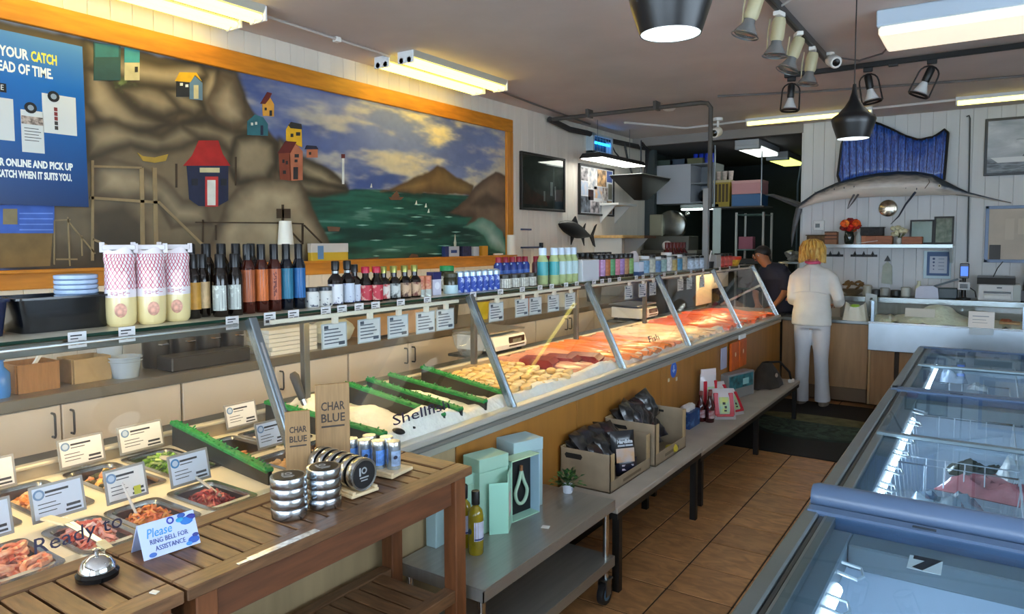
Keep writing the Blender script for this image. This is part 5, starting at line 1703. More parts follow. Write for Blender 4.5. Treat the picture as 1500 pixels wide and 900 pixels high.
for k, p in enumerate(pans):
    food_pan(*p, z=(.86 if 7 <= k <= 10 else .87))


def pm(k):
    _, x0, x1, y0, y1 = pans[k]
    return (x0 + x1) / 2, (y0 + y1) / 2, (x1 - x0) / 2 - .024, (y1 - y0) / 2 - .022


def fill(k, name, label, h, cols, n, sz, kind='shred', zb=-.04):
    cx, cy, hx, hy = pm(k)
    mound(name, label, cx, cy, .87 + zb, hx, hy, h, cols, n, sz, kind)


fill(1, 'crab_salad', 'heap of pink crab shreds in the pan behind the bell', .075, ('#e0705a', '#f0a092', '#c8503c', '#f2c0b4'), 150, .04)
fill(2, 'carrot_salad', 'heap of orange shredded salad low in its steel pan', .062, ('#e07a2c', '#d8902c', '#c85a20', '#e8a050'), 150, .028)
fill(3, 'beet_salad', 'heap of dark red salad in the pan nearest the divider', .055, ('#a02426', '#c03c36', '#7a1a1e', '#b84a44'), 120, .026)
fill(4, 'tuna_salad', 'pale orange chopped salad in the pan at the left edge', .055, ('#e8a462', '#f0c48c', '#d88440'), 90, .026, 'chunk')
fill(5, 'kelp_salad', 'mixed salad of orange prawns, corn and dark kelp', .062, ('#e8904a', '#f0c060', '#4a4a22', '#e8a884', '#6a5a20'), 130, .03, 'chunk')
fill(6, 'seaweed_salad', 'bright green seaweed salad heaped in its pan', .066, ('#6a9a24', '#4f7d1c', '#86b43a', '#3c6416'), 220, .04)
fill(8, 'chopped_seafood', 'pale chopped seafood in the pan under the farthest card', .03, ('#d8b89a', '#e6ccb4'), 40, .024, 'chunk')
fill(10, 'chopped_seafood', 'beige chopped seafood in the pan beyond the first divider', .045, ('#d2a877', '#e2c49c', '#c28e60'), 60, .026, 'chunk')
fill(9, 'chopped_seafood', 'beige minced seafood in the near pan beyond the divider', .04, ('#caa474', '#dcbc94'), 60, .024, 'chunk')
fill(11, 'onion_salad', 'brownish salad in the pan cut by the left edge', .04, ('#b06a34', '#c88a50'), 60, .03)


def prawn_mesh(s):
    b = MB()
    pts, rad = [], []
    for k in range(8):
        a = R(-20 + 210 * k / 7)
        pts.append((s * math.cos(a), s * math.sin(a), s * .15 * k / 7))
        rad.append(s * (.42 - .34 * (k / 7) ** 1.3))
    b.tube(pts, rad, 7)
    b.mat(1)
    e = Vector(pts[-1])
    b.prism([(e.x - .1 * s, e.y), (e.x - .05 * s, e.y - .5 * s), (e.x + .25 * s, e.y - .45 * s), (e.x + .1 * s, e.y)], 'z', .1 * s, .16 * s)
    return b.mesh('prawn', [m('#f0b48c', .3, n=.18, s=60, coat=.5, col2='#e0683c'), m('#d8502c', .35)], True)


pr = prawn_mesh(.026)
cx, cy, hx, hy = pm(0)
for k in range(26):
    o = link('prawn', pr, None, (cx + rng.uniform(-.85, .85) * hx, cy + rng.uniform(-.8, .8) * hy, .83 + .05 * (k / 26)), (rng.uniform(-.7, .7), rng.uniform(-.7, .7), rng.uniform(0, 6.28)))
    tag(o, 'cooked pink prawn in the steel pan at the lower left, %s' % ('low in the heap' if k < 9 else 'halfway up the heap' if k < 18 else 'on top of the heap'), 'prawn', 'prawns in the front pan')
cx, cy, hx, hy = pm(7)
for k in range(7):
    o = link('prawn', pr, None, (cx + .04 + rng.uniform(-.7, .7) * hx, cy + rng.uniform(-.7, .7) * hy, .80 + .004 * k), (rng.uniform(-.4, .4), rng.uniform(-.4, .4), rng.uniform(0, 6.28)))
    tag(o, 'pale pink prawn in the far back-row steel pan', 'prawn', 'prawns in the back pan')

# salad cards in clear holders
LOGO = m('#8aa6c8', .5)


def salad_card(label, x, y0, y1, z, hi=False, blue=False, lean=-.22):
    w = y1 - y0
    h = .088
    t = T('salad_card', label, 'sign card', (x, y0, z), rot=(0, lean, 0))
    MB().box(-.004, 0, -.004, w + .004, -.004, h + .004, .0008).out('holder', m('#8f8a84', .3), t)
    MB().box(0, .0008, .003, w - .003, .004, h - .003).out('sheet', m('#d0d8e6' if blue else '#e6e2de', .5), t)
    p = MB()
    p.box(.0008, .0012, w * .26, w * .72, h * .76, h * .83).box(.0008, .0012, w * .26, w * .58, h * .66, h * .69)
    for k in range(3):
        p.box(.0008, .0012, w * .1, w * (.45 + .08 * (k % 2)), h * (.46 - .12 * k), h * (.485 - .12 * k))
    p.box(.0008, .0012, w * .64, w * .92, h * .22, h * .30).box(.0008, .0012, w * .62, w * .93, h * .09, h * .155)
    stuff(p.out('print', INK, t))
    MB().lathe([(.014, .0008), (.014, .0014)], (0, w * .14, h * .76), 16, 'x').out('logo', m('#2f7ab0' if hi == 2 else '#6f8cb0', .5), t)
    MB().lathe([(.009, .0014), (.009, .0018)], (0, w * .14, h * .76), 14, 'x').out('logo_centre', m('#b8c8dc', .5), t)
    if hi == 1:
        MB().box(.0012, .0016, w * .66, w * .84, h * .06, h * .34).out('highlight', m('#c8c82c', .5), t)
    MB().box(-.01, .016, w * .4, w * .6, -.016, -.002, .002).out('foot', glass('#ffffff'), t)
    return t


salad_card('white salad card at the left edge, back row', -2.43, .77, .894, .89)
salad_card('white salad card behind the prawn and kelp pan', -2.465, 1.036, 1.171, .89)
salad_card('white salad card behind the green seaweed pan', -2.465, 1.226, 1.377, .89)
salad_card('bluish salad card cut by the left edge, front row', -2.03, .60, .735, .89, blue=True)
salad_card('large bluish salad card behind the pink crab pan', -2.045, .79, .915, .89, blue=True)
salad_card('salad card with a yellow highlighted price, behind the orange salad', -2.02, .965, 1.075, .89, hi=1)
salad_card('bluish salad card with a solid blue fish logo, behind the dark red salad', -2.0, 1.14, 1.262, .89, hi=2, blue=True)
salad_card('white salad card beyond the green divider, behind the pan of few prawns', -2.475, 1.644, 1.78, .885)
salad_card('grey white salad card beside the first glass post', -2.15, 1.55, 1.676, .88, blue=True)

# tongs and spoons
tn = T('serving_tongs', 'cream handled serving tongs laid across the pink crab pan', 'tongs', (-2.02, .80, .905))
for s_ in (0, .012):
    MB().bar((0, s_, .0), (.10, s_ + .012, .004), .014, .006).out('handle', m('#e6dcb4', .4), tn)
    MB().bar((.10, s_ + .012, .004), (.22, .035 + s_ * .3, -.022), .010, .003).out('steel_arm', STEEL, tn)
MB().bar((.22, .036, -.022), (.27, .042, -.04), .02, .008).out('tip', m('#e6dcb4', .4), tn)
sp1 = T('serving_spoon', 'clear plastic serving spoon between the green and red salads', 'spoon', (-2.16, 1.225, .905))
MB().tube([(0, 0, .02), (.12, -.005, .0), (.30, -.02, -.03)], [.006, .005, .004], 6).out('handle', m('#d8cfc0', .2, al=.7), sp1)
MB().ell((-.02, .0, .022), (.035, .016, .006), 12, 6).out('bowl', m('#d8cfc0', .2, al=.6), sp1, True)
sp2 = T('serving_spoon', 'thin clear spoon handle sticking out of the orange salad', 'spoon', (-1.87, .985, .84))
MB().tube([(0, 0, 0), (-.08, .012, .045), (-.15, .018, .10)], [.004, .004, .003], 6).out('handle', m('#d8d8dc', .2, al=.7), sp2)
MB().ell((.03, 0, -.012), (.03, .014, .006), 10, 6).out('bowl', m('#d8d8dc', .2, al=.6), sp2, True)

# green-edged black dividers
for k, (yb, yf, lb) in enumerate(((1.43, 1.352, 'green-edged black divider between the salads and the seafood pans'), (1.835, 1.855, 'green-edged black divider behind the first glass post'), (2.285, 2.19, 'green-edged black divider nearest the open ice, left of four'), (2.415, 2.305, 'green-edged black divider second of the close group on ice'), (2.565, 2.478, 'green-edged black divider third of the close group on ice'), (2.81, 2.655, 'green-edged black divider beside the round scallops'))):
    t = T('tray_divider', lb, 'divider', (-2.16, (yb + yf) / 2, .0))
    ym = (yb + yf) / 2
    a, b = Vector((-.33, yb - ym, .905)), Vector((.335, yf - ym, .865))
    MB().bar(a, b, .014, .095, (0, 0, 1), .002).out('black_panel', m('#202222', .45), t)
    g = MB()
    up_ = Vector((0, 0, .05))
    g.bar(a + up_, b + up_, .03, .016, (0, 0, 1), .004)
    for j in range(46):
        q = a.lerp(b, (j + .5) / 46) + up_
        g.bar(q + Vector((0, rng.uniform(-.012, .012), 0)), q + Vector((rng.uniform(-.006, .006), rng.uniform(-.02, .02), rng.uniform(.008, .016))), .006, .003)
    g.out('green_garnish', GREENS, t)

# crushed ice bed
ICE = m('#faf7f0', .4, n=.04, s=40, b=.5, sss=.15)
ib = MB()
def icef(u, v):
    y = 1.88 + u * 5.42
    x = -2.495 + v * .69
    z = .872 + .012 * math.sin(9 * y + 3 * x) * math.cos(7 * x * 2) + rng.uniform(-.004, .004)
    if y < 2.9:
        z += .055 * math.exp(-((y - 2.04) / .11) ** 4) * (1 + .2 * math.sin(20 * x)) + .05 * math.exp(-((y - 2.46) / .05) ** 2) * math.exp(-((x + 2.2) / .22) ** 2)
    ridge = math.exp(-((x + 1.86) / .05) ** 2)
    z += ridge * (.036 + (.016 * math.sin(15 * y) if y < 2.9 else .005 * math.sin(9 * y)))
    if v > .97:
        z = .862
    return (x, y, z)
ib.grid(icef, 200, 24)
stuff(tag(ib.out('ice_bed', ICE, None, True), 'bed of white crushed ice along the fish counter', 'ice'))
hk = T('ice_scoop', 'dark handled scoop standing in the ice behind the wood sign', 'scoop', (-2.40, 1.98, .88))
MB().tube([(0, 0, 0), (-.02, -.015, .07)], [.012, .014], 8).out('neck', STEEL, hk)
MB().tube([(-.02, -.015, .07), (-.045, -.035, .17), (-.05, -.04, .185)], [.016, .02, .012], 10).out('handle', m('#33302e', .5), hk, True)
for lb, x, y in (('black mussel shell on the ice beside the candle tins', -1.84, 2.0), ('second black mussel shell nearer the table edge', -1.83, 1.93)):
    tag(MB().ell((0, 0, 0), (.026, .016, .012), 10, 6).out('mussel_shell', BLACKG, None, True, (x, y, .907), (0, .2, .5)), lb, 'shell')

# scallops
scm = [m(c, .35, n=.1, s=30, rnd=.08, coat=.3) for c in ('#e6c489', '#dcb878', '#ead2a2')]
scme = [MB().lathe([(.001, -.012), (.024, -.012), (.029, -.002), (.027, .008), (.018, .013), (.001, .014)], n=10, cap0=False, cap1=False).mesh('scallop', q, True) for q in scm]
for i in range(9):
    for j in range(10):
        x = -2.40 + j * .056 + (.028 if i % 2 else 0) + rng.uniform(-.006, .006)
        y = 2.83 + i * .066 + rng.uniform(-.008, .008) - (x + 2.15) * .12
        if i >= 5 and j < 9 and (i + j) % 7 == 0:
            continue
        o = link('scallop', scme[(i * 3 + j) % 3], None, (x, y, .897 + rng.uniform(0, .012)), (rng.uniform(-.25, .25), rng.uniform(-.25, .25), rng.uniform(0, 6)))
        tag(o, 'round cream scallop, %s from the back in the %s row beyond the dividers' % (ORD[j], ORD[i]), 'scallop', 'scallops on the ice')
mu = mound('clam_pile', 'dark line of shells among the scallops', -2.12, 3.09, .885, .22, .03, .02, ('#4a3c30', '#8a7860', '#2e2822'), 46, .03, 'chunk', 'shellfish')


def fillet_mesh(L, w, h, mt_, taper=.5, wav=.006):
    b = MB()
    rs = []
    for k in range(9):
        f = k / 8
        ww = w * (.55 + .45 * math.sin(PI * min(1, .15 + f * .8))) * (1 - taper * max(0, f - .55))
        hh = h * (1 - .5 * max(0, f - .5)) * (.7 if k == 0 else 1)
        x = L * (f - .5)
        yo = wav * math.sin(6 * f)
        rs.append([(x, yo - ww / 2, 0), (x, yo - ww / 2 * .8, hh * .7), (x, yo, hh), (x, yo + ww / 2 * .85, hh * .6), (x, yo + ww / 2, 0)])
    b.rings(rs)
    return b.mesh('fillet', mt_, True)


def fish_row(label, cat, group, mesh_list, y0, y1, n, xs, z=.885, slope=.1, rz=0.0, name='fish_fillet'):
    for xi, x in enumerate(xs):
        for k in range(n):
            y = y0 + (y1 - y0) * (k + .5) / n + rng.uniform(-.01, .01) - (x + 2.1) * slope
            o = link(name, mesh_list[(k * 2 + xi) % len(mesh_list)], None, (x + rng.uniform(-.02, .02), y, z + .004 * ((k + xi) % 3)), (R(18) * (1 if k % 2 else .6), rng.uniform(-.04, .04), rz + rng.uniform(-.12, .12) + (PI if (k + xi) % 4 == 3 else 0)))
            tag(o, '%s, %s one in the %s row' % (label, ORD[k], ('rear', 'front')[xi] if len(xs) == 2 else ('rear', 'middle', 'front')[xi]), cat, group)


TUNA = [fillet_mesh(.26, .10, .05, m('#b0585a', .3, n=.2, s=18, st=(3, 14, 3), coat=.4, rnd=.1), .3) for _ in range(1)]
TUNA2 = [fillet_mesh(.34, .085, .03, m('#d59a8c', .35, n=.15, s=14, st=(2, 14, 2), coat=.3, rnd=.1), .5)]
SALM = [fillet_mesh(.36, .085, .03, m('#dc6f2a', .3, n=.16, s=14, st=(8, 40, 4), coat=.4, rnd=.1, col2='#f09a58'), .5), fillet_mesh(.30, .10, .034, m('#d66826', .3, n=.16, s=14, st=(8, 40, 4), coat=.4, rnd=.1, col2='#ea8e58'), .5)]
WHF = [fillet_mesh(.38, .09, .025, m('#ecc6a4', .35, n=.1, s=10, st=(3, 18, 3), coat=.3, rnd=.08, col2='#f3ddc2'), .55), fillet_mesh(.32, .10, .026, m('#e6b494', .35, n=.1, s=10, st=(3, 18, 3), coat=.3, rnd=.08, col2='#f0d2b8'), .55)]
PNK = [fillet_mesh(.34, .08, .026, m('#e8987e', .35, n=.1, s=10, st=(3, 18, 3), coat=.3, rnd=.08), .55)]
RED = [fillet_mesh(.40, .11, .034, m('#dc4a20', .3, n=.14, s=14, st=(8, 40, 4), coat=.4, rnd=.1, col2='#ea7844'), .5), fillet_mesh(.34, .12, .034, m('#d23e18', .3, n=.14, s=14, st=(8, 40, 4), coat=.4, rnd=.1, col2='#e26a38'), .5)]
for k, (y, lb) in enumerate(((3.47, 'dark red tuna block nearest the scallops'), (3.60, 'middle dark red tuna block'), (3.73, 'dark red tuna block nearest the glass post'))):
    o = link('tuna_block', MB().prism([(-.11, 0), (.11, 0), (.12, .03), (.09, .052), (-.09, .05)], 'y', -.05, .05).mesh('tuna_block', [m('#8c2f34', .3, n=.2, s=20, coat=.4)]), None, (-2.02 + .08 * k - .16, y, .892), (R(6), 0, .12))
    tag(o, lb, 'fish')
fish_row('pinkish fillet strip between the tuna blocks and the salmon', 'fish', 'pale pink fillets', TUNA2, 3.46, 3.92, 6, (-2.33, -2.02))
fish_row('orange salmon fillet laid across the ice', 'fish', 'orange salmon fillets', SALM, 3.96, 4.62, 10, (-2.34, -2.16, -1.99))
fish_row('pink fillet between the orange salmon and white fillets', 'fish', 'pink fillets', PNK, 4.64, 4.84, 3, (-2.34, -2.16, -1.99))
fish_row('white fish fillet laid across the ice', 'fish', 'white fillets', WHF, 4.86, 5.65, 11, (-2.34, -2.15, -1.98))
fish_row('red salmon fillet at the far end of the counter', 'fish', 'red salmon fillets', RED, 5.78, 7.18, 14, (-2.32, -2.13, -1.97))
# ================================================================ GOODS ON THE SHELF ABOVE THE COUNTER
SZ1 = 1.3655
def lab(r0, z0, z1, mt_, parent, n=18, name='label', arc=1.0, a0=0.0):
    """paper label wrapped round a bottle"""
    b = MB()
    rs = []
    k0 = int(n * arc)
    b.grid(lambda u, v: (r0 * math.cos(a0 + (u - .5) * 2 * PI * arc), r0 * math.sin(a0 + (u - .5) * 2 * PI * arc), z0 + (z1 - z0) * v), max(6, k0), 1)
    return b.out(name, mt_, parent, True)


def bottle(name, label, x, y, r, h, body, cap, labels, group=None, neck=.28, shoulder=.68, capf=.82, cat='bottle', capr=None, rz=0, fat=1.0):
    t = T(name, label, cat, (x, y, SZ1), rz, group)
    rn = r * neck
    MB().lathe([(r * .9, 0), (r, .006), (r, h * shoulder), (r * .85, h * (shoulder + .05)), (rn, h * (shoulder + .14)), (rn, h * capf)], n=16).out('glass_body', body, t, True)
    cr = capr or rn * 1.25
    MB().lathe([(cr, h * (capf - .06)), (cr, h * .985), (cr * .9, h), (.001, h)], n=14, cap1=False).out('cap', cap, t, True)
    for z0, z1, mt_, arc in labels:
        lab(r * 1.012, h * z0, h * z1, mt_, t, arc=arc, a0=-.9)
    return t


def jar(name, label, x, y, r, h, body, lid, labels, group=None, cat='jar', lidh=.2):
    t = T(name, label, cat, (x, y, SZ1), 0, group)
    MB().lathe([(r * .92, 0), (r, .005), (r, h * (1 - lidh) - .006), (r * .9, h * (1 - lidh))], n=18).out('glass_body', body, t, True)
    MB().lathe([(r * .98, h * (1 - lidh)), (r * .98, h * .98), (r * .93, h), (.001, h)], n=18, cap1=False).out('lid', lid, t, True)
    for z0, z1, mt_, arc in labels:
        lab(r * 1.012, h * z0, h * z1, mt_, t, arc=arc, a0=-.9)
    return t


DKG = m('#120b08', .12, coat=.3)
REDG = m('#3a1008', .12, coat=.3)
BLKP = m('#101012', .35)
LWH = m('#d4dcd4', .6, n=.3, s=70, lo=.55, hi=.7)
LWB = m('#d8dade', .6, n=.35, s=60, lo=.58, hi=.66, col2='#4a4a74')
# black plastic tub with lids
tub = T('plastic_tub', 'black rectangular plastic tub at the left end of the shelf', 'tub', (-2.30, .97, SZ1))
def rrect(ax, ay, z, c):
    pts = []
    for sx, sy, a0 in ((1, 1, 0), (-1, 1, 90), (-1, -1, 180), (1, -1, 270)):
        for k in range(4):
            a = R(a0 + 30 * k)
            pts.append((sx * (ax - c) + c * math.cos(a), sy * (ay - c) + c * math.sin(a), z))
    return pts
TUBM = m('#0d0f12', .25, coat=.3)
MB().rings([rrect(.075, .115, 0, .02), rrect(.085, .13, .095, .02), rrect(.098, .142, .095, .022), rrect(.098, .142, .101, .022), rrect(.083, .127, .101, .02), rrect(.073, .112, .004, .02)]).out('body', TUBM, tub, True)
lidm = MB().lathe([(.055, 0), (.058, .003), (.058, .012), (.05, .014), (.001, .014)], n=22, cap1=False).mesh('tub_lid', m('#a9c2e0', .2, al=.85), True)
for k in range(5):
    tag(link('deli_disc', lidm, None, (-2.28, 1.02, SZ1 + .088 + .0145 * k)), 'round translucent lid on the black tub, %s from the bottom of its stack' % ORD[k], 'lid', 'stack of tub lids')
tub2 = T('plastic_tub', 'dark blue tub cut off by the left edge of the photo', 'tub', (-2.30, .72, SZ1))
MB().rings([rrect(.075, .09, 0, .02), rrect(.085, .10, .095, .02), rrect(.093, .106, .095, .022), rrect(.093, .106, .101, .022), rrect(.08, .096, .101, .02), rrect(.07, .086, .004, .02)]).out('body', m('#101c3c', .3), tub2, True)

# mayonnaise bags with red net print
def net_mat():
    M = bpy.data.materials.new('mat_red_net')
    M.use_nodes = True
    nt = M.node_tree
    P = nt.nodes['Principled BSDF']
    tc = nt.nodes.new('ShaderNodeTexCoord')
    sep = nt.nodes.new('ShaderNodeSeparateXYZ')
    nt.links.new(tc.outputs['UV'], sep.inputs[0])

    def mth(op, a, b=None):
        nd = nt.nodes.new('ShaderNodeMath')
        nd.operation = op
        for i, q in enumerate((a, b)):
            if q is None:
                continue
            if isinstance(q, (int, float)):
                nd.inputs[i].default_value = q
            else:
                nt.links.new(q, nd.inputs[i])
        return nd.outputs[0]
    u = mth('MULTIPLY', sep.outputs[0], 11)
    v = mth('MULTIPLY', sep.outputs[1], 12)
    d1 = mth('ABSOLUTE', mth('SUBTRACT', mth('FRACT', mth('ADD', u, v)), .5))
    d2 = mth('ABSOLUTE', mth('SUBTRACT', mth('FRACT', mth('SUBTRACT', u, v)), .5))
    line = mth('LESS_THAN', mth('MINIMUM', d1, d2), .11)
    net = mth('MULTIPLY', line, mth('MULTIPLY', mth('GREATER_THAN', sep.outputs[1], .46), mth('LESS_THAN', sep.outputs[1], .90)))
    low = mth('LESS_THAN', sep.outputs[1], .36)
    mx1 = nt.nodes.new('ShaderNodeMix')
    mx1.data_type = 'RGBA'
    mx1.inputs[6].default_value = (*lin('#e6dfe4'), 1)
    mx1.inputs[7].default_value = (*lin('#e0cf98'), 1)
    nt.links.new(low, mx1.inputs[0])
    mx2 = nt.nodes.new('ShaderNodeMix')
    mx2.data_type = 'RGBA'
    mx2.inputs[7].default_value = (*lin('#b3264a'), 1)
    nt.links.new(net, mx2.inputs[0])
    nt.links.new(mx1.outputs[2], mx2.inputs[6])
    nt.links.new(mx2.outputs[2], P.inputs['Base Color'])
    P.inputs['Roughness'].default_value = .25
    P.inputs['Coat Weight'].default_value = .5
    return M


NETM = net_mat()
REDI = m('#b3264a', .5)


def mayo(label, x, y, rz):
    t = T('mayonnaise_bag', label, 'mayonnaise', (x, y, SZ1), rz, 'mayonnaise bags on the shelf')
    n, kk = 20, 12
    b = MB()
    prof = [(.034, 0), (.042, .012), (.044, .10), (.042, .17), (.034, .215), (.022, .235)]
    rs = []
    def f(u, v):
        q = v * (len(prof) - 1)
        i = min(int(q), len(prof) - 2)
        r = prof[i][0] + (prof[i + 1][0] - prof[i][0]) * (q - i)
        z = prof[i][1] + (prof[i + 1][1] - prof[i][1]) * (q - i)
        a = 2 * PI * u
        fl = max(0, (z - .18) / .06)
        return (r * math.cos(a) * (1 - .6 * fl), (r * math.sin(a)) * (1 + .55 * fl), z + .006 * fl * math.sin(3 * a))
    b.grid(f, n, kk)
    me = b.mesh('bag', NETM, True)
    uv = me.uv_layers.new(name='uv')
    for l in me.loops:
        co = me.vertices[l.vertex_index].co
        uv.data[l.index].uv = (math.atan2(co.y, co.x) / (2 * PI) * 1.9, co.z / .245)
    link('bag', me, t)
    MB().box(-.006, .006, -.045, .045, .232, .248, .002).box(-.004, .004, -.052, -.038, .225, .256, .001).box(-.004, .004, .038, .052, .222, .252, .001).out('crimped_top', m('#ddd9dc', .2, al=.8), t)
    text('キユーピー', .017, REDI, t, (.0445, 0, .100), FACE_E, 'lettering', w=.052)
    MB().ell((.043, 0, .05), (.003, .018, .022), 10, 6).out('red_print', m('#d09a84', .5, n=.3, s=60), t)
    return t


mayo('left net-printed mayonnaise bag, beside the black tub', -2.21, 1.115, -.5)
mayo('middle net-printed mayonnaise bag', -2.19, 1.198, -.35)
mayo('right net-printed mayonnaise bag, beside the dark bottles', -2.2, 1.287, -.5)

AMB = m('#b8862c', .5, n=.15, s=40)
AMB2 = m('#c8a878', .5, n=.15, s=40)
bottle('syrup_bottle', 'dark bottle with an amber label, behind the mayonnaise bags', -2.22, 1.358, .026, .215, DKG, BLKP, [(.14, .56, AMB, .5)], 'dark syrup bottles', .5, .66, .84)
bottle('syrup_bottle', 'dark bottle with a tan label, left of the two white ovals', -2.24, 1.405, .026, .215, DKG, BLKP, [(.14, .56, AMB2, .5)], 'dark syrup bottles', .5, .66, .84)
for y, lb in ((1.441, 'dark bottle with a white arched label, left of two'), (1.498, 'dark bottle with a white arched label, right of two')):
    t = bottle('syrup_bottle', lb, -2.19, y, .026, .215, DKG, BLKP, [(.10, .50, LWH, .34)], 'dark syrup bottles', .5, .66, .84)
    MB().lathe([(.0135, .160), (.0138, .172)], n=14).out('neck_band', m('#b8beb0', .4), t, True)
bk = bottle('syrup_bottle', 'tall black bottle in the back row behind the dark bottles', -2.33, 1.42, .026, .25, DKG, BLKP, [], 'tall black bottles in the back row', .5, .7, .84)
for k, y in enumerate((1.48, 1.54, 1.60, 1.665)):
    dup(bk, (-2.33, y, SZ1), label='tall black bottle in the back row, %s from its left end' % ORD[k + 1])
ORL = [m(c, .5, n=.08, s=30) for c in ('#a85a34', '#c8682c', '#b5603c')]
for k, (y, lb) in enumerate(((1.557, 'tall bottle with a dull orange label, left of three'), (1.614, 'tall bottle with a bright orange label, middle of three'), (1.670, 'tall bottle with an orange label and dark vertical lettering'))):
    t = bottle('sauce_bottle', lb, -2.2, y, .025, .248, REDG, BLKP, [(.17, .63, ORL[k], .46)], 'tall orange-labelled bottles', .48, .66, .80)
    if k == 2:
        lab(.0258, .055, .145, m('#6a2a1a', .5, n=.6, s=160, col2='#b5603c', lo=.48, hi=.52), t, arc=.07, a0=-.55, name='vertical_print')
for k, (y, lb) in enumerate(((1.724, 'tall bottle with a teal blue label, left of two'), (1.782, 'tall bottle with a deep blue label, right of two'))):
    bottle('sauce_bottle', lb, -2.2, y, .025, .248, m('#08101c', .12, coat=.3), BLKP, [(.17, .63, m(('#24708e', '#1c62a0')[k], .5, n=.08, s=30), .46)], 'tall blue-labelled bottles', .48, .66, .80)
JL = m('#cfd0cc', .6, n=.25, s=60, lo=.58, hi=.66, col2='#3c4458')
jar('jar', 'short white-labelled jar with dark lid, left of two', -2.19, 1.836, .027, .078, m('#d2d0ca', .4), m('#2b3038', .3), [(.05, .68, JL, .5)], 'short white jars')
jar('jar', 'short white-labelled jar with dark lid, right of two', -2.19, 1.898, .030, .078, m('#d2d0ca', .4), m('#2b3038', .3), [(.05, .68, JL, .5)], 'short white jars')
SEAL = m('#9aa0a0', .3, .6)
for y, lb, x in ((1.955, 'black soy bottle with a white label, left of three', -2.19), (2.028, 'black soy bottle with a white blue-lettered label, middle of three', -2.2), (2.085, 'black soy bottle with a pale blue label beside the red caps', -2.22)):
    t = bottle('soy_bottle', lb, x, y, .031, .178 if y < 2.05 else .16, DKG, BLKP, [(.04, .48, m('#c4cedd', .5, n=.3, s=60, lo=.6, hi=.68, col2='#3c4c9c') if y > 1.99 else LWB, .42)], 'black soy bottles', .42, .56, .86)
    MB().lathe([(.0145, .128), (.0148, .138)], n=14).out('neck_band', SEAL, t, True)
RC = m('#b3203c', .35)
RL = m('#b52a3c', .5, n=.4, s=50, lo=.55, hi=.65, col2='#d8b0a0')
for k, y in enumerate((2.12, 2.165)):
    bottle('sauce_bottle', ('red-capped dark sauce bottle, left of two', 'red-capped dark sauce bottle, right of two')[k], -2.19 + .02 * k, y, .028, .15, DKG, RC, [(.06, .48, RL, .42)], 'red-capped sauce bottles', .5, .56, .88, capr=.018)
GC = m('#9a9a52', .3, .6)
for k, (y, lb) in enumerate(((2.225, 'gold-capped sauce bottle with white and red label, leftmost of four'), (2.29, 'gold-capped sauce bottle with a half-turned label, second of four'), (2.36, 'gold-capped sauce bottle with a tan label, third of four'), (2.425, 'gold-capped sauce bottle with a tan label, rightmost of four'))):
    bottle('sauce_bottle', lb, -2.19, y, .031, .148, DKG, GC, [(.06, .48, m(('#ddd2c8', '#c8ccc8', '#c8a684', '#c8a684')[k], .5, n=.5, s=34, lo=.5, hi=.62, col2=('#b02c2c', '#2c3230', '#4a2418', '#6a2a1c')[k]), .42)], 'gold-capped sauce bottles', .45, .54, .86, capr=.016)
RJ = m('#b43a2c', .4, n=.4, s=60, col2='#d8a078')
jar('jar', 'tiny red jar with white foot print, left of two', -2.19, 2.468, .02, .095, RJ, m('#c87a5a', .4), [(.0, .35, LWH, .5)], 'tiny red jars')
jar('jar', 'tiny red jar with white foot print, right of two', -2.19, 2.515, .02, .095, RJ, m('#c87a5a', .4), [(.0, .35, LWH, .5)], 'tiny red jars')
bxw = T('carton', 'small white carton with a dark blue top', 'box', (-2.2, 2.575, SZ1))
MB().box(-.02, .02, -.03, .03, 0, .075, .001).out('carton', m('#c4c4d4', .5), bxw)
MB().box(-.0205, .0205, -.0305, .0305, .075, .11, .001).out('top', m('#26285c', .4), bxw)
MB().lathe([(.018, .0205), (.018, .0212)], (0, 0, .045), 16, 'x').out('badge', m('#e4e6ee', .5), bxw)
jar('jar', 'dark green jar with a pale label beside the blue tins', -2.2, 2.70, .036, .1, m('#2e2f20', .2), m('#3c3e2c', .4), [(.0, .42, m('#b4d0d8', .5), .5)])
grn = jar('jar', 'dark jar with a bright green lid behind the blue tins', -2.33, 2.83, .038, .13, m('#2e2f20', .2), m('#1a8a4c', .35), [(.1, .6, LWH, .5)])
CAN = m('#2b4ba8', .35, n=.5, s=26, st=(1, 1, 1.5), lo=.56, hi=.6, col2='#b9c8ea')
CANT = m('#b4c8dc', .25, .4)
can = T('tin_can', 'blue and white tin at the left end of its row of seven', 'tin', (-2.19, 2.757, SZ1), 0, 'blue tins in a row')
MB().lathe([(.024, 0), (.025, .003), (.025, .082)], n=16).out('can_body', CAN, can, True)
MB().lathe([(.0255, .08), (.0255, .10), (.02, .106), (.012, .11), (.001, .11)], n=16, cap1=False).out('white_top', CANT, can, True)
for k in range(1, 7):
    dup(can, (-2.19, 2.757 + .051 * k, SZ1), label='blue and white tin, %s from the left in its row of seven' % ORD[k])
BRL = m('#c8c8bc', .5, n=.2, s=60)
for k, y in enumerate((3.135, 3.22, 3.305, 3.39)):
    jar('jar', ('short brown jar with a pale label, next to the blue tins', 'short brown jar with a pale label, second of four', 'short brown jar with a pale label, third of four', 'short brown jar with a pale label, beside the white-capped bottles')[k], -2.18, y, .038, .075, m('#3a2c1c', .2), m('#2c2a20', .35), [(.05, .72, BRL, .36)], 'short brown jars', lidh=.26)
BLU = m('#233a86', .25, n=.4, s=40, lo=.58, hi=.62, col2='#a0c4e8')
BR2 = m('#5a3038', .3, n=.2, s=40)
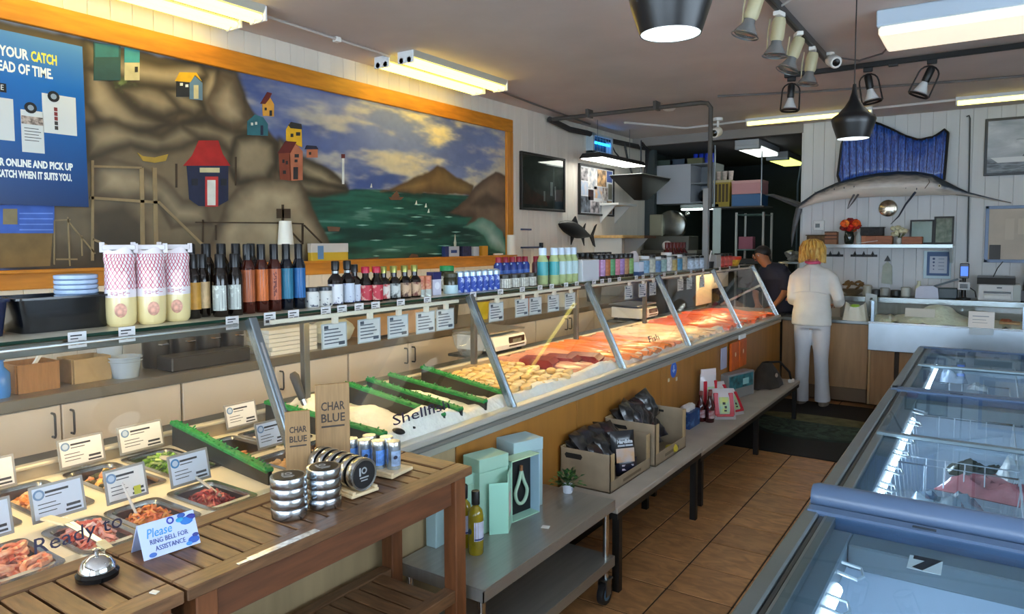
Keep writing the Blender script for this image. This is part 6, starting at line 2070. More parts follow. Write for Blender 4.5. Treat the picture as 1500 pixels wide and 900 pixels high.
for k in range(5):
    bottle('drink_bottle', 'slim blue bottle with a dark red cap, %s in the row behind the brown jars' % ORD[k], -2.30, 3.25 + .068 * k, .028, .165, BLU, m('#8c1430', .35), [(.3, .55, m('#4468b4', .5), .4)], 'red-capped blue bottles', .45, .72, .86, capr=.018)
for k in range(3):
    bottle('drink_bottle', 'slim dark red bottle with a red cap, %s right of the blue bottles' % ORD[k], -2.27, 3.60 + .062 * k, .026, .165, BR2, m('#8c1430', .35), [(.1, .4, m('#8a8480', .5), .4)], 'red-capped dark bottles', .45, .72, .86, capr=.018)
GRB = m('#b4c48c', .15, al=.9, n=.1, s=20)
tl = m('#3aa0a8', .4)
for k, (y, lb) in enumerate(((3.56, 'white-capped pale green bottle, leftmost and half hidden'), (3.64, 'white-capped pale green bottle with a teal label'), (3.72, 'white-capped pale green bottle, third of five'), (3.80, 'white-capped pale green bottle, fourth of five'), (3.87, 'white-capped pale green bottle beside the white box'))):
    bottle('juice_bottle', lb, -2.17 - .03 * (k < 1), y, .033, .215, GRB, m('#cfe2f6', .35), [(.25, .62, tl if k in (0, 1) else m('#b9d6de', .5), .45)], 'white-capped green bottles', .62, .66, .86, capr=.023)
wbx = T('carton', 'plain grey white box standing on the shelf beside the white-capped bottles', 'box', (-2.17, 4.03, SZ1))
MB().box(-.06, .05, -.125, .10, 0, .135, .002).out('carton', m('#c6cbd2', .5), wbx)
cols = ('#b46a9c', '#c49ac8', '#b4683c', '#5c9a68', '#c87a8c', '#9a7ab0', '#a87a50', '#7aa05c')
for k in range(8):
    c = cols[k]
    jar('spice_jar', ('black-lidded spice jar with a mauve label', 'black-lidded spice jar with a lilac label', 'black-lidded spice jar with a rust label', 'black-lidded spice jar with a green label', 'black-lidded spice jar with a rose label', 'black-lidded spice jar with a violet label', 'black-lidded spice jar with a brown label', 'black-lidded spice jar with a leaf green label')[k], -2.18, 4.19 + .075 * k, .034, .165, m('#3c3028', .3), BLKP, [(.12, .78, m(c, .5, n=.25, s=40), .5)], 'spice jars', lidh=.16)
for k in range(10):
    jar('spice_jar', 'black-lidded jar in the back row, %s from behind the grey white box' % ORD[k], -2.34, 3.98 + .078 * k, .035, .175, m('#4a3c34', .3), BLKP, [(.1, .75, m('#9a8a84', .5), .5)], 'back row of black-lidded jars', lidh=.16)
pw = tag(MB().ell((0, 0, .09), (.03, .085, .09), 12, 8, jit=.1).out('pouch', m('#ccc4c4', .35, b=.3, s=20), None, True, (-2.21, 4.86, SZ1)), 'white crinkled pouch with a red smudge among the jars', 'pouch')
sm = T('carton', 'small white box with blue foot in front of the pouch', 'box', (-2.14, 4.80, SZ1))
MB().box(-.02, .02, -.045, .045, .03, .10, .001).out('carton', m('#c9d2e4', .5), sm)
MB().box(-.021, .021, -.046, .046, 0, .03, .001).out('foot', m('#34507c', .5), sm)
far = (('#7aa0bc', 'pale blue', .13), ('#b9b8a8', 'cream', .14), ('#5c7ca4', 'steel blue', .12), ('#8aa4a0', 'grey green', .13), ('#c8c8ca', 'white', .15), ('#b09a60', 'mustard', .12), ('#4a86a8', 'sea blue', .13), ('#a8a090', 'beige', .14))
for k in range(8):
    jar('jar', 'mid shelf jar with a %s label and %s lid' % (far[k][1], 'black' if k % 2 else 'white'), -2.2, 5.02 + .115 * k, .045, far[k][2] + .01, m('#8a8a84', .3), BLKP if k % 2 else m('#c9ccd0', .4), [(.08, .75, m(far[k][0], .5, n=.25, s=40), .5)], None, lidh=.16)
for k in range(4):
    jar('jar', ('wide grey blue jar, first of four far along the shelf', 'wide grey blue jar, second of four far along the shelf', 'wide grey blue jar, third of four far along the shelf', 'wide grey blue jar, last of four far along the shelf')[k], -2.2, 5.98 + .125 * k, .055, .12, m('#8f9aa8', .3), BLKP, [(.1, .7, m('#b6c4d4', .5, n=.3, s=40), .5)], 'wide grey jars', lidh=.16)
sp3 = T('utensil_pot', 'black pot of upright white sticks near the far end of the shelf', 'pot', (-2.2, 6.50, SZ1))
MB().lathe([(.05, 0), (.055, .06), (.05, .06)], n=14).out('pot', BLACK, sp3, True)
for k in range(4):
    MB().cyl((rng.uniform(-.02, .02), -.03 + .02 * k, .02), (rng.uniform(-.03, .03), -.045 + .03 * k, .16), .007, n=6).out('stick', m('#dcdcd8', .4), sp3)
fb = T('carton', 'grey carton before the red jars', 'box', (-2.2, 6.66, SZ1))
MB().box(-.05, .05, -.07, .06, 0, .12, .002).out('carton', m('#a8a4a0', .5), fb)
for k in range(3):
    jar('jar', ('red jar with black lid, left of three near the shelf end', 'red jar with black lid, middle of three near the shelf end', 'red jar with black lid, right of three near the shelf end')[k], -2.19, 6.80 + .12 * k, .05, .13, m('#b03a34', .3), BLKP, [(.1, .7, m('#c8564c', .5, n=.3, s=30), .5)], 'red jars', lidh=.2)
rt = T('tub', 'red-lidded yellow tub, last thing on the shelf', 'tub', (-2.2, 7.25, SZ1))
MB().lathe([(.055, 0), (.08, .06)], n=18).out('body', m('#c89a34', .4, n=.3, s=30), rt, True)
MB().lathe([(.086, .06), (.088, .09), (.08, .094), (.001, .094)], n=18, cap1=False).out('lid', m('#c83c20', .35), rt, True)
wr = bottle('wine_bottle', 'dark red bottle in the row behind the far jars', -2.40, 5.98, .035, .24, m('#4a0e14', .12, coat=.3), m('#5a1014', .4), [(.15, .5, m('#7a2a24', .5), .5)], 'dark red bottles in the back row', .4, .6, .85)
for k in range(1, 6):
    dup(wr, (-2.40, 5.98 + .085 * k, SZ1), label='dark red bottle in the far back row, %s from its left' % ORD[k])

# things standing on the mural's ledge
LZ = 1.4945
yb = T('carton', 'white and yellow carton on the mural ledge beside the soy bottles', 'box', (WX + .05, 3.12, LZ))
MB().box(-.018, .022, 0, .32, 0, .115, .002).out('carton', m('#c9a832', .5), yb)
MB().box(-.0185, .0225, -.001, .321, .055, .116, .001).out('white_half', m('#c9c6c2', .5), yb)
MB().box(.0225, .023, .05, .10, .01, .10).out('blue_print', m('#5c86b0', .5), yb)
pc = tag(MB().lathe([(.05, 0), (.038, .15)], n=20).out('paper_cup', m('#dfe2dc', .5), None, True, (WX + .052, 2.93, LZ + .11)), 'white upturned paper cup above the tall black bottle caps', 'cup')
pcx = T('carton', 'pale carton on the mural ledge under the upturned cup', 'box', (WX + .052, 2.93, LZ))
MB().box(-.02, .02, -.07, .07, 0, .11, .001).out('carton', m('#8f8672', .5), pcx)
for k, (y, w, h, c, lb) in enumerate(((4.53, .05, .085, '#22346a', 'narrow dark blue carton on the mural ledge'), (4.62, .14, .085, '#b9c0cc', 'pale carton with a blue bar on the mural ledge'), (4.80, .12, .085, '#262a4e', 'dark blue patterned carton on the mural ledge'), (4.93, .08, .08, '#b4bcc8', 'grey white carton on the mural ledge'), (5.06, .08, .085, '#c08a28', 'small mustard carton on the mural ledge'))):
    t = T('carton', lb, 'box', (WX + .045, y, LZ))
    MB().box(-.018, .02, -w / 2, w / 2, 0, h, .001).out('carton', m(c, .5, n=(.4 if k == 2 else 0), s=40), t)
    if k == 1:
        MB().box(.02, .0206, -.04, .04, .03, .055).out('blue_bar', m('#23407c', .5), t)
tag(MB().lathe([(.01, 0), (.012, .03), (.006, .06), (.003, .10)], n=8).out('figurine', m('#a8a894', .5), None, True, (WX + .045, 4.66, LZ + .085)), 'tiny pale figurine standing on the carton with the blue bar', 'ornament')
tag(MB().cyl((0, -.07, .008), (0, .07, .008), .008).out('paper_roll', PAPER, None, True, (WX + .05, 5.28, LZ)), 'thin white roll lying on the mural ledge', 'paper roll')
tw = T('paper_towel_roll', 'upright white paper towel roll at the corner of the mural', 'paper roll', (WX + .055, 5.49, LZ))
MB().lathe([(.045, 0), (.045, .185), (.012, .185), (.012, .18)], n=20).out('roll', m('#dcd8cc', .7), tw, True)
tag(MB().ell((0, 0, 0), (.018, .022, .03), 10, 8).out('candle_flame', m('#e8c08c', .5), None, True, (-2.30, 1.885, SZ1 + .03)), 'small tan paper cone behind the short white jars', 'ornament')
# ================================================================ THINGS ON THE TEAK TABLES
TZ = .8905
bl = T('counter_bell', 'chrome counter bell on a black base on the left teak table', 'bell', (-1.60, .735, TZ))
MB().lathe([(.042, 0), (.043, .010), (.036, .016), (.001, .016)], n=28, cap1=False).out('base', BLACKG, bl, True)
MB().lathe([(.037, .017), (.036, .024), (.028, .038), (.014, .047), (.001, .049)], n=28, cap0=False, cap1=False).out('dome', CHROME, bl, True)
MB().lathe([(.005, .046), (.004, .056), (.007, .057), (.008, .061), (.001, .064)], n=12).out('button', CHROME, bl, True)
# folded tent card
tc_ = T('tent_card', 'folded white and blue card asking to ring the bell', 'sign card', (-1.615, .90, TZ), rz=R(-6))
CW = m('#b9c8ee', .5)
ang = math.atan2(.036, .07)
MB().prism([(.036, 0), (.034, 0), (-.001, .072), (.001, .073)], 'y', -.066, .066).out('front_leaf', CW, tc_)
MB().prism([(-.036, 0), (-.034, 0), (.001, .072), (-.001, .073)], 'y', -.066, .066).out('back_leaf', CW, tc_)
fr_rot = Matrix(((0, -.036, .07), (1, 0, 0), (0, .07, .036)))
xa, ya = Vector((0, 1, 0)), Vector((-.035, 0, .072)).normalized()
na = xa.cross(ya)
Mr = Matrix(((xa.x, ya.x, na.x), (xa.y, ya.y, na.y), (xa.z, ya.z, na.z))).to_euler()


def on_leaf(y, f):
    return Vector((.0358, y, .001)) + ya * f + na * .001


text('Please', .030, m('#2f8fd0', .5), tc_, on_leaf(-.022, .054), Mr, shear=.25, w=.058)
text('RING BELL FOR', .016, m('#3a4a8a', .5), tc_, on_leaf(-.002, .034), Mr, w=.088)
text('ASSISTANCE', .016, m('#3a4a8a', .5), tc_, on_leaf(-.002, .017), Mr, w=.070)
for y, f, s_, c in ((.045, .06, .016, '#1f6fc0'), (.056, .066, .012, '#2a2f8c'), (.03, .066, .010, '#2f9ac8'), (.052, .012, .014, '#2858b4'), (.04, .006, .008, '#3f8ad0'), (-.045, .006, .009, '#3f6ab8'), (.035, .075, .010, '#22509c'), (.058, .022, .008, '#34408c')):
    p = on_leaf(y, f)
    MB().ell((0, 0, 0), (s_, s_ * .6, .0015), 10, 4, M=Mr.to_matrix().to_4x4()).out('coral_print', m(c, .5), tc_, False, p)
p = on_leaf(.008, .071)
MB().tube([p + xa * .007 * math.cos(a) + ya * .007 * math.sin(a) for a in [2 * PI * k / 12 for k in range(12)]], .002, 5, True).out('ring_print', m('#2c3a9c', .5), tc_)

# silver tins
TIN = m('#c3c9cf', .22, 1.0, n=.06, s=20)
TIND = m('#17181a', .4)
tin_b = MB().lathe([(.045, 0), (.0465, .002), (.0465, .013), (.0475, .0135), (.0475, .0255), (.0465, .0272), (.0445, .0268), (.001, .0268)], n=36, cap1=False).mesh('tin_body', TIN, True)
tin_l = MB().lathe([(.040, .0268), (.040, .0273), (.001, .0273)], n=32, cap1=False).mesh('black_label', TIND, True)
tin_p = MB().box(-.016, .016, -.010, -.006, .0272, .0277).box(-.012, .012, -.018, -.015, .0272, .0277).lathe([(.010, .0272), (.010, .0277), (.006, .0277), (.006, .0272)], (0, .012, 0), 14, cap0=False, cap1=False).box(-.018, -.012, -.002, .022, .0272, .0277).mesh('label_print', m('#9aa0a4', .5))


def tin(label, loc, rot=(0, 0, 0), group='silver tins'):
    t = T('candle_tin', label, 'tin', loc, group=group, rot=rot)
    link('tin_body', tin_b, t)
    link('black_label', tin_l, t)
    stuff(link('label_print', tin_p, t))
    return t


for si, (x, y, nm, rz) in enumerate(((-1.535, 1.195, 'left', .9), (-1.515, 1.297, 'right', 1.2))):
    for k in range(4):
        tin('silver tin with a black label, %s of the %s stack of four' % (('lowest', 'second from the bottom', 'third from the bottom', 'topmost')[k], nm), (x + rng.uniform(-.001, .001), y + rng.uniform(-.001, .001), TZ + .0274 * k), (0, 0, rz if k == 3 else rz + k), 'stacked silver tins')
# pale wooden rack with tins on edge
PALE = m('#d6c19a', .5, n=.08, s=10, st=(8, 1, 8))
RA = R(-4)
rk = T('tin_rack', 'pale wooden rack holding the tins on edge', 'rack', (-1.60, 1.425, TZ), RA)
MB().box(-.125, .125, -.050, .050, 0, .010, .002).out('base', PALE, rk)
for s_ in (-1, 1):
    MB().box(-.125, .125, s_ * .040 - .006, s_ * .040 + .006, .010, .018, .002).out('side_lip', PALE, rk)
six = ('at the sign end', 'second from the sign', 'third from the sign', 'fourth from the sign', 'fifth from the sign', 'at the front with its black label showing')
for k in range(6):
    f = -.088 + k * .036
    q = Vector((-1.60 + f * math.cos(RA), 1.425 + f * math.sin(RA), TZ + .0585))
    tin('silver tin on edge in the wooden rack, ' + six[k], q, (PI / 2, 0, PI / 2 + RA), 'tins on edge in the rack')
# second pale rack with small cans
rk2 = T('tin_rack', 'second pale wooden rack under the small upright cans', 'rack', (-1.60, 1.60, TZ), R(6))
MB().box(-.115, .09, -.055, .055, 0, .010, .002).out('base', PALE, rk2)
MB().box(-.115, .09, -.055, -.045, .010, .018, .002).out('side_lip', PALE, rk2)
for k, (x, y, lb) in enumerate(((-1.69, 1.562, 'small upright silver can, front left'), (-1.645, 1.575, 'small upright silver can, second in the front row'), (-1.60, 1.592, 'small upright silver can, nearest the camera'), (-1.555, 1.615, 'small upright silver can with a dark blue fish print, at the right'), (-1.67, 1.622, 'small upright silver can in the back row, left'), (-1.61, 1.64, 'small upright silver can in the back row, right'))):
    t = T('salt_can', lb, 'can', (x, y, TZ + .0105), 0, 'small upright silver cans')
    MB().lathe([(.0215, 0), (.022, .002), (.022, .072)], n=20).out('can_body', m('#b4c6da', .25, .85, n=.15, s=40), t, True)
    MB().lathe([(.0225, .072), (.0225, .086), (.021, .088), (.001, .088)], n=20, cap1=False).out('cap', m('#c6cac8', .25, .9), t, True)
    lab(.0223, .012, .060, m('#5f92dc' if k < 3 else '#8aa0c0', .4, n=.3, s=60), t, arc=.35)
    if k in (3, 1):
        MB().ell((.0222 * math.cos(-.5), .0222 * math.sin(-.5), .040), (.003, .010, .006), 10, 6).out('fish_print', m('#1c2038', .5), t)
# wooden CHAR BLUE signs
KR = m('#97774f', .6, n=.1, s=10, st=(1, 14, 1))
for y, x, w, h, lb, rz in ((1.372, -1.715, .072, .222, 'smaller tan CHAR BLUE sign board', -.55), (1.50, -1.705, .105, .285, 'taller tan CHAR BLUE sign board behind the small cans', -.55)):
    t = T('sign_board', lb, 'sign', (x, y, TZ), rz)
    MB().box(-.006, .006, -w / 2, w / 2, 0, h, .001).out('board', KR, t)
    DK = m('#3c3028', .6)
    text('CHAR', w * .36, DK, t, (.0065, 0, h * .75), FACE_E, 'lettering', w=w * .70, bold=.0006)
    text('BLUE', w * .36, DK, t, (.0065, 0, h * .62), FACE_E, 'lettering', w=w * .70, bold=.0006)
    stuff(MB().box(.006, .0068, -w * .34, w * .34, h * .52, h * .54).out('rule_print', DK, t))
# worn pale scrape on the table edge and a scrap of foil
tag(MB().box(-.02, .0, -.10, .10, 0, .0012, .0).box(-.014, -.004, -.13, -.10, 0, .0012).out('tape_strip', m('#d8d4cc', .25, .3, n=.3, s=60), None, False, (-1.385, 1.07, TZ)), 'shiny worn strip of tape on the front edge of the teak table', 'tape')
tag(MB().box(-.008, .008, -.006, .006, 0, .002).out('foil_scrap', m('#dcd8cc', .3), None, False, (-1.425, .765, TZ), (0, .1, .4)), 'tiny pale scrap lying near the joint of the teak tables', 'scrap')
# ================================================================ THINGS ON THE STEEL CART
KZ = .4705
MINT = m('#9cc4b0', .5, n=.04, s=6)
MINTL = m('#a9d8c2', .45, n=.03, s=6)
MINTB = m('#9db8bc', .5, n=.04, s=6)


def oil(label, x, y):
    t = T('oil_bottle', label, 'bottle', (x, y, KZ), group='olive oil bottles')
    MB().lathe([(.026, 0), (.029, .006), (.029, .145), (.024, .165), (.012, .178), (.012, .20)], n=20).out('glass_body', m('#8a7a14', .1, coat=.4, n=.15, s=20), t, True)
    MB().lathe([(.0155, .185), (.0155, .232), (.014, .235), (.001, .235)], n=16, cap1=False).out('cap', BLACK, t, True)
    l = lab(.0294, .055, .125, m('#c2c6dc', .5, n=.15, s=30), t, arc=.36)
    lab(.0297, .058, .064, m('#2c3c78', .5), t, arc=.34, name='label_band')
    MB().ell((.0292 * math.cos(-1.75), .0292 * math.sin(-1.75), .09), (.008, .004, .012), 10, 6).out('olive_print', m('#20302e', .5), t)
    return t


oil('olive oil bottle in front on the cart, with a white blue-edged label', -1.545, 2.03)
oil('olive oil bottle half hidden by the teak table leg', -1.62, 2.055)


def gift_box(label, x, y, dx, dy, h, rz, mt_):
    t = T('gift_box', label, 'box', (x, y, KZ), rz)
    MB().box(-dx / 2, dx / 2, -dy / 2, dy / 2, 0, h * .82, .002).out('base', mt_, t)
    MB().box(-dx / 2 - .0015, dx / 2 + .0015, -dy / 2 - .0015, dy / 2 + .0015, h * .82 + .001, h, .002).out('lid', mt_, t)
    return t


gift_box('slim mint gift box behind the olive oil bottle', -1.685, 2.17, .06, .085, .245, R(-12), MINT)
gift_box('pale blue gift box seen left of the teak table leg', -1.715, 2.0, .05, .05, .21, 0, MINTB)
gift_box('tall closed mint gift box in the middle of the cart', -1.655, 2.245, .10, .15, .30, R(-14), MINT)
gift_box('blue grey gift box at the back against the tan counter panel', -1.675, 2.52, .12, .16, .30, R(-18), MINTB)
# open gift box with the glass drop bottle
gb_ = T('open_gift_box', 'open mint gift box showing a drop shaped bottle on black', 'box', (-1.575, 2.415, KZ), R(-10))
hw, hh, dp = .085, .255, .07
MB().box(-dp, -dp + .004, -hw, hw, 0, hh).out('back', MINTL, gb_)
MB().box(-dp, .0, -hw, -hw + .004, 0, hh).out('side', MINTL, gb_)
MB().box(-dp, .0, hw - .004, hw, 0, hh).out('side', m('#a6c8dc', .45), gb_)
MB().box(-dp, .0, -hw, hw, hh - .004, hh).out('top', m('#b8d8b4', .45), gb_)
MB().box(-dp, .0, -hw, hw, 0, .004).out('bottom', MINTL, gb_)
MB().box(-dp + .004, -dp + .02, -hw + .004, hw - .004, .004, hh - .004).out('black_lining', m('#0c0f12', .6), gb_)
pts = []
for k in range(29):
    a = -PI / 2 + 2 * PI * k / 28
    r = .036
    z = .10 + .052 * math.sin(a)
    yv = r * math.cos(a) * (1 - .5 * max(0, math.sin(a)) ** 1.2)
    if math.sin(a) > .6:
        z += (math.sin(a) - .6) * .09
        yv *= (1 - (math.sin(a) - .6) * 1.6)
    pts.append((-dp + .034, yv + .01, z))
MB().tube(pts[:-1], .0075, 8, True).out('drop_bottle', m('#a9c9b2', .12, coat=.5), gb_, True)
MB().cyl((-dp + .034, .01, .185), (-dp + .034, .01, .21), .007, n=10).out('cork', m('#8a5a34', .6), gb_, True)
# its door leaf stands open towards the shop front
MB().box(-.004, .10, -.004, 0, .0, hh * .93).out('door_leaf', MINTL, gb_, False, (0, -hw - .002, 0), (0, 0, R(-52)))
MB().box(0, .075, -.003, 0, .0, hh * .80).out('door_flap', m('#a5e0cc', .45), gb_, False, (.060, -hw - .082, 0), (0, 0, R(-125)))
cdm = MB().box(.02, .082, .0002, .0012, .06, .155).box(.035, .055, .0012, .0016, .075, .12).out('hang_card', [m('#cdb9b4', .5, n=.2, s=30)], gb_, False, (0, -hw - .002, 0), (0, 0, R(-52)))
pl = T('potted_plant', 'small green plant in a white pot on the steel cart', 'plant', (-1.575, 2.765, KZ))
MB().lathe([(.018, 0), (.021, .003), (.023, .03), (.024, .040), (.021, .040), (.018, .034), (.001, .034)], n=20).out('pot', m('#d4dae6', .35), pl, True)
MB().box(.0225, .0235, -.006, .006, .014, .028).out('print', m('#9aa4bc', .5), pl)
b = MB()
LF = [m(c, .5, n=.2, s=60) for c in ('#2f5a26', '#4a7a38', '#1f4420')]
for k in range(80):
    a, el = rng.uniform(0, 2 * PI), rng.uniform(.15, 1.35)
    L = rng.uniform(.02, .075)
    d_ = Vector((math.cos(a) * math.cos(el), math.sin(a) * math.cos(el), math.sin(el)))
    p = Vector((0, 0, .036)) + d_ * L
    b.mat(k % 3)
    t_ = d_.cross(Vector((0, 0, 1))).normalized()
    q = p + d_ * .03 + Vector((0, 0, -.006))
    b.raw([p, p + d_ * .012 + t_ * .011, q, p + d_ * .012 - t_ * .011], [(0, 1, 2, 3)])
    if k % 3 == 0:
        b.tube([(0, 0, .034), p], .001, 4)
b.out('leaves', LF, pl)
tag(MB().box(-.016, .016, -.014, .014, 0, .001).box(-.004, .006, -.004, .004, .001, .0014).out('price_tag', [PAPER], None, False, (-1.455, 2.375, KZ), (0, 0, .3)), 'small white price tag lying flat on the steel cart', 'price tag')

# ================================================================ THINGS ON THE LOW BENCHES
NZ = .3565
KR2 = m('#94836c', .75, n=.08, s=14)


def display_carton(label, x0, x1, y0, y1, h, low):
    t = T('display_carton', label, 'cardboard box', (x0, y0, .4205))
    W, L = x1 - x0, y1 - y0
    MB().box(0, W, 0, L, 0, .006).out('bottom', KR2, t)
    s1 = MB().box(0, W, 0, .006, 0, h, .001).out('side_panel', KR2, t)
    MB().prism([(W * .12, h * .74), (W * .42, h * .74), (W * .45, h * .82), (W * .42, h * .88), (W * .12, h * .88), (W * .09, h * .82)], 'y', -.0005, .0065).out('hand_hole', m('#17130f', .8), s1)
    s2 = MB().box(0, W, L - .006, L, 0, h, .001).out('side_panel', KR2, t)
    MB().box(W * .3, W * .55, L - .0065, L + .0005, h * .84, h * .90).out('hand_hole', m('#17130f', .8), s2)
    MB().box(0, .006, 0, L, 0, h * 1.02, .001).out('back_panel', m('#b79a70', .75, n=.08, s=14), t)
    MB().box(W - .006, W, 0, L, 0, low, .001).out('front_panel', KR2, t)
    for a in (0, L - .045):
        MB().box(W - .006, W, a, a + .045, low, h, .001).out('front_cheek', m('#a8906a', .75, n=.08, s=14), t)
    MB().box(W, W + .0006, L * .3, L * .75, low * .35, low * .6).out('print', m('#6a5a44', .7), t)
    return t


display_carton('open cardboard display box of dark chip bags, nearer the camera', -1.74, -1.465, 2.98, 3.45, .185, .055)
display_carton('open cardboard display box of dark chip bags, farther along', -1.745, -1.445, 3.475, 3.92, .225, .065)
CHM = [m(c, .28, n=.5, s=16, col2=c2, coat=.4, lo=.5, hi=.7) for c, c2 in (('#141518', '#55575c'), ('#101214', '#6a6a6c'), ('#1a1416', '#5a3034'), ('#15161c', '#47445a'))]


def pillow(hx, hz, d, wr=.0):
    b = MB()
    for s_ in (-1, 1):
        b.grid(lambda u, v: (s_ * d * (1 - (2 * u - 1) ** 4) * (1 - (2 * v - 1) ** 4) * (1 + wr * math.sin(9 * u + 5 * v) * math.cos(11 * v - 3 * u)), (2 * u - 1) * hx, (2 * v - 1) * hz + hz), 10, 10)
    return b


chip = [pillow(.065, .085, .03, .35).mesh('chip_bag', q, True) for q in CHM]
for k in range(24):
    nr_ = k < 12
    q = k if nr_ else k - 12
    x = (-1.66, -1.60, -1.55)[q % 3] + rng.uniform(-.01, .01)
    y = (3.085 if nr_ else 3.57) + .085 * (q // 3) + rng.uniform(-.01, .01)
    z = .435 + ((.10, .07, .03)[q % 3] if nr_ else (.14, .11, .03)[q % 3]) + .02 * (q % 2)
    tag(link('chip_bag', chip[k % 4], None, (x + .06 * (q % 3 == 0), y, z), (rng.uniform(-.25, .25), -.75 - .3 * math.sin(k * 2.3), rng.uniform(-.3, .3))), 'dark chip bag in the %s display box, %s one counted from its near left corner' % ('nearer' if nr_ else 'farther', ORD[q]), 'chip bag', 'chip bags in the %s box' % ('nearer' if nr_ else 'farther'))
hb = T('chip_bag', 'upright black chip bag printed Hardbite over a pale landscape', 'chip bag', (-1.52, 3.24, .4205 + .065), R(-40), rot=(0, -.12, R(-38)))
MB().box(0, 0.001, -.01, .01, .0, .01).out('seal', m('#101114', .4), hb)
pillow(.066, .085, .024).out('bag', m('#15181e', .3, coat=.3), hb, True)
MB().box(.0245, .0262, -.05, .05, .015, .085, .0).out('landscape_print', m('#b8b4b8', .5, n=.5, s=14, col2='#c8a078'), hb)
text('Hardbite', .026, m('#c4ccd4', .5), hb, (.0262, 0, .118), FACE_E, 'lettering', w=.086, bold=.0012)
stuff(MB().box(.024, .0262, -.040, .0, .094, .103).box(.024, .0262, .004, .044, .094, .103).out('small_print', m('#a4acb8', .5), hb))
h2 = T('chip_bag', 'dark blue chip bag with pale lettering below the upright one', 'chip bag', (-1.505, 3.25, .4285), rot=(0, -.10, R(-38)))
pillow(.06, .045, .02).out('bag', m('#14162a', .3, coat=.3), h2, True)
for z in (.03, .05):
    MB().box(.018, .0196, -.035, .03, z, z + .009).out('print', m('#b8b0bc', .5), h2)
yc = tag(MB().lathe([(.024, 0), (.024, .05), (.02, .055), (.001, .055)], n=14, cap1=False).out('jar', [m('#c8b438', .35)], None, True, (-1.49, 3.76, .4405), (.4, 1.2, .2)), 'small yellow round lid among the bags of the farther box', 'lid')

tb_ = T('tissue_box', 'blue carton with white tops standing behind the farther display box', 'box', (-1.69, 4.62, NZ))
MB().box(-.05, .05, -.10, .10, 0, .11, .002).out('carton', m('#1d4480', .45, n=.3, s=18, lo=.55, hi=.65, col2='#5a8ac0'), tb_)
for k in range(3):
    MB().ell((0, -.05 + .05 * k, .12), (.035, .03, .03), 10, 6, jit=.15).out('white_top', m('#c9c6c4', .5), tb_, True)
SB = m('#3a0c10', .12, coat=.4)
for k, (x, y, lb) in enumerate(((-1.66, 4.79, 'small dark red sauce bottle, left of three on the bench'), (-1.60, 4.80, 'small dark red sauce bottle, nearest of three on the bench'), (-1.62, 4.87, 'small dark red sauce bottle, right of three on the bench'))):
    t = T('sauce_bottle', lb, 'bottle', (x, y, NZ), 0, 'dark red sauce bottles')
    MB().lathe([(.03, 0), (.033, .006), (.033, .10), (.024, .13), (.012, .15), (.012, .19)], n=16).out('glass_body', SB, t, True)
    MB().lathe([(.014, .185), (.014, .212), (.001, .214)], n=12, cap1=False).out('cap', m('#7a3a34', .4), t, True)
    lab(.0334, .03, .085, m('#c8b8bc', .5, n=.35, s=40, col2='#8c2430'), t, arc=.45)


def bonito(label, x, y, z, h, w, rz, tilt, up_):
    t = T('mayonnaise_pack', label, 'mayonnaise', (x, y, z), rot=(0, tilt, rz), group='red and white packs on the bench')
    pillow(w / 2, h / 2, .032).out('pack', m('#c9c2c4', .3, coat=.5), t, True)
    for s_ in (-1, 1):
        MB().box(.018, .030, s_ * w * .31 - w * .10, s_ * w * .31 + w * .10, h * .12, h * .84, .004).out('red_stripe', m('#b81c30', .35), t)
    MB().box(.030, .0335, -w * .2, w * .2, h * .18, h * .70, .003).out('picture', m('#8fc0b8', .4, n=.4, s=18, col2='#c8cc5a'), t)
    MB().box(.026, .0338, -w * .36, w * .36, h * .08, h * .16, .003).out('red_band', m('#c0202c', .35), t)
    stuff(MB().box(.0335, .0342, -.004, .014, h * .24, h * .30).box(.0335, .0342, 0, .016, h * .34, h * .42).box(.0335, .0342, -.012, .008, h * .46, h * .54).out('black_print', INK, t))
    if up_:
        MB().box(-.004, .006, -w * .46, w * .46, h * .93, h * 1.12, .002).out('header', m('#d0c4c4', .4), t)
    return t


bonito('tall red and white pack standing at the back of the bench', -1.68, 5.00, NZ, .30, .15, R(-30), 0.0, True)
bonito('red and white pack leaning at the front of the bench', -1.535, 4.92, NZ, .22, .17, R(-55), -.30, False)
bonito('red and white pack leaning to the right, with a green picture', -1.50, 5.09, NZ, .20, .17, R(-25), -.55, False)
bonito('red topped pack resting on the two leaning packs', -1.60, 5.08, NZ + .05, .19, .15, R(-35), -.45, False)
pkc = T('picture_carton', 'dark carton with a teal fish picture on the far bench', 'box', (-1.69, 5.72, NZ), R(-14))
MB().box(-.045, .045, -.20, .20, 0, .20, .003).out('carton', m('#8c8c8c', .45), pkc)
MB().box(.045, .047, -.18, .18, .08, .185).out('picture', m('#1d2c34', .4, n=.5, s=12, col2='#3a8a96'), pkc)
MB().box(.047, .0482, .02, .11, .10, .15).out('white_print', m('#9ad0d4', .5), pkc)
hp = None
for k, (y, lb) in enumerate(((5.80, 'orange pouch hanging on the counter panel, left of two'), (6.02, 'orange pouch hanging on the counter panel, right of two'))):
    t = T('hanging_pouch', lb, 'pouch', (-1.735, y, .555), group='orange pouches on the counter panel')
    MB().box(-.012, .012, -.10, .10, 0, .23, .006).out('pouch', m('#cc5a14', .4, n=.15, s=10), t)
    MB().ell((.0125, -.0, .13), (.002, .016, .02), 10, 6).out('badge', m('#e8d0b0', .5), t)
tag(MB().box(-.004, .004, -.07, .07, 0, .17, .001).out('leaflet', m('#a8aac4', .5), None, False, (-1.748, 5.57, .60)), 'pale leaflet fixed beside the orange hanging pouches', 'leaflet')
tag(MB().box(-.006, .006, -.09, .09, 0, .035, .001).out('header_card', PAPER, None, False, (-1.735, 6.02, .79)), 'white header card above the right orange pouch', 'card')
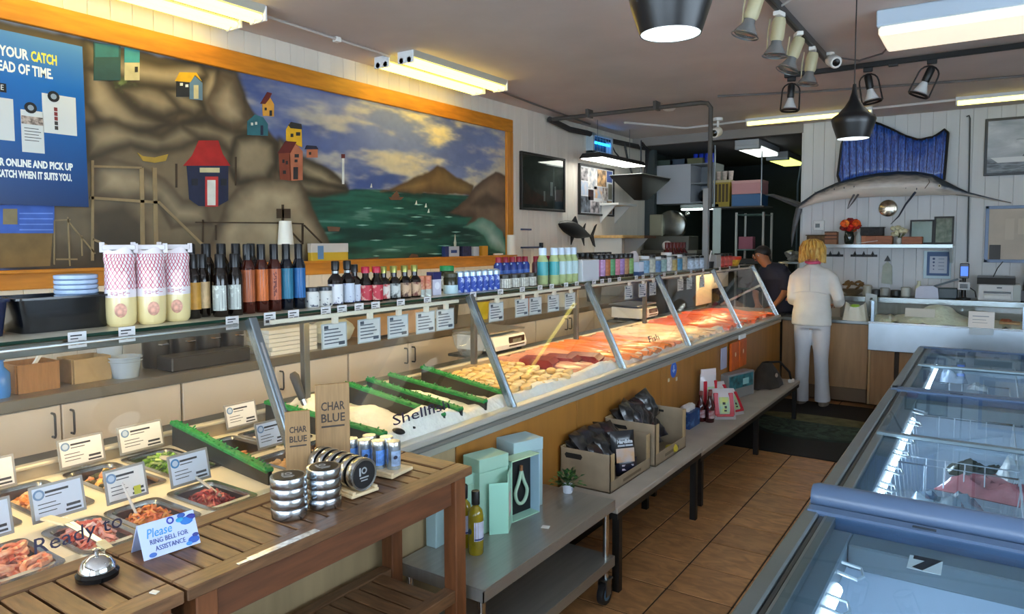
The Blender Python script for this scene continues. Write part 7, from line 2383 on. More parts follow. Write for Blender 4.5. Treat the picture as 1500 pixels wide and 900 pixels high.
bb = T('bag', 'slumped dark bag with a strap at the far end of the bench', 'bag', (-1.60, 6.28, NZ), R(-10))
def slump(u, v):
    a = 2 * PI * u
    h = v
    r = (1 - .75 * h ** 1.5)
    return (.12 * math.cos(a) * r - .02 * h, .24 * math.sin(a) * r + .05 * h, .20 * h + .012 * math.sin(5 * a) * (1 - h))
MB().grid(slump, 24, 8).out('body', m('#2b2520', .6, n=.3, s=12, b=.4), bb, True)
MB().tube([(.0, .05, .20), (.06, .14, .20), (.10, .25, .10), (.10, .30, .01)], .010, 6).out('strap', m('#1a1716', .6), bb, True)
MB().box(.085, .115, .26, .33, .0, .03, .004).out('white_tag', PAPER, bb)
MB().ell((.085, .02, .10), (.01, .02, .02), 8, 6).out('clip', m('#b4a494', .4), bb)
sk = T('sticker', 'round blue sticker on the tan counter panel', 'sticker', (-1.7565, 4.52, .752))
MB().prism([(.055 * math.cos(2 * PI * k / 20), .055 * math.sin(2 * PI * k / 20)) for k in range(20)], 'x', 0, .001).out('disc', m('#2f5cb4', .45), sk)
MB().box(.001, .0014, -.008, .008, -.02, .03).box(.001, .0014, -.02, .024, -.012, .0).out('white_print', m('#b4c8e8', .5), sk)
for dy, dz in ((-.10, -.07), (.04, -.085)):
    MB().box(0, .001, dy, dy + .03, dz, dz + .025).out('torn_scrap', m('#c8b490', .6), sk)
# ================================================================ THINGS ON THE BACK WALL SHELF AND COUNTERS
WOODB = m('#94532c', .5, n=.2, s=8, st=(2, 8, 8))
wk = T('basket', 'dark woven basket at the left end of the wall shelf', 'basket', (-1.55, 8.14, SZ))
MB().box(-.11, .08, -.07, .07, 0, .09, .006).out('body', m('#5d4526', .7, n=.3, s=40, b=.4), wk)
MB().box(-.12, .09, -.075, .075, .09, .10, .003).out('rim', m('#3c2c18', .7), wk)
b1_ = T('carton', 'brown carton with dark stripes beside the vase', 'box', (-1.42, 8.12, SZ))
MB().box(-.06, .06, -.05, .05, 0, .13, .002).out('carton', m('#8c5c3c', .6), b1_)
for z in (.05, .085, .12):
    MB().box(-.061, .061, -.052, -.049, z, z + .014).out('stripe', m('#4a2a1c', .6), b1_)
vs = T('flower_vase', 'dark vase of red and orange flowers on the wall shelf', 'flowers', (-1.25, 8.12, SZ))
MB().lathe([(.035, 0), (.045, .02), (.05, .08), (.04, .12), (.045, .13), (.038, .128), (.001, .1)], n=18).out('vase', m('#232a24', .15, coat=.4), vs, True)
for k in range(13):
    c = ('#c21c12', '#e2580c', '#a8120e', '#7a0e12', '#e87a1a')[k % 5]
    a = 2 * PI * k / 13
    x_, z_ = .10 * math.cos(a) * rng.uniform(.3, 1), .20 + .055 * math.sin(a) * rng.uniform(.3, 1)
    fx = MB().ell((x_, rng.uniform(-.04, .03), z_), (.042, .036, .036), 9, 6, jit=.22).out('bloom', m(c, .6, n=.3, s=50, b=.5), vs)
for k in range(8):
    MB().tube([(0, 0, .12), (rng.uniform(-.09, .09), rng.uniform(-.04, .03), .17)], .006, 5).out('stem', m('#24351c', .6), vs)
cvl = tag(MB().lathe([(.03, 0), (.035, .06), (.02, .11), (.018, .13), (.001, .13)], n=14).out('jug', [m('#9aa4a4', .3)], None, True, (-1.155, 8.10, SZ)), 'grey jug beside the flower vase on the wall shelf', 'jug')
cr1 = T('wooden_box', 'long orange brown wooden box in the middle of the wall shelf', 'box', (-.985, 8.14, SZ))
MB().box(-.14, .14, -.07, .07, 0, .085, .003).out('box', WOODB, cr1)
MB().box(-.141, -.10, -.071, .071, .0, .086, .001).box(.0, .004, -.0715, .0715, 0, .086).out('end_cap', m('#a8643c', .5), cr1)
bkt = T('basket', 'black wire basket standing on the long wooden box', 'basket', (-1.03, 8.14, SZ + .086))
MB().box(-.11, .10, -.06, .06, 0, .085, .004).out('body', m('#111112', .6, n=.4, s=40, b=.5), bkt)
MB().box(-.12, .11, -.065, .065, .08, .09, .003).out('rim', BLACK, bkt)
st_ = tag(MB().bar((-.10, 0, 0), (.09, -.01, .025), .02, .004).out('paper_strip', PAPER, None, False, (-1.06, 8.03, SZ + .01)), 'white paper strip leaning before the wooden box', 'paper')
wv = T('flower_vase', 'small white vase of cream flowers on the wall shelf', 'flowers', (-.785, 8.12, SZ))
MB().lathe([(.022, 0), (.03, .03), (.022, .06), (.026, .065), (.001, .05)], n=16).out('vase', m('#c9cdc8', .3), wv, True)
for k in range(9):
    MB().ell((rng.uniform(-.07, .08), rng.uniform(-.03, .03), rng.uniform(.10, .165)), (.026, .022, .024), 8, 5, jit=.2).out('bloom', m('#c8c8a8', .6, n=.2, s=50), wv)
for k in range(5):
    MB().tube([(0, 0, .05), (rng.uniform(-.05, .06), 0, .12)], .005, 5).out('stem', m('#4a5426', .6), wv)
cr2 = T('wooden_box', 'shorter orange brown wooden box under the framed sheet', 'box', (-.67, 8.12, SZ))
MB().box(-.09, .09, -.06, .05, 0, .075, .003).out('box', WOODB, cr2)


def frame_pic(label, x, w, h, lean, art):
    t = T('framed_sheet', label, 'picture frame', (x, 8.22, SZ), rot=(-lean, 0, 0))
    f = .016
    for a in ((-w / 2, w / 2, 0, f), (-w / 2, w / 2, h - f, h), (-w / 2, -w / 2 + f, f, h - f), (w / 2 - f, w / 2, f, h - f)):
        MB().box(a[0], a[1], -.008, .008, a[2], a[3], .001).out('frame_bar', BLACK, t)
    MB().box(-w / 2 + f, w / 2 - f, -.002, .006, f, h - f).out('picture', art, t)
    MB().box(-w / 2 + f, w / 2 - f, -.005, -.004, f, h - f).out('cover_glass', glass(), t)
    return t


frame_pic('black frame with a plain white sheet on the wall shelf', -.60, .21, .245, .10, m('#b4b8be', .5, n=.03, s=8))
frame_pic('black frame with a pale certificate at the right end of the wall shelf', -.41, .17, .275, .10, m('#9d9a90', .5, n=.4, s=20, col2='#6a6a62'))
# key hooks
for x, n_, lb in ((-1.50, 4, 'row of four black hooks under the wall shelf, nearer the woman'), (-1.13, 3, 'row of three black hooks under the wall shelf')):
    t = T('hook_rail', lb, 'hooks', (x, BY - .004, 1.455))
    w_ = .085 * n_
    MB().box(-w_ / 2, w_ / 2, -.012, 0, -.012, .012, .003).out('rail', m('#2c2e30', .5), t)
    for k in range(n_):
        xx = -w_ / 2 + .085 * (k + .5)
        MB().tube([(xx, -.012, .0), (xx, -.04, -.005), (xx, -.045, .02)], .007, 6).out('hook', m('#2c2e30', .5), t, True)
        MB().prism([(xx - .02, .0), (xx + .02, 0), (xx, .05)], 'y', -.016, -.010).out('hook_plate', m('#2c2e30', .5), t)
pz = T('hanging_cloth', 'pale folded cloth hanging from a black hook on the back wall', 'cloth', (-.905, BY - .004, 1.30))
MB().prism([(-.05, -.13), (.05, -.14), (.045, .05), (.0, .10), (-.04, .05)], 'y', -.03, -.012).out('cloth', m('#a9b2a6', .7, n=.1, s=20), pz)
MB().prism([(-.03, .10), (.03, .10), (0, .16)], 'y', -.02, 0).out('hook', m('#2c2e30', .5), pz)
cf = T('certificate', 'blue edged certificate card under the right end of the wall shelf', 'certificate', (-.45, BY - .015, 1.26))
MB().box(-.13, .11, 0, .01, -.03, .25, .002).out('plastic_sleeve', m('#a4c0cc', .3), cf)
MB().box(-.10, .095, -.004, 0, 0, .24, .001).out('blue_border', m('#2f5484', .5), cf)
MB().box(-.075, .075, -.006, -.004, .025, .195).out('sheet', m('#aeb8c8', .5), cf)
for k in range(4):
    MB().lathe([(.012 - .002 * k, -.0075), (.012 - .002 * k, -.006)], (-.04, 0, .17 - .035 * k), 12, 'y').out('seal_print', m('#2c4470', .5), cf)
    MB().box(.0, .05, -.0072, -.006, .165 - .035 * k, .172 - .035 * k).out('line_print', m('#6a7a94', .5), cf)
# steel counter: printer and so on (counter top at 1.05)
QZ = 1.0505
pn = T('printer', 'white desktop printer with a dark lid on the steel counter', 'printer', (.06, 8.06, QZ))
MB().box(-.165, .165, -.12, .16, 0, .155, .008).out('body', m('#c2c4c4', .4), pn)
MB().prism([(-.125, .155), (.16, .155), (.16, .225), (-.11, .215)], 'x', -.175, .12).out('dark_lid', m('#17191c', .3), pn)
MB().box(-.12, .09, -.124, -.118, .07, .09).out('paper_slot', BLACKG, pn)
MB().box(-.12, .09, -.15, -.118, .018, .06, .004).out('paper_tray', m('#cdd0ce', .4), pn)
MB().box(.105, .16, -.125, -.118, .01, .15, .002).out('side_panel', m('#9fa8a4', .4), pn)
MB().box(-.02, .02, -.1225, -.119, .118, .130).out('badge', m('#3c4650', .4), pn)
MB().tube([(-.05, .0, .22), (-.02, .02, .30), (.02, .1, .36)], .004, 5).out('cable', BLACK, pn, True)
cdt = T('card_terminal', 'phone-like payment terminal with a blue screen on a stand', 'terminal', (-.22, 8.02, QZ))
MB().lathe([(.06, 0), (.06, .012), (.02, .02), (.015, .2)], n=16).out('stand', BLACK, cdt, True)
MB().box(-.038, .038, -.012, .012, .20, .345, .006).out('phone', m('#141a30', .3), cdt)
MB().box(-.030, .030, -.0135, -.012, .225, .315).out('screen', m('#3a6ce0', .3, e=.9), cdt)
MB().box(-.05, .05, -.03, .0, .09, .165, .006).out('card_reader', m('#c8ccd0', .4), cdt)
MB().box(-.032, .032, -.032, -.03, .105, .15).out('reader_face', BLACKG, cdt)
MB().tube([(.04, 0, .12), (.09, 0, .08), (.10, .02, .02)], .005, 5).out('cable', BLACK, cdt, True)
dkb = T('register_box', 'dark device behind the white bag on the steel counter', 'device', (-.36, 8.10, QZ))
MB().box(-.09, .09, -.06, .06, 0, .10, .008).out('body', m('#37474e', .4), dkb)
MB().bar((-.14, -.02, .10), (.09, -.03, .19), .02, .02).out('arm', m('#3f4f58', .4), dkb)
MB().box(.10, .12, -.03, .03, 0, .18, .003).out('side_post', BLACK, dkb)
wbb = T('paper_bag', 'white folded paper bag on the steel counter', 'bag', (-.52, 7.99, QZ))
MB().prism([(-.10, 0), (.10, 0), (.09, .10), (.05, .125), (-.06, .12), (-.095, .09)], 'y', -.04, .04).out('bag', m('#c3c9dd', .5, b=.3, s=14), wbb)
ww = tag(MB().lathe([(.03, 0), (.034, .03), (.03, .10), (.015, .13), (.015, .16), (.001, .16)], n=14).out('bottle', [m('#cfd4b8', .35)], None, True, (-.60, 8.10, QZ)), 'pale pump bottle behind the white paper bag', 'bottle')
bpk = T('brown_pile', 'pile of brown dried goods in a bowl on the steel counter', 'bowl of goods', (-1.20, 8.10, QZ))
MB().lathe([(.05, 0), (.12, .06), (.115, .06), (.05, .01), (.001, .01)], n=20).out('bowl', m('#7a6a52', .4), bpk, True)
for k in range(14):
    MB().ell((rng.uniform(-.09, .09), rng.uniform(-.05, .05), rng.uniform(.06, .14)), (.035, .02, .012), 7, 4, M=Euler((rng.uniform(-1, 1), rng.uniform(-1, 1), 0)).to_matrix().to_4x4(), jit=.2).out('dried_piece', m('#7a5c34', .6, n=.3, s=20, rnd=.2), bpk)
for k, (x, h, c, lb) in enumerate(((-1.06, .10, '#a8a89c', 'pale canister right of the brown pile'), (-.98, .06, '#2b2e30', 'dark round dish on the steel counter'), (-.90, .08, '#8c8f8c', 'grey metal cup on the steel counter'), (-.80, .06, '#26292b', 'black tape dispenser shape on the steel counter'), (-.71, .09, '#b0b4ae', 'pale container under the hanging cloth'))):
    tag(MB().lathe([(.035, 0), (.045, .01), (.045, h), (.038, h + .006), (.001, h + .006)], n=16).out('container', [m(c, .4)], None, True, (x, 8.08, QZ)), lb, 'container')
blk = tag(MB().box(-.02, .08, -.02, .02, 0, .24, .004).out('speaker', [BLACK], None, False, (.27, 8.10, QZ + .10)), 'black upright device right of the printer, cut by the photo edge', 'device')
tag(MB().box(-.05, .09, -.06, .06, 0, .10, .004).out('device_base', [m('#2a2c30', .4)], None, False, (.27, 8.10, QZ)), 'dark box under the black device at the right edge', 'device')

# ================================================================ LEFT WALL BEYOND THE MURAL
def wall_pic(label, y0, y1, z0, z1, art, name='framed_photo'):
    t = T(name, label, 'picture', (WX + .004, y0, z0))
    w, h = y1 - y0, z1 - z0
    f = .022
    for a in ((0, w, 0, f), (0, w, h - f, h), (0, f, f, h - f), (w - f, w, f, h - f)):
        MB().box(0, .03, a[0], a[1], a[2], a[3], .002).out('frame_bar', BLACK, t)
    MB().box(.004, .016, f, w - f, f, h - f).out('print', art, t)
    return t, w, h


t, w, h = wall_pic('dark framed harbour photograph beside the mural', 5.70, 6.54, 1.925, 2.485, ramp3('mat_dark_photo', ((.35, '#0d0d10'), (.55, '#26262a'), (.7, '#4a4648')), 3, (1, 1, 1.4)))
MB().box(.016, .017, .55, .60, .16, .30).box(.016, .017, .64, .66, .12, .26).box(.016, .017, .42, .45, .1, .2).out('white_mast', m('#8c8a90', .5), t)
MB().prism([(.04, .06), (.5, .05), (.45, .14), (.2, .2), (.06, .3)], 'x', .016, .0165).out('red_glow', m('#3c1a18', .5, n=.5, s=14), t)
MB().box(.019, .020, .022, w - .022, .022, h - .022).out('cover_glass', glass(), t)
t, w, h = wall_pic('black framed collage of many small photographs', 6.86, 7.71, 1.91, 2.472, m('#c4c8cc', .5), 'photo_collage')
cc = ('#23262e', '#7c8794', '#c8a274', '#3a4a7a', '#b9b4b8', '#4a2f2a', '#8fa8c4', '#d2cdc8', '#6a6a5a', '#1d1f26')
cells = [(.04, .20, .38, .52), (.21, .42, .30, .53), (.43, .66, .34, .53), (.67, .81, .40, .53), (.04, .20, .22, .37), (.21, .34, .17, .29), (.35, .55, .20, .33), (.56, .70, .18, .33), (.71, .81, .2, .38), (.04, .26, .03, .21), (.27, .48, .03, .16), (.49, .66, .03, .17), (.67, .81, .03, .18)]
for k, (a, b_, c, d_) in enumerate(cells):
    MB().box(.016, .0172, a, b_, c, d_).out('photo', m(cc[k % 10], .4, n=.7, s=16, col2=cc[(k * 3 + 4) % 10]), t)
# tuna model
tn2 = T('fish_ornament', 'black tuna shaped ornament on the left wall', 'fish ornament', (WX + .07, 6.72, 1.73), rot=(R(-10), 0, 0))
SP2 = [(-.40, .003, .003), (-.36, .03, .02), (-.26, .065, .035), (-.12, .085, .042), (.0, .082, .04), (.12, .062, .03), (.22, .035, .018), (.30, .014, .01), (.34, .010, .008)]
MB().rings([[(wv_ * math.sin(2 * PI * k / 14), y_, hv * math.cos(2 * PI * k / 14)) for k in range(14)] for y_, hv, wv_ in SP2]).out('body', m('#141517', .4), tn2, True)
FB2 = m('#101113', .45)
MB().prism([(.31, -.012), (.40, .13), (.44, .16), (.38, .02), (.45, -.10), (.40, -.09)], 'x', -.006, .006).out('tail_fin', FB2, tn2)
MB().prism([(-.14, .07), (-.06, .15), (.0, .09), (.02, .07)], 'x', -.005, .005).out('dorsal_fin', FB2, tn2)
MB().prism([(.12, .05), (.18, .12), (.17, .045)], 'x', -.005, .005).out('dorsal_fin', FB2, tn2)
MB().prism([(-.12, -.07), (-.10, -.17), (-.05, -.08)], 'x', -.005, .005).out('belly_fin', FB2, tn2)
MB().prism([(.11, -.05), (.19, -.13), (.17, -.035)], 'x', -.005, .005).out('belly_fin', FB2, tn2)
MB().cyl((-.065, -.05, 0), (-.02, -.05, 0), .012).out('wall_mount', STEELD, tn2)
# small blue handled hooks/brushes on the wall
for z, w_, lb in ((1.735, .16, 'thin blue bar fixed to the left wall below the dark photograph'), (1.56, .36, 'blue squeegee fixed low on the left wall')):
    t = T('wall_tool', lb, 'tool', (WX + .02, 5.72, z))
    MB().box(-.018, .01, 0, w_, -.008, .008, .002).out('bar', m('#3c4a6a', .5), t)
    if w_ > .3:
        MB().box(-.018, .012, w_ - .02, w_ + .015, -.02, .045, .002).out('head', m('#1d2228', .5), t)
MB().box(0, .002, .02, .16, -.16, -.02).out('paper_sheet', m('#c0b8ae', .6), t)
# bug zapper
bz = T('insect_lamp', 'blue glowing insect lamp high on the left wall', 'insect lamp', (WX, 7.05, 2.60))
for a in ((0, .50, 0, .03), (0, .50, .19, .22), (0, .04, 0, .22), (.46, .50, 0, .22)):
    MB().box(.0, .09, a[0], a[1], a[2], a[3], .003).out('frame_bar', m('#b4c4cc', .4), bz)
MB().box(0.0, .02, .04, .46, .03, .19).out('back', m('#0d3048', .5), bz)
MB().cyl((.06, .05, .125), (.06, .45, .125), .014).out('blue_tube', m('#1f9cff', .4, e=5), bz, True)
for k in range(7):
    MB().cyl((.085, .04 + .07 * k, .03), (.085, .04 + .07 * k, .19), .002, n=5).out('grille_wire', STEELD, bz)
# hanging LED panel over the slicer, black hood
lp = T('hanging_light', 'white light panel with a black top hanging over the black hood', 'light', (-3.50, 6.62, 2.49))
MB().prism([(-.14, .0), (.14, .0), (.10, .05), (-.10, .05)], 'y', 0, 1.12).out('housing', BLACK, lp)
MB().box(-.125, .125, .02, 1.10, -.006, .001).out('diffuser', m('#fdfbf0', .4, e=7.5), lp)
for yy in (.15, .95):
    MB().cyl((0, yy, .05), (0, yy, .41), .003, n=5).out('hanging_wire', m('#55585a', .5), lp)
hd = T('black_hood', 'black funnel shaped hood hanging under the white light panel', 'hood', (-3.46, 7.80, 2.10))
MB().rings([[(-.20, -.42, .27), (.20, -.42, .27), (.20, .42, .27), (-.20, .42, .27)], [(-.19, -.40, .24), (.19, -.40, .24), (.19, .40, .24), (-.19, .40, .24)], [(-.05, -.07, .0), (.05, -.07, .0), (.05, .07, .0), (-.05, .07, .0)]]).out('funnel', m('#0f0f11', .45), hd)
MB().box(-.205, .205, -.425, .425, .268, .275).out('top_plate', m('#b4b8b8', .3, .7), hd)
MB().cyl((0, 0, .275), (0, 0, .7), .008).out('hanging_rod', m('#33363a', .5), hd)
MB().tube([(.0, .1, .27), (.02, .12, .45), (.0, .2, .6), (-.1, .25, .70)], .02, 8).out('cable', m('#1c1c1e', .6), hd, True)
sh1 = T('wall_shelf', 'small white bracket shelf under the black hood', 'shelf', (WX, 7.35, 2.03))
MB().box(0, .26, 0, .50, 0, .025, .002).out('board', m('#c8ccc8', .5), sh1)
for yy in (.06, .44):
    MB().prism([(0, 0), (.2, 0), (0, -.2)], 'y', yy - .01, yy + .01).out('bracket', m('#c8ccc8', .5), sh1)
sh2 = T('wall_shelf', 'wooden topped wall shelf beyond the tuna ornament', 'shelf', (WX, 7.25, 1.64))
MB().box(0, .36, 0, .60, .012, .045, .004).out('wood_top', m('#c8a468', .5, n=.12, s=6, st=(6, 1, 6)), sh2)
MB().box(0, .36, .60, .95, .012, .045, .004).out('wood_end', m('#5a3418', .5, n=.12, s=6, st=(6, 1, 6)), sh2)
MB().box(.0, .34, .02, .04, -.34, .012).out('side_panel', m('#c4c6c2', .5), sh2)
MB().prism([(0, .01), (.30, .01), (0, -.30)], 'y', .82, .84).out('bracket', m('#c4c6c2', .5), sh2)

# ================================================================ DARK BACK ROOM
cab = T('wall_cabinet', 'white wall cabinet with one open end, high in the back room', 'cabinet', (-3.72, 8.95, 2.10))
CWH = m('#b9bec4', .5)
MB().box(0, .50, -.15, .25, 0, .50, .002).out('closed_part', CWH, cab)
for nm, a in (('top', (.50, .80, -.15, .25, .485, .50)), ('bottom', (.50, .80, -.15, .25, 0, .015)), ('side', (.785, .80, -.15, .25, .015, .485)), ('shelf', (.50, .785, -.14, .25, .24, .255)), ('back', (.50, .80, .235, .25, .015, .485))):
    MB().box(*a).out(nm, m('#7f868c', .5), cab)
sli = tag(MB().ell((0, 0, .08), (.08, .08, .08), 12, 8).out('mixer', [m('#23262a', .3, .4)], None, True, (-3.10, 8.98, 2.117)), 'dark round gadget in the open end of the white wall cabinet', 'gadget')
for k in range(4):
    tag(MB().lathe([(.03, 0), (.032, .004), (.032, .13), (.028, .137), (.001, .137)], n=14, cap1=False).out('can', [m('#2440c0', .35, n=.3, s=20)], None, True, (-3.22 + .075 * k, 8.98, 2.601)), 'bright blue can on top of the white wall cabinet, %s from the left' % ORD[k], 'can', 'blue cans on the cabinet')
for k in range(3):
    tag(MB().box(-.12, .12, -.08, .08, 0, .08, .003).out('carton', [m(('#4a5a50', '#3a4a5c', '#6a6a4a')[k], .5)], None, False, (-3.62 + .22 * k * .9, 8.98, 2.602)), ('dark green carton on the white wall cabinet', 'slate carton on the white wall cabinet', 'olive carton beside the blue cans')[k], 'box')
bks = T('plank_shelf', 'dark plank shelf carrying the yellow crate and the pink box', 'shelf', (-2.92, 8.7, 2.02))
MB().box(0, .64, 0, .45, 0, .018, .002).out('plank', m('#4a4c4a', .5), bks)
for xx in (.03, .6):
    MB().cyl((xx, .04, .0), (xx, .04, .78), .01).out('hanger_rod', STEELD, bks)
ycr = T('plastic_crate', 'yellow crate with upright packs in the back room', 'crate', (-2.81, 8.88, 2.039))
YC = m('#a08c2c', .5)
MB().box(-.10, .10, -.12, .12, 0, .02).out('base', YC, ycr)
for a in ((-.10, .10, -.12, -.11), (-.10, .10, .11, .12), (-.10, -.09, -.11, .11), (.09, .10, -.11, .11)):
    MB().box(*a, .02, .30).out('wall', YC, ycr)
for k in range(4):
    MB().box(-.08 + .045 * k, -.05 + .045 * k, -.125, -.119, .06, .28).out('slot', m('#4a3c14', .6), ycr)
MB().box(-.105, .105, -.125, .125, .30, .33, .002).out('rim', m('#b8ae84', .5), ycr)
for k in range(3):
    tag(MB().lathe([(.025, 0), (.034, .11)], n=14).out('paper_cup_stack', [m('#b4a8a0', .5, n=.2, s=20, st=(1, 1, 8))], None, True, (-2.87 + .075 * k, 8.84, 2.372)), 'stack of pale paper cups on the yellow crate, %s from the left' % ORD[k], 'cups', 'paper cup stacks')
tag(MB().box(-.18, .18, -.15, .15, 0, .145, .004).out('cooler_box', [m('#2f6290', .45)], None, False, (-2.50, 8.90, 2.039)), 'blue box under the pink box in the back room', 'box')
pkb = T('cooler_box', 'pink box stacked on the blue box in the back room', 'box', (-2.50, 8.90, 2.185))
MB().box(-.18, .18, -.15, .15, 0, .15, .004).out('box', m('#c08a8c', .45), pkb)
MB().box(-.182, .182, -.152, .152, .13, .165, .003).out('lid', m('#c89a98', .45), pkb)


def back_light(label, x, y0, y1, col, e):
    t = T('ceiling_light', label, 'ceiling light', (x, y0, 2.70))
    MB().box(-.14, .14, 0, y1 - y0, .03, .10, .004).out('housing', m('#aab0b4', .4), t)
    MB().box(-.125, .125, .10, y1 - y0 - .02, -.01, .03, .008).out('diffuser', m(col, .4, e=e), t)
    MB().box(-.14, .14, -.004, .10, -.008, .03, .003).out('end_cap', m('#aab0b4', .4), t)
    return t


back_light('white ceiling light just inside the dark back room', -2.42, 8.45, 9.40, '#f2fbf4', 2.6)
back_light('greenish yellow ceiling light deeper in the dark back room', -2.42, 9.85, 10.80, '#e6ee7a', 1.8)
ul = T('under_shelf_light', 'bright white light bar under the white wall cabinet', 'light', (-3.34, 8.80, 2.03))
MB().box(0, .50, -.04, .04, .0, .05, .004).out('housing', m('#b4c4c0', .4), ul)
MB().box(.01, .49, -.035, .035, -.02, .0, .006).out('diffuser', m('#f4fff8', .4, e=7), ul)
slm = T('slicer', 'rounded steel meat slicer on the far back counter', 'slicer', (-3.45, 8.72, 1.50))
MB().box(-.30, .30, -.15, .2, 0, .18, .006).out('base', m('#6a6c66', .4, .6), slm)
MB().lathe([(.16, -.06), (.19, -.05), (.19, .03), (.15, .05), (.001, .055)], (.02, 0, .32), 24, 'y').out('blade_guard', m('#7c7f7a', .25, 1.0), slm, True)
MB().box(-.25, -.08, -.1, -.02, .18, .46, .01).out('carriage', m('#a8a48c', .35, .8), slm)
MB().ell((.24, -.05, .46), (.03, .03, .03), 10, 6).out('knob', CHROME, slm, True)
fbc = T('prep_counter', 'far prep counter in the back room under the slicer', 'counter', (-3.77, 8.5, 0))
MB().box(.0, .75, 0, .55, 1.46, 1.5, .004).out('counter_top', m('#77776f', .4, .6), fbc)
MB().box(.02, .73, .03, .55, 0, 1.46).out('cabinet', m('#4c4c48', .6), fbc)
tl_ = T('task_lamp', 'white topped dark gadget standing behind the jars', 'gadget', (-3.28, 8.18, 1.40))
MB().lathe([(.05, -1.40), (.06, -1.38), (.02, -1.36), (.02, .05), (.04, .06)], n=14).out('stand', m('#33302e', .5), tl_, True)
MB().ell((0, 0, .16), (.06, .06, .06), 14, 8).out('white_top', m('#d4d2cc', .35), tl_, True)
MB().lathe([(.03, .05), (.045, .10), (.03, .12)], n=12).out('dark_neck', m('#2c2620', .5), tl_, True)
wrk = T('wire_rack', 'wire rack with white frame in the back room', 'rack', (-2.75, 9.2, 0))
for xx in (0, .34):
    for yy in (0, .4):
        MB().cyl((xx, yy, 0), (xx, yy, 1.98), .016).out('post', m('#b8b8b0', .4), wrk)
for z in (.4, 1.0, 1.5, 1.95):
    b = MB()
    for k in range(7):
        b.cyl((.0 + .34 * k / 6, 0, z), (.34 * k / 6, .4, z), .005, n=5)
    b.cyl((0, 0, z), (.34, 0, z), .009, n=6).cyl((0, .4, z), (.34, .4, z), .009, n=6)
    stuff(b.out('wire_shelf', m('#6f8a84', .4, .4), wrk))
for k, (z, h, c, lb) in enumerate(((1.51, .16, '#a05a6a', 'rose pack on the wire rack'), (1.01, .3, '#b4a8a8', 'pale box on the wire rack'))):
    tag(MB().box(-.09, .09, -.06, .06, 0, h, .003).out('carton', [m(c, .5)], None, False, (-2.64, 9.3, z)), lb, 'box')
tag(MB().box(0, .10, 0, .02, 0, .62, .002).out('cutting_board', [m('#b8ccc8', .45)], None, False, (-2.88, 8.66, 1.40), (0, 0, 0)), 'pale green white board standing right of the grey square post', 'board')
ivb = T('island_table', 'dark low table below the pale board in the back room', 'table', (-2.95, 8.6, 0))
MB().box(0, .7, 0, .4, 1.34, 1.395, .004).out('table_top', m('#1c2626', .5), ivb)
for xx in (.04, .66):
    for yy in (.04, .36):
        MB().box(xx - .02, xx + .02, yy - .02, yy + .02, 0, 1.34).out('leg', m('#2a3030', .5), ivb)
stt = T('steel_stand', 'small steel stand holding crumpled foil behind the clerk', 'stand', (-2.02, 8.52, 0))
for xx in (0, .19):
    for yy in (0, .25):
        MB().box(xx - .014, xx + .014, yy - .014, yy + .014, 0, 1.35).out('leg', m('#8a8a80', .4, .5), stt)
MB().box(-.03, .22, -.03, .28, 1.35, 1.375, .003).out('top', STEELD, stt)
MB().box(0, .19, 0, .25, .8, .82).out('lower_shelf', STEELD, stt)
ff = MB()
for k in range(12):
    ff.ell((rng.uniform(-.08, .10), rng.uniform(-.06, .06), rng.uniform(.02, .13) ), (.05, .05, .035), 7, 5, jit=.3)
stuff(tag(ff.out('crumpled_foil', m('#b4b4b0', .3, .7), None, False, (-1.94, 8.62, 1.376)), 'heap of crumpled grey foil on the steel stand', 'foil'))
dp_ = tag(MB().tube([(0, 0, -1.779), (0, 0, .55), (.03, 0, .75), (.06, 0, .82)], .012, 8).out('pipe', [m('#4a5a60', .5, .3)], None, True, (-2.05, 9.4, 1.78)), 'thin bent pipe in the dark doorway', 'pipe')
# ================================================================ PEOPLE
def skin_body(name, joints, edges, mt_, parent, root=0, sub=2):
    """one continuous figure grown over a skeleton of joints (x, y, z, rx, ry)"""
    me = bpy.data.meshes.new(name)
    me.from_pydata([j[:3] for j in joints], edges, [])
    o = bpy.data.objects.new(name, me)
    COL.objects.link(o)
    sk = o.modifiers.new('skin', 'SKIN')
    sk.use_smooth_shade = True
    sb = o.modifiers.new('sub', 'SUBSURF')
    sb.levels = sb.render_levels = sub
    lay = me.skin_vertices[0].data
    for i, j in enumerate(joints):
        lay[i].radius = (j[3], j[4] if len(j) > 4 else j[3])
        lay[i].use_root = (i == root)
    dg = bpy.context.evaluated_depsgraph_get()
    nm = bpy.data.meshes.new_from_object(o.evaluated_get(dg))
    bpy.data.objects.remove(o)
    nm.materials.clear()
    nm.materials.append(mt_)
    for p in nm.polygons:
        p.use_smooth = True
    return link(name, nm, parent)


def fused(mb, name, mt_, parent, vox=.011, smooth=6):
    """voxel-fused cloth or hair from overlapping forms, one surface"""
    me = mb.mesh(name, mt_, True)
    o = link(name, me, None)
    r = o.modifiers.new('r', 'REMESH')
    r.mode = 'VOXEL'
    r.voxel_size = vox
    r.use_smooth_shade = True
    s_ = o.modifiers.new('s', 'SMOOTH')
    s_.factor = .5
    s_.iterations = smooth
    dg = bpy.context.evaluated_depsgraph_get()
    nm = bpy.data.meshes.new_from_object(o.evaluated_get(dg))
    bpy.data.objects.remove(o)
    for p in nm.polygons:
        p.use_smooth = True
    nm.materials.clear()
    nm.materials.append(mt_)
    return link(name, nm, parent)


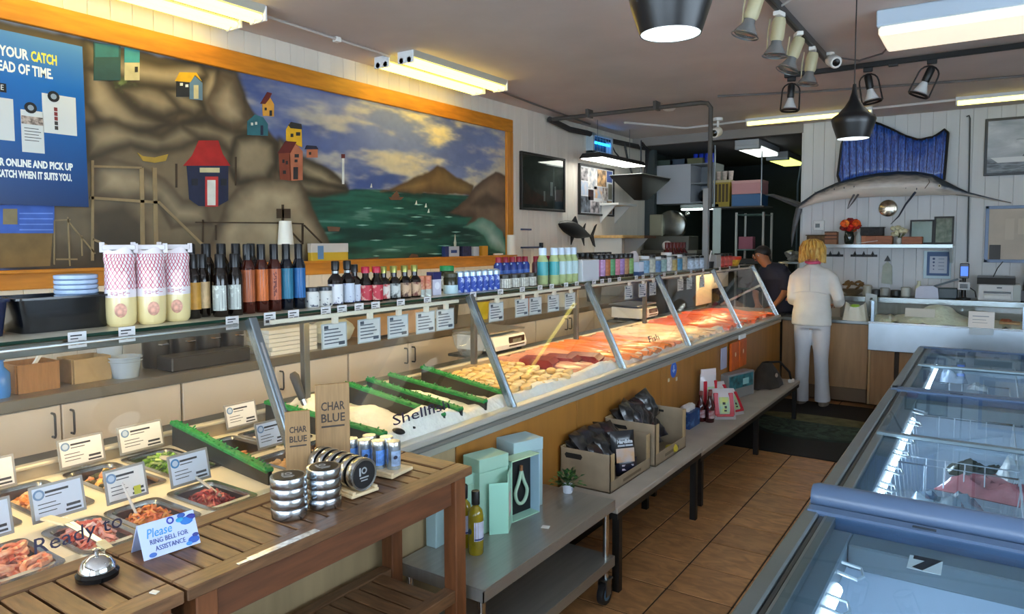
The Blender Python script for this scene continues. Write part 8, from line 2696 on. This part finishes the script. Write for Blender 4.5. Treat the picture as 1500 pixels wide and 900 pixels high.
def hand_joints(J, E, wi, wrist, d, up, side, s=1.0):
    """palm and five fingers branching from wrist joint index wi; d forward, up back-of-hand, side towards the thumb"""
    W_ = Vector(wrist)
    palm = W_ + d * .055 * s
    J.append((*palm, .021 * s, .013 * s))
    pi_ = len(J) - 1
    E.append((wi, pi_))
    for k in range(4):
        base = W_ + d * .088 * s + side * (.027 - .018 * k) * s
        L = (.034, .040, .037, .028)[k] * s
        mid = base + d * L - up * .010 * s
        tip = mid + d * L * .6 - up * .024 * s
        J.append((*base, .0095 * s, .009 * s))
        a = len(J) - 1
        J.append((*mid, .0085 * s, .008 * s))
        J.append((*tip, .0065 * s, .0065 * s))
        E += [(pi_, a), (a, a + 1), (a + 1, a + 2)]
    tb0 = W_ + d * .035 * s + side * .032 * s
    tb1 = tb0 + d * .034 * s + side * .020 * s - up * .01 * s
    J.append((*tb0, .011 * s, .010 * s))
    J.append((*tb1, .0085 * s, .008 * s))
    E += [(wi, len(J) - 2), (len(J) - 2, len(J) - 1)]


def ring(cx, cy, z, rx, ry, n=20, rot=0.0):
    c, s_ = math.cos(rot), math.sin(rot)
    out = []
    for k in range(n):
        a = 2 * PI * k / n
        x, y = rx * math.cos(a), ry * math.sin(a)
        out.append((cx + x * c - y * s_, cy + x * s_ + y * c, z))
    return out


SKIN = m('#c98f74', .5, n=.06, s=30, sss=.15)
# ---------------- woman in white, seen from behind, at the far end of the counter (local origin at her feet)
wo = T('person', 'woman with blond bob in white jacket and trousers, seen from behind', 'person', (-1.435, 7.30, .0105))
J = [(0, 0, .88, .10, .08), (0, -.005, 1.08, .10, .075), (.005, -.01, 1.24, .115, .08), (.0, .0, 1.36, .045, .045), (-.005, .015, 1.43, .05, .055), (-.01, .02, 1.52, .075, .085), (-.01, .015, 1.585, .055, .065),
     (.15, -.01, 1.29, .045, .045), (.235, -.04, 1.06, .036, .036), (.20, .15, .985, .025, .022),
     (-.15, -.01, 1.29, .045, .045), (-.175, -.01, 1.05, .036, .036), (-.225, .175, 1.015, .025, .022),
     (.085, 0, .80, .075, .08), (.09, .0, .45, .05, .055), (.105, .015, .07, .034, .036), (.115, .13, .03, .028, .022),
     (-.085, 0, .80, .075, .08), (-.08, .0, .45, .05, .055), (-.09, .01, .07, .034, .036), (-.095, .125, .03, .028, .022)]
E_ = [(0, 1), (1, 2), (2, 3), (3, 4), (4, 5), (5, 6), (2, 7), (7, 8), (8, 9), (2, 10), (10, 11), (11, 12), (0, 13), (13, 14), (14, 15), (15, 16), (0, 17), (17, 18), (18, 19), (19, 20)]
hand_joints(J, E_, 9, J[9][:3], Vector((-.55, .8, -.1)).normalized(), Vector((0, 0, 1)), Vector((-.8, -.55, 0)).normalized())
hand_joints(J, E_, 12, J[12][:3], Vector((-.45, .88, .05)).normalized(), Vector((0, 0, 1)), Vector((.88, .45, 0)).normalized())
skin_body('body', J, E_, SKIN, wo)
COAT = m('#d9dad6', .7, n=.05, s=7, b=.15)
cm = MB()
cm.rings([ring(-.005, -.005, .785, .185, .125), ring(-.005, -.005, .90, .180, .128), ring(0, -.005, 1.0, .165, .115), ring(.0, -.008, 1.10, .160, .108), ring(.003, -.01, 1.20, .172, .112), ring(.003, -.01, 1.27, .180, .105), ring(.0, -.005, 1.32, .145, .085), ring(.0, .0, 1.365, .07, .06), ring(0, .0, 1.385, .062, .058)])
cm.tube([(.10, -.006, 1.315), (.178, -.02, 1.245), (.215, -.035, 1.14), (.24, -.045, 1.06), (.238, .0, 1.025), (.222, .07, 1.005), (.205, .135, .99)], [.045, .056, .056, .054, .052, .048, .042], 14)
cm.tube([(-.10, -.006, 1.315), (-.165, -.012, 1.245), (-.178, -.012, 1.14), (-.180, -.015, 1.05), (-.19, .03, 1.02), (-.207, .09, 1.015), (-.22, .155, 1.015)], [.045, .055, .055, .053, .051, .047, .040], 14)
ct_ = fused(cm, 'jacket', COAT, wo, .011, 9)
MB().tube([(-.155, -.128, 1.10), (-.08, -.133, 1.118), (.0, -.135, 1.122), (.08, -.133, 1.118), (.150, -.124, 1.10)], .0045, 6).out('back_seam', m('#cfd0d0', .7), ct_, True)
MB().tube([(.0, -.122, 1.345), (.0, -.128, 1.25), (.0, -.131, 1.12)], .0025, 5).out('back_seam', m('#cfd0d0', .7), ct_, True)
TR = m('#cfd2d8', .7, n=.05, s=8, st=(1, 1, .5), b=.2)
tm = MB()
tm.rings([ring(0, 0, .90, .155, .105), ring(0, 0, .82, .165, .115), ring(0, 0, .76, .165, .115)])
tm.tube([(.085, 0, .82), (.088, 0, .66), (.09, .0, .45), (.10, .01, .25), (.108, .022, .045)], [.085, .080, .066, .064, .074], 16)
tm.tube([(-.085, 0, .82), (-.083, 0, .66), (-.08, 0, .45), (-.085, .008, .25), (-.092, .018, .035)], [.085, .080, .066, .064, .074], 16)
fused(tm, 'trousers', TR, wo, .011, 4)
for sx in (1, -1):
    xx = .112 if sx > 0 else -.095
    MB().rings([ring(xx, .07, 0, .042, .115), ring(xx, .07, .018, .045, .118), ring(xx, .06, .05, .040, .10), ring(xx, .01, .075, .03, .05)]).out('shoe', m('#8f8478', .5), wo, True)
HAIR = m('#c89a44', .5, n=.35, s=14, st=(6, 6, .7), b=.6, col2='#e8c87a')
hm = MB()
hm.ell((-.01, .005, 1.535), (.102, .108, .090), 18, 12)
hm.ell((-.01, -.035, 1.50), (.100, .075, .070), 16, 10)
for sx in (-1, 1):
    hm.ell((-.01 + sx * .085, -.015, 1.455), (.040, .055, .060), 12, 8)
    hm.ell((-.01 + sx * .098, -.02, 1.425), (.030, .038, .035), 10, 8)
hm.ell((-.01, -.055, 1.455), (.060, .035, .030), 12, 8)
hair = fused(hm, 'hair', HAIR, wo, .009, 4)
for k in range(40):
    a = PI * (.92 + 1.16 * k / 39) + rng.uniform(-.06, .06)
    side = abs(math.cos(a))
    zb = 1.44 - .045 * side + rng.uniform(-.012, .012)
    w1, w2 = rng.uniform(-.25, .25), rng.uniform(-.3, .3)
    f_ = rng.uniform(.96, 1.05)
    P_ = [(-.01 + .03 * math.cos(a), .01 + .03 * math.sin(a), 1.622)]
    for zz, rx_, ry_, da in ((1.595, .082, .082, w1 * .3), (1.545, .108 * f_, .106 * f_, w1), (1.495, .113 * f_, .112 * f_, w1 + w2 * .5), (zb, (.100 + .018 * side) * f_, .088 * f_, w1 + w2)):
        P_.append((-.01 + rx_ * math.cos(a + da), ry_ * math.sin(a + da), zz))
    MB().tube(P_, [.004, .009, .010, .009, .003], 6).out('hair_lock', m(('#b9842e', '#d4a548', '#9a6a24', '#dab35e')[k % 4], .5, n=.2, s=20), hair, True)
MB().tube([(-.058 + .0, -.03, 1.40), (-.03, -.062, 1.395), (.0, -.07, 1.393), (.035, -.062, 1.395), (.06, -.03, 1.40), (.05, .04, 1.39), (-.05, .045, 1.39)], .015, 10, True).out('pink_collar', m('#d4587c', .6, n=.15, s=30), wo, True)
for sx in (-1, 1):
    e = MB().ell((-.01 + sx * .03, .098, 1.52), (.012, .007, .007), 10, 6).out('eye', m('#e6e2dc', .3), wo, True)
    MB().ell((-.01 + sx * .03, .105, 1.52), (.005, .002, .005), 8, 6).out('iris', m('#3c5a6a', .3), e, True)
    MB().ell((-.01 + sx * .082, .02, 1.51), (.008, .018, .026), 10, 6).out('ear', SKIN, wo, True)
MB().ell((-.01, .108, 1.495), (.010, .014, .020), 10, 6).out('nose', SKIN, wo, True)
MB().ell((-.01, .098, 1.462), (.020, .006, .006), 10, 6).out('mouth', m('#a8564e', .4), wo, True)

# ---------------- clerk in navy, leaning to the left behind the counter end
cl_ = T('person', 'clerk with dark hair in a navy shirt leaning over behind the counter end', 'person', (-1.93, 8.02, .0005))
SK2 = m('#a9714e', .5, n=.06, s=30, sss=.1)
J = [(.02, .0, .90, .11, .09), (.01, -.02, 1.08, .11, .08), (-.02, -.05, 1.22, .125, .085), (-.08, -.09, 1.335, .05, .05), (-.12, -.11, 1.385, .055, .055), (-.155, -.125, 1.45, .075, .085), (-.16, -.12, 1.52, .055, .065),
     (.10, -.08, 1.27, .048, .048), (.10, -.13, 1.06, .038, .038), (.03, -.24, .93, .026, .023),
     (-.16, -.02, 1.26, .048, .048), (-.22, -.10, 1.05, .038, .038), (-.16, -.24, .94, .026, .023),
     (.10, 0, .82, .08, .085), (.10, .0, .45, .055, .06), (.10, .03, .07, .036, .038), (.10, -.10, .03, .03, .024),
     (-.08, 0, .82, .08, .085), (-.08, 0, .45, .055, .06), (-.08, .03, .07, .036, .038), (-.08, -.10, .03, .03, .024)]
hand_E = list(E_[:20])
hand_joints(J, hand_E, 9, J[9][:3], Vector((-.35, -.8, -.4)).normalized(), Vector((0, -.3, 1)).normalized(), Vector((-.8, .4, 0)).normalized())
hand_joints(J, hand_E, 12, J[12][:3], Vector((.3, -.85, -.4)).normalized(), Vector((0, -.3, 1)).normalized(), Vector((.85, .35, 0)).normalized())
skin_body('body', J, hand_E, SK2, cl_)
NV = m('#161c34', .7, n=.12, s=10, b=.2)
sm_ = MB()
sm_.rings([ring(.02, .0, .84, .165, .125), ring(.02, 0, .95, .165, .122), ring(.01, -.02, 1.08, .165, .115), ring(-.015, -.05, 1.2, .185, .12), ring(-.03, -.055, 1.28, .17, .105), ring(-.06, -.075, 1.335, .09, .075), ring(-.085, -.092, 1.36, .06, .06)])
sm_.tube([(-.09, -.085, 1.33), (.0, -.08, 1.315), (.09, -.08, 1.275)], [.06, .068, .066], 14)
sm_.tube([(-.09, -.085, 1.33), (-.12, -.05, 1.30), (-.155, -.03, 1.26)], [.06, .066, .066], 14)
sm_.tube([(.06, -.06, 1.285), (.10, -.085, 1.24), (.105, -.11, 1.14), (.10, -.128, 1.08)], [.06, .066, .062, .06], 14)
sm_.tube([(-.12, -.03, 1.275), (-.165, -.035, 1.22), (-.20, -.07, 1.13), (-.215, -.095, 1.07)], [.06, .066, .062, .06], 14)
fused(sm_, 'shirt', NV, cl_, .012, 4)
tm = MB()
tm.rings([ring(.01, 0, .90, .16, .11), ring(.01, 0, .80, .165, .115), ring(.01, 0, .76, .16, .11)])
tm.tube([(.10, 0, .82), (.10, 0, .45), (.10, .03, .04)], [.09, .07, .065], 14)
tm.tube([(-.08, 0, .82), (-.08, 0, .45), (-.08, .03, .04)], [.09, .07, .065], 14)
fused(tm, 'trousers', m('#1c1f26', .7), cl_, .014, 3)
for xx in (.10, -.08):
    MB().rings([ring(xx, -.04, 0, .045, .12), ring(xx, -.04, .02, .047, .122), ring(xx, -.03, .055, .042, .10), ring(xx, .02, .08, .03, .05)]).out('shoe', BLACK, cl_, True)
hm = MB()
hm.ell((-.148, -.095, 1.49), (.088, .09, .078), 16, 10)
hm.ell((-.125, -.07, 1.43), (.06, .06, .06), 12, 8)
fused(hm, 'hair', m('#1a1412', .5, n=.3, s=20, b=.4), cl_, .010, 3)
for sx in (-1, 1):
    e = MB().ell((-.195 + sx * .024, -.195 + sx * .012, 1.455), (.010, .007, .007), 10, 6).out('eye', m('#d8d2ca', .3), cl_, True)
    MB().ell((-.198 + sx * .024, -.201 + sx * .012, 1.454), (.005, .003, .005), 8, 6).out('iris', m('#2c1c14', .3), e, True)
    MB().ell((-.158 + sx * .075, -.115 + sx * .035, 1.45), (.010, .018, .024), 10, 6).out('ear', SK2, cl_, True)
MB().ell((-.203, -.208, 1.432), (.011, .014, .018), 10, 6).out('nose', SK2, cl_, True)
MB().ell((-.19, -.195, 1.402), (.018, .008, .006), 10, 6).out('mouth', m('#8a4a40', .4), cl_, True)
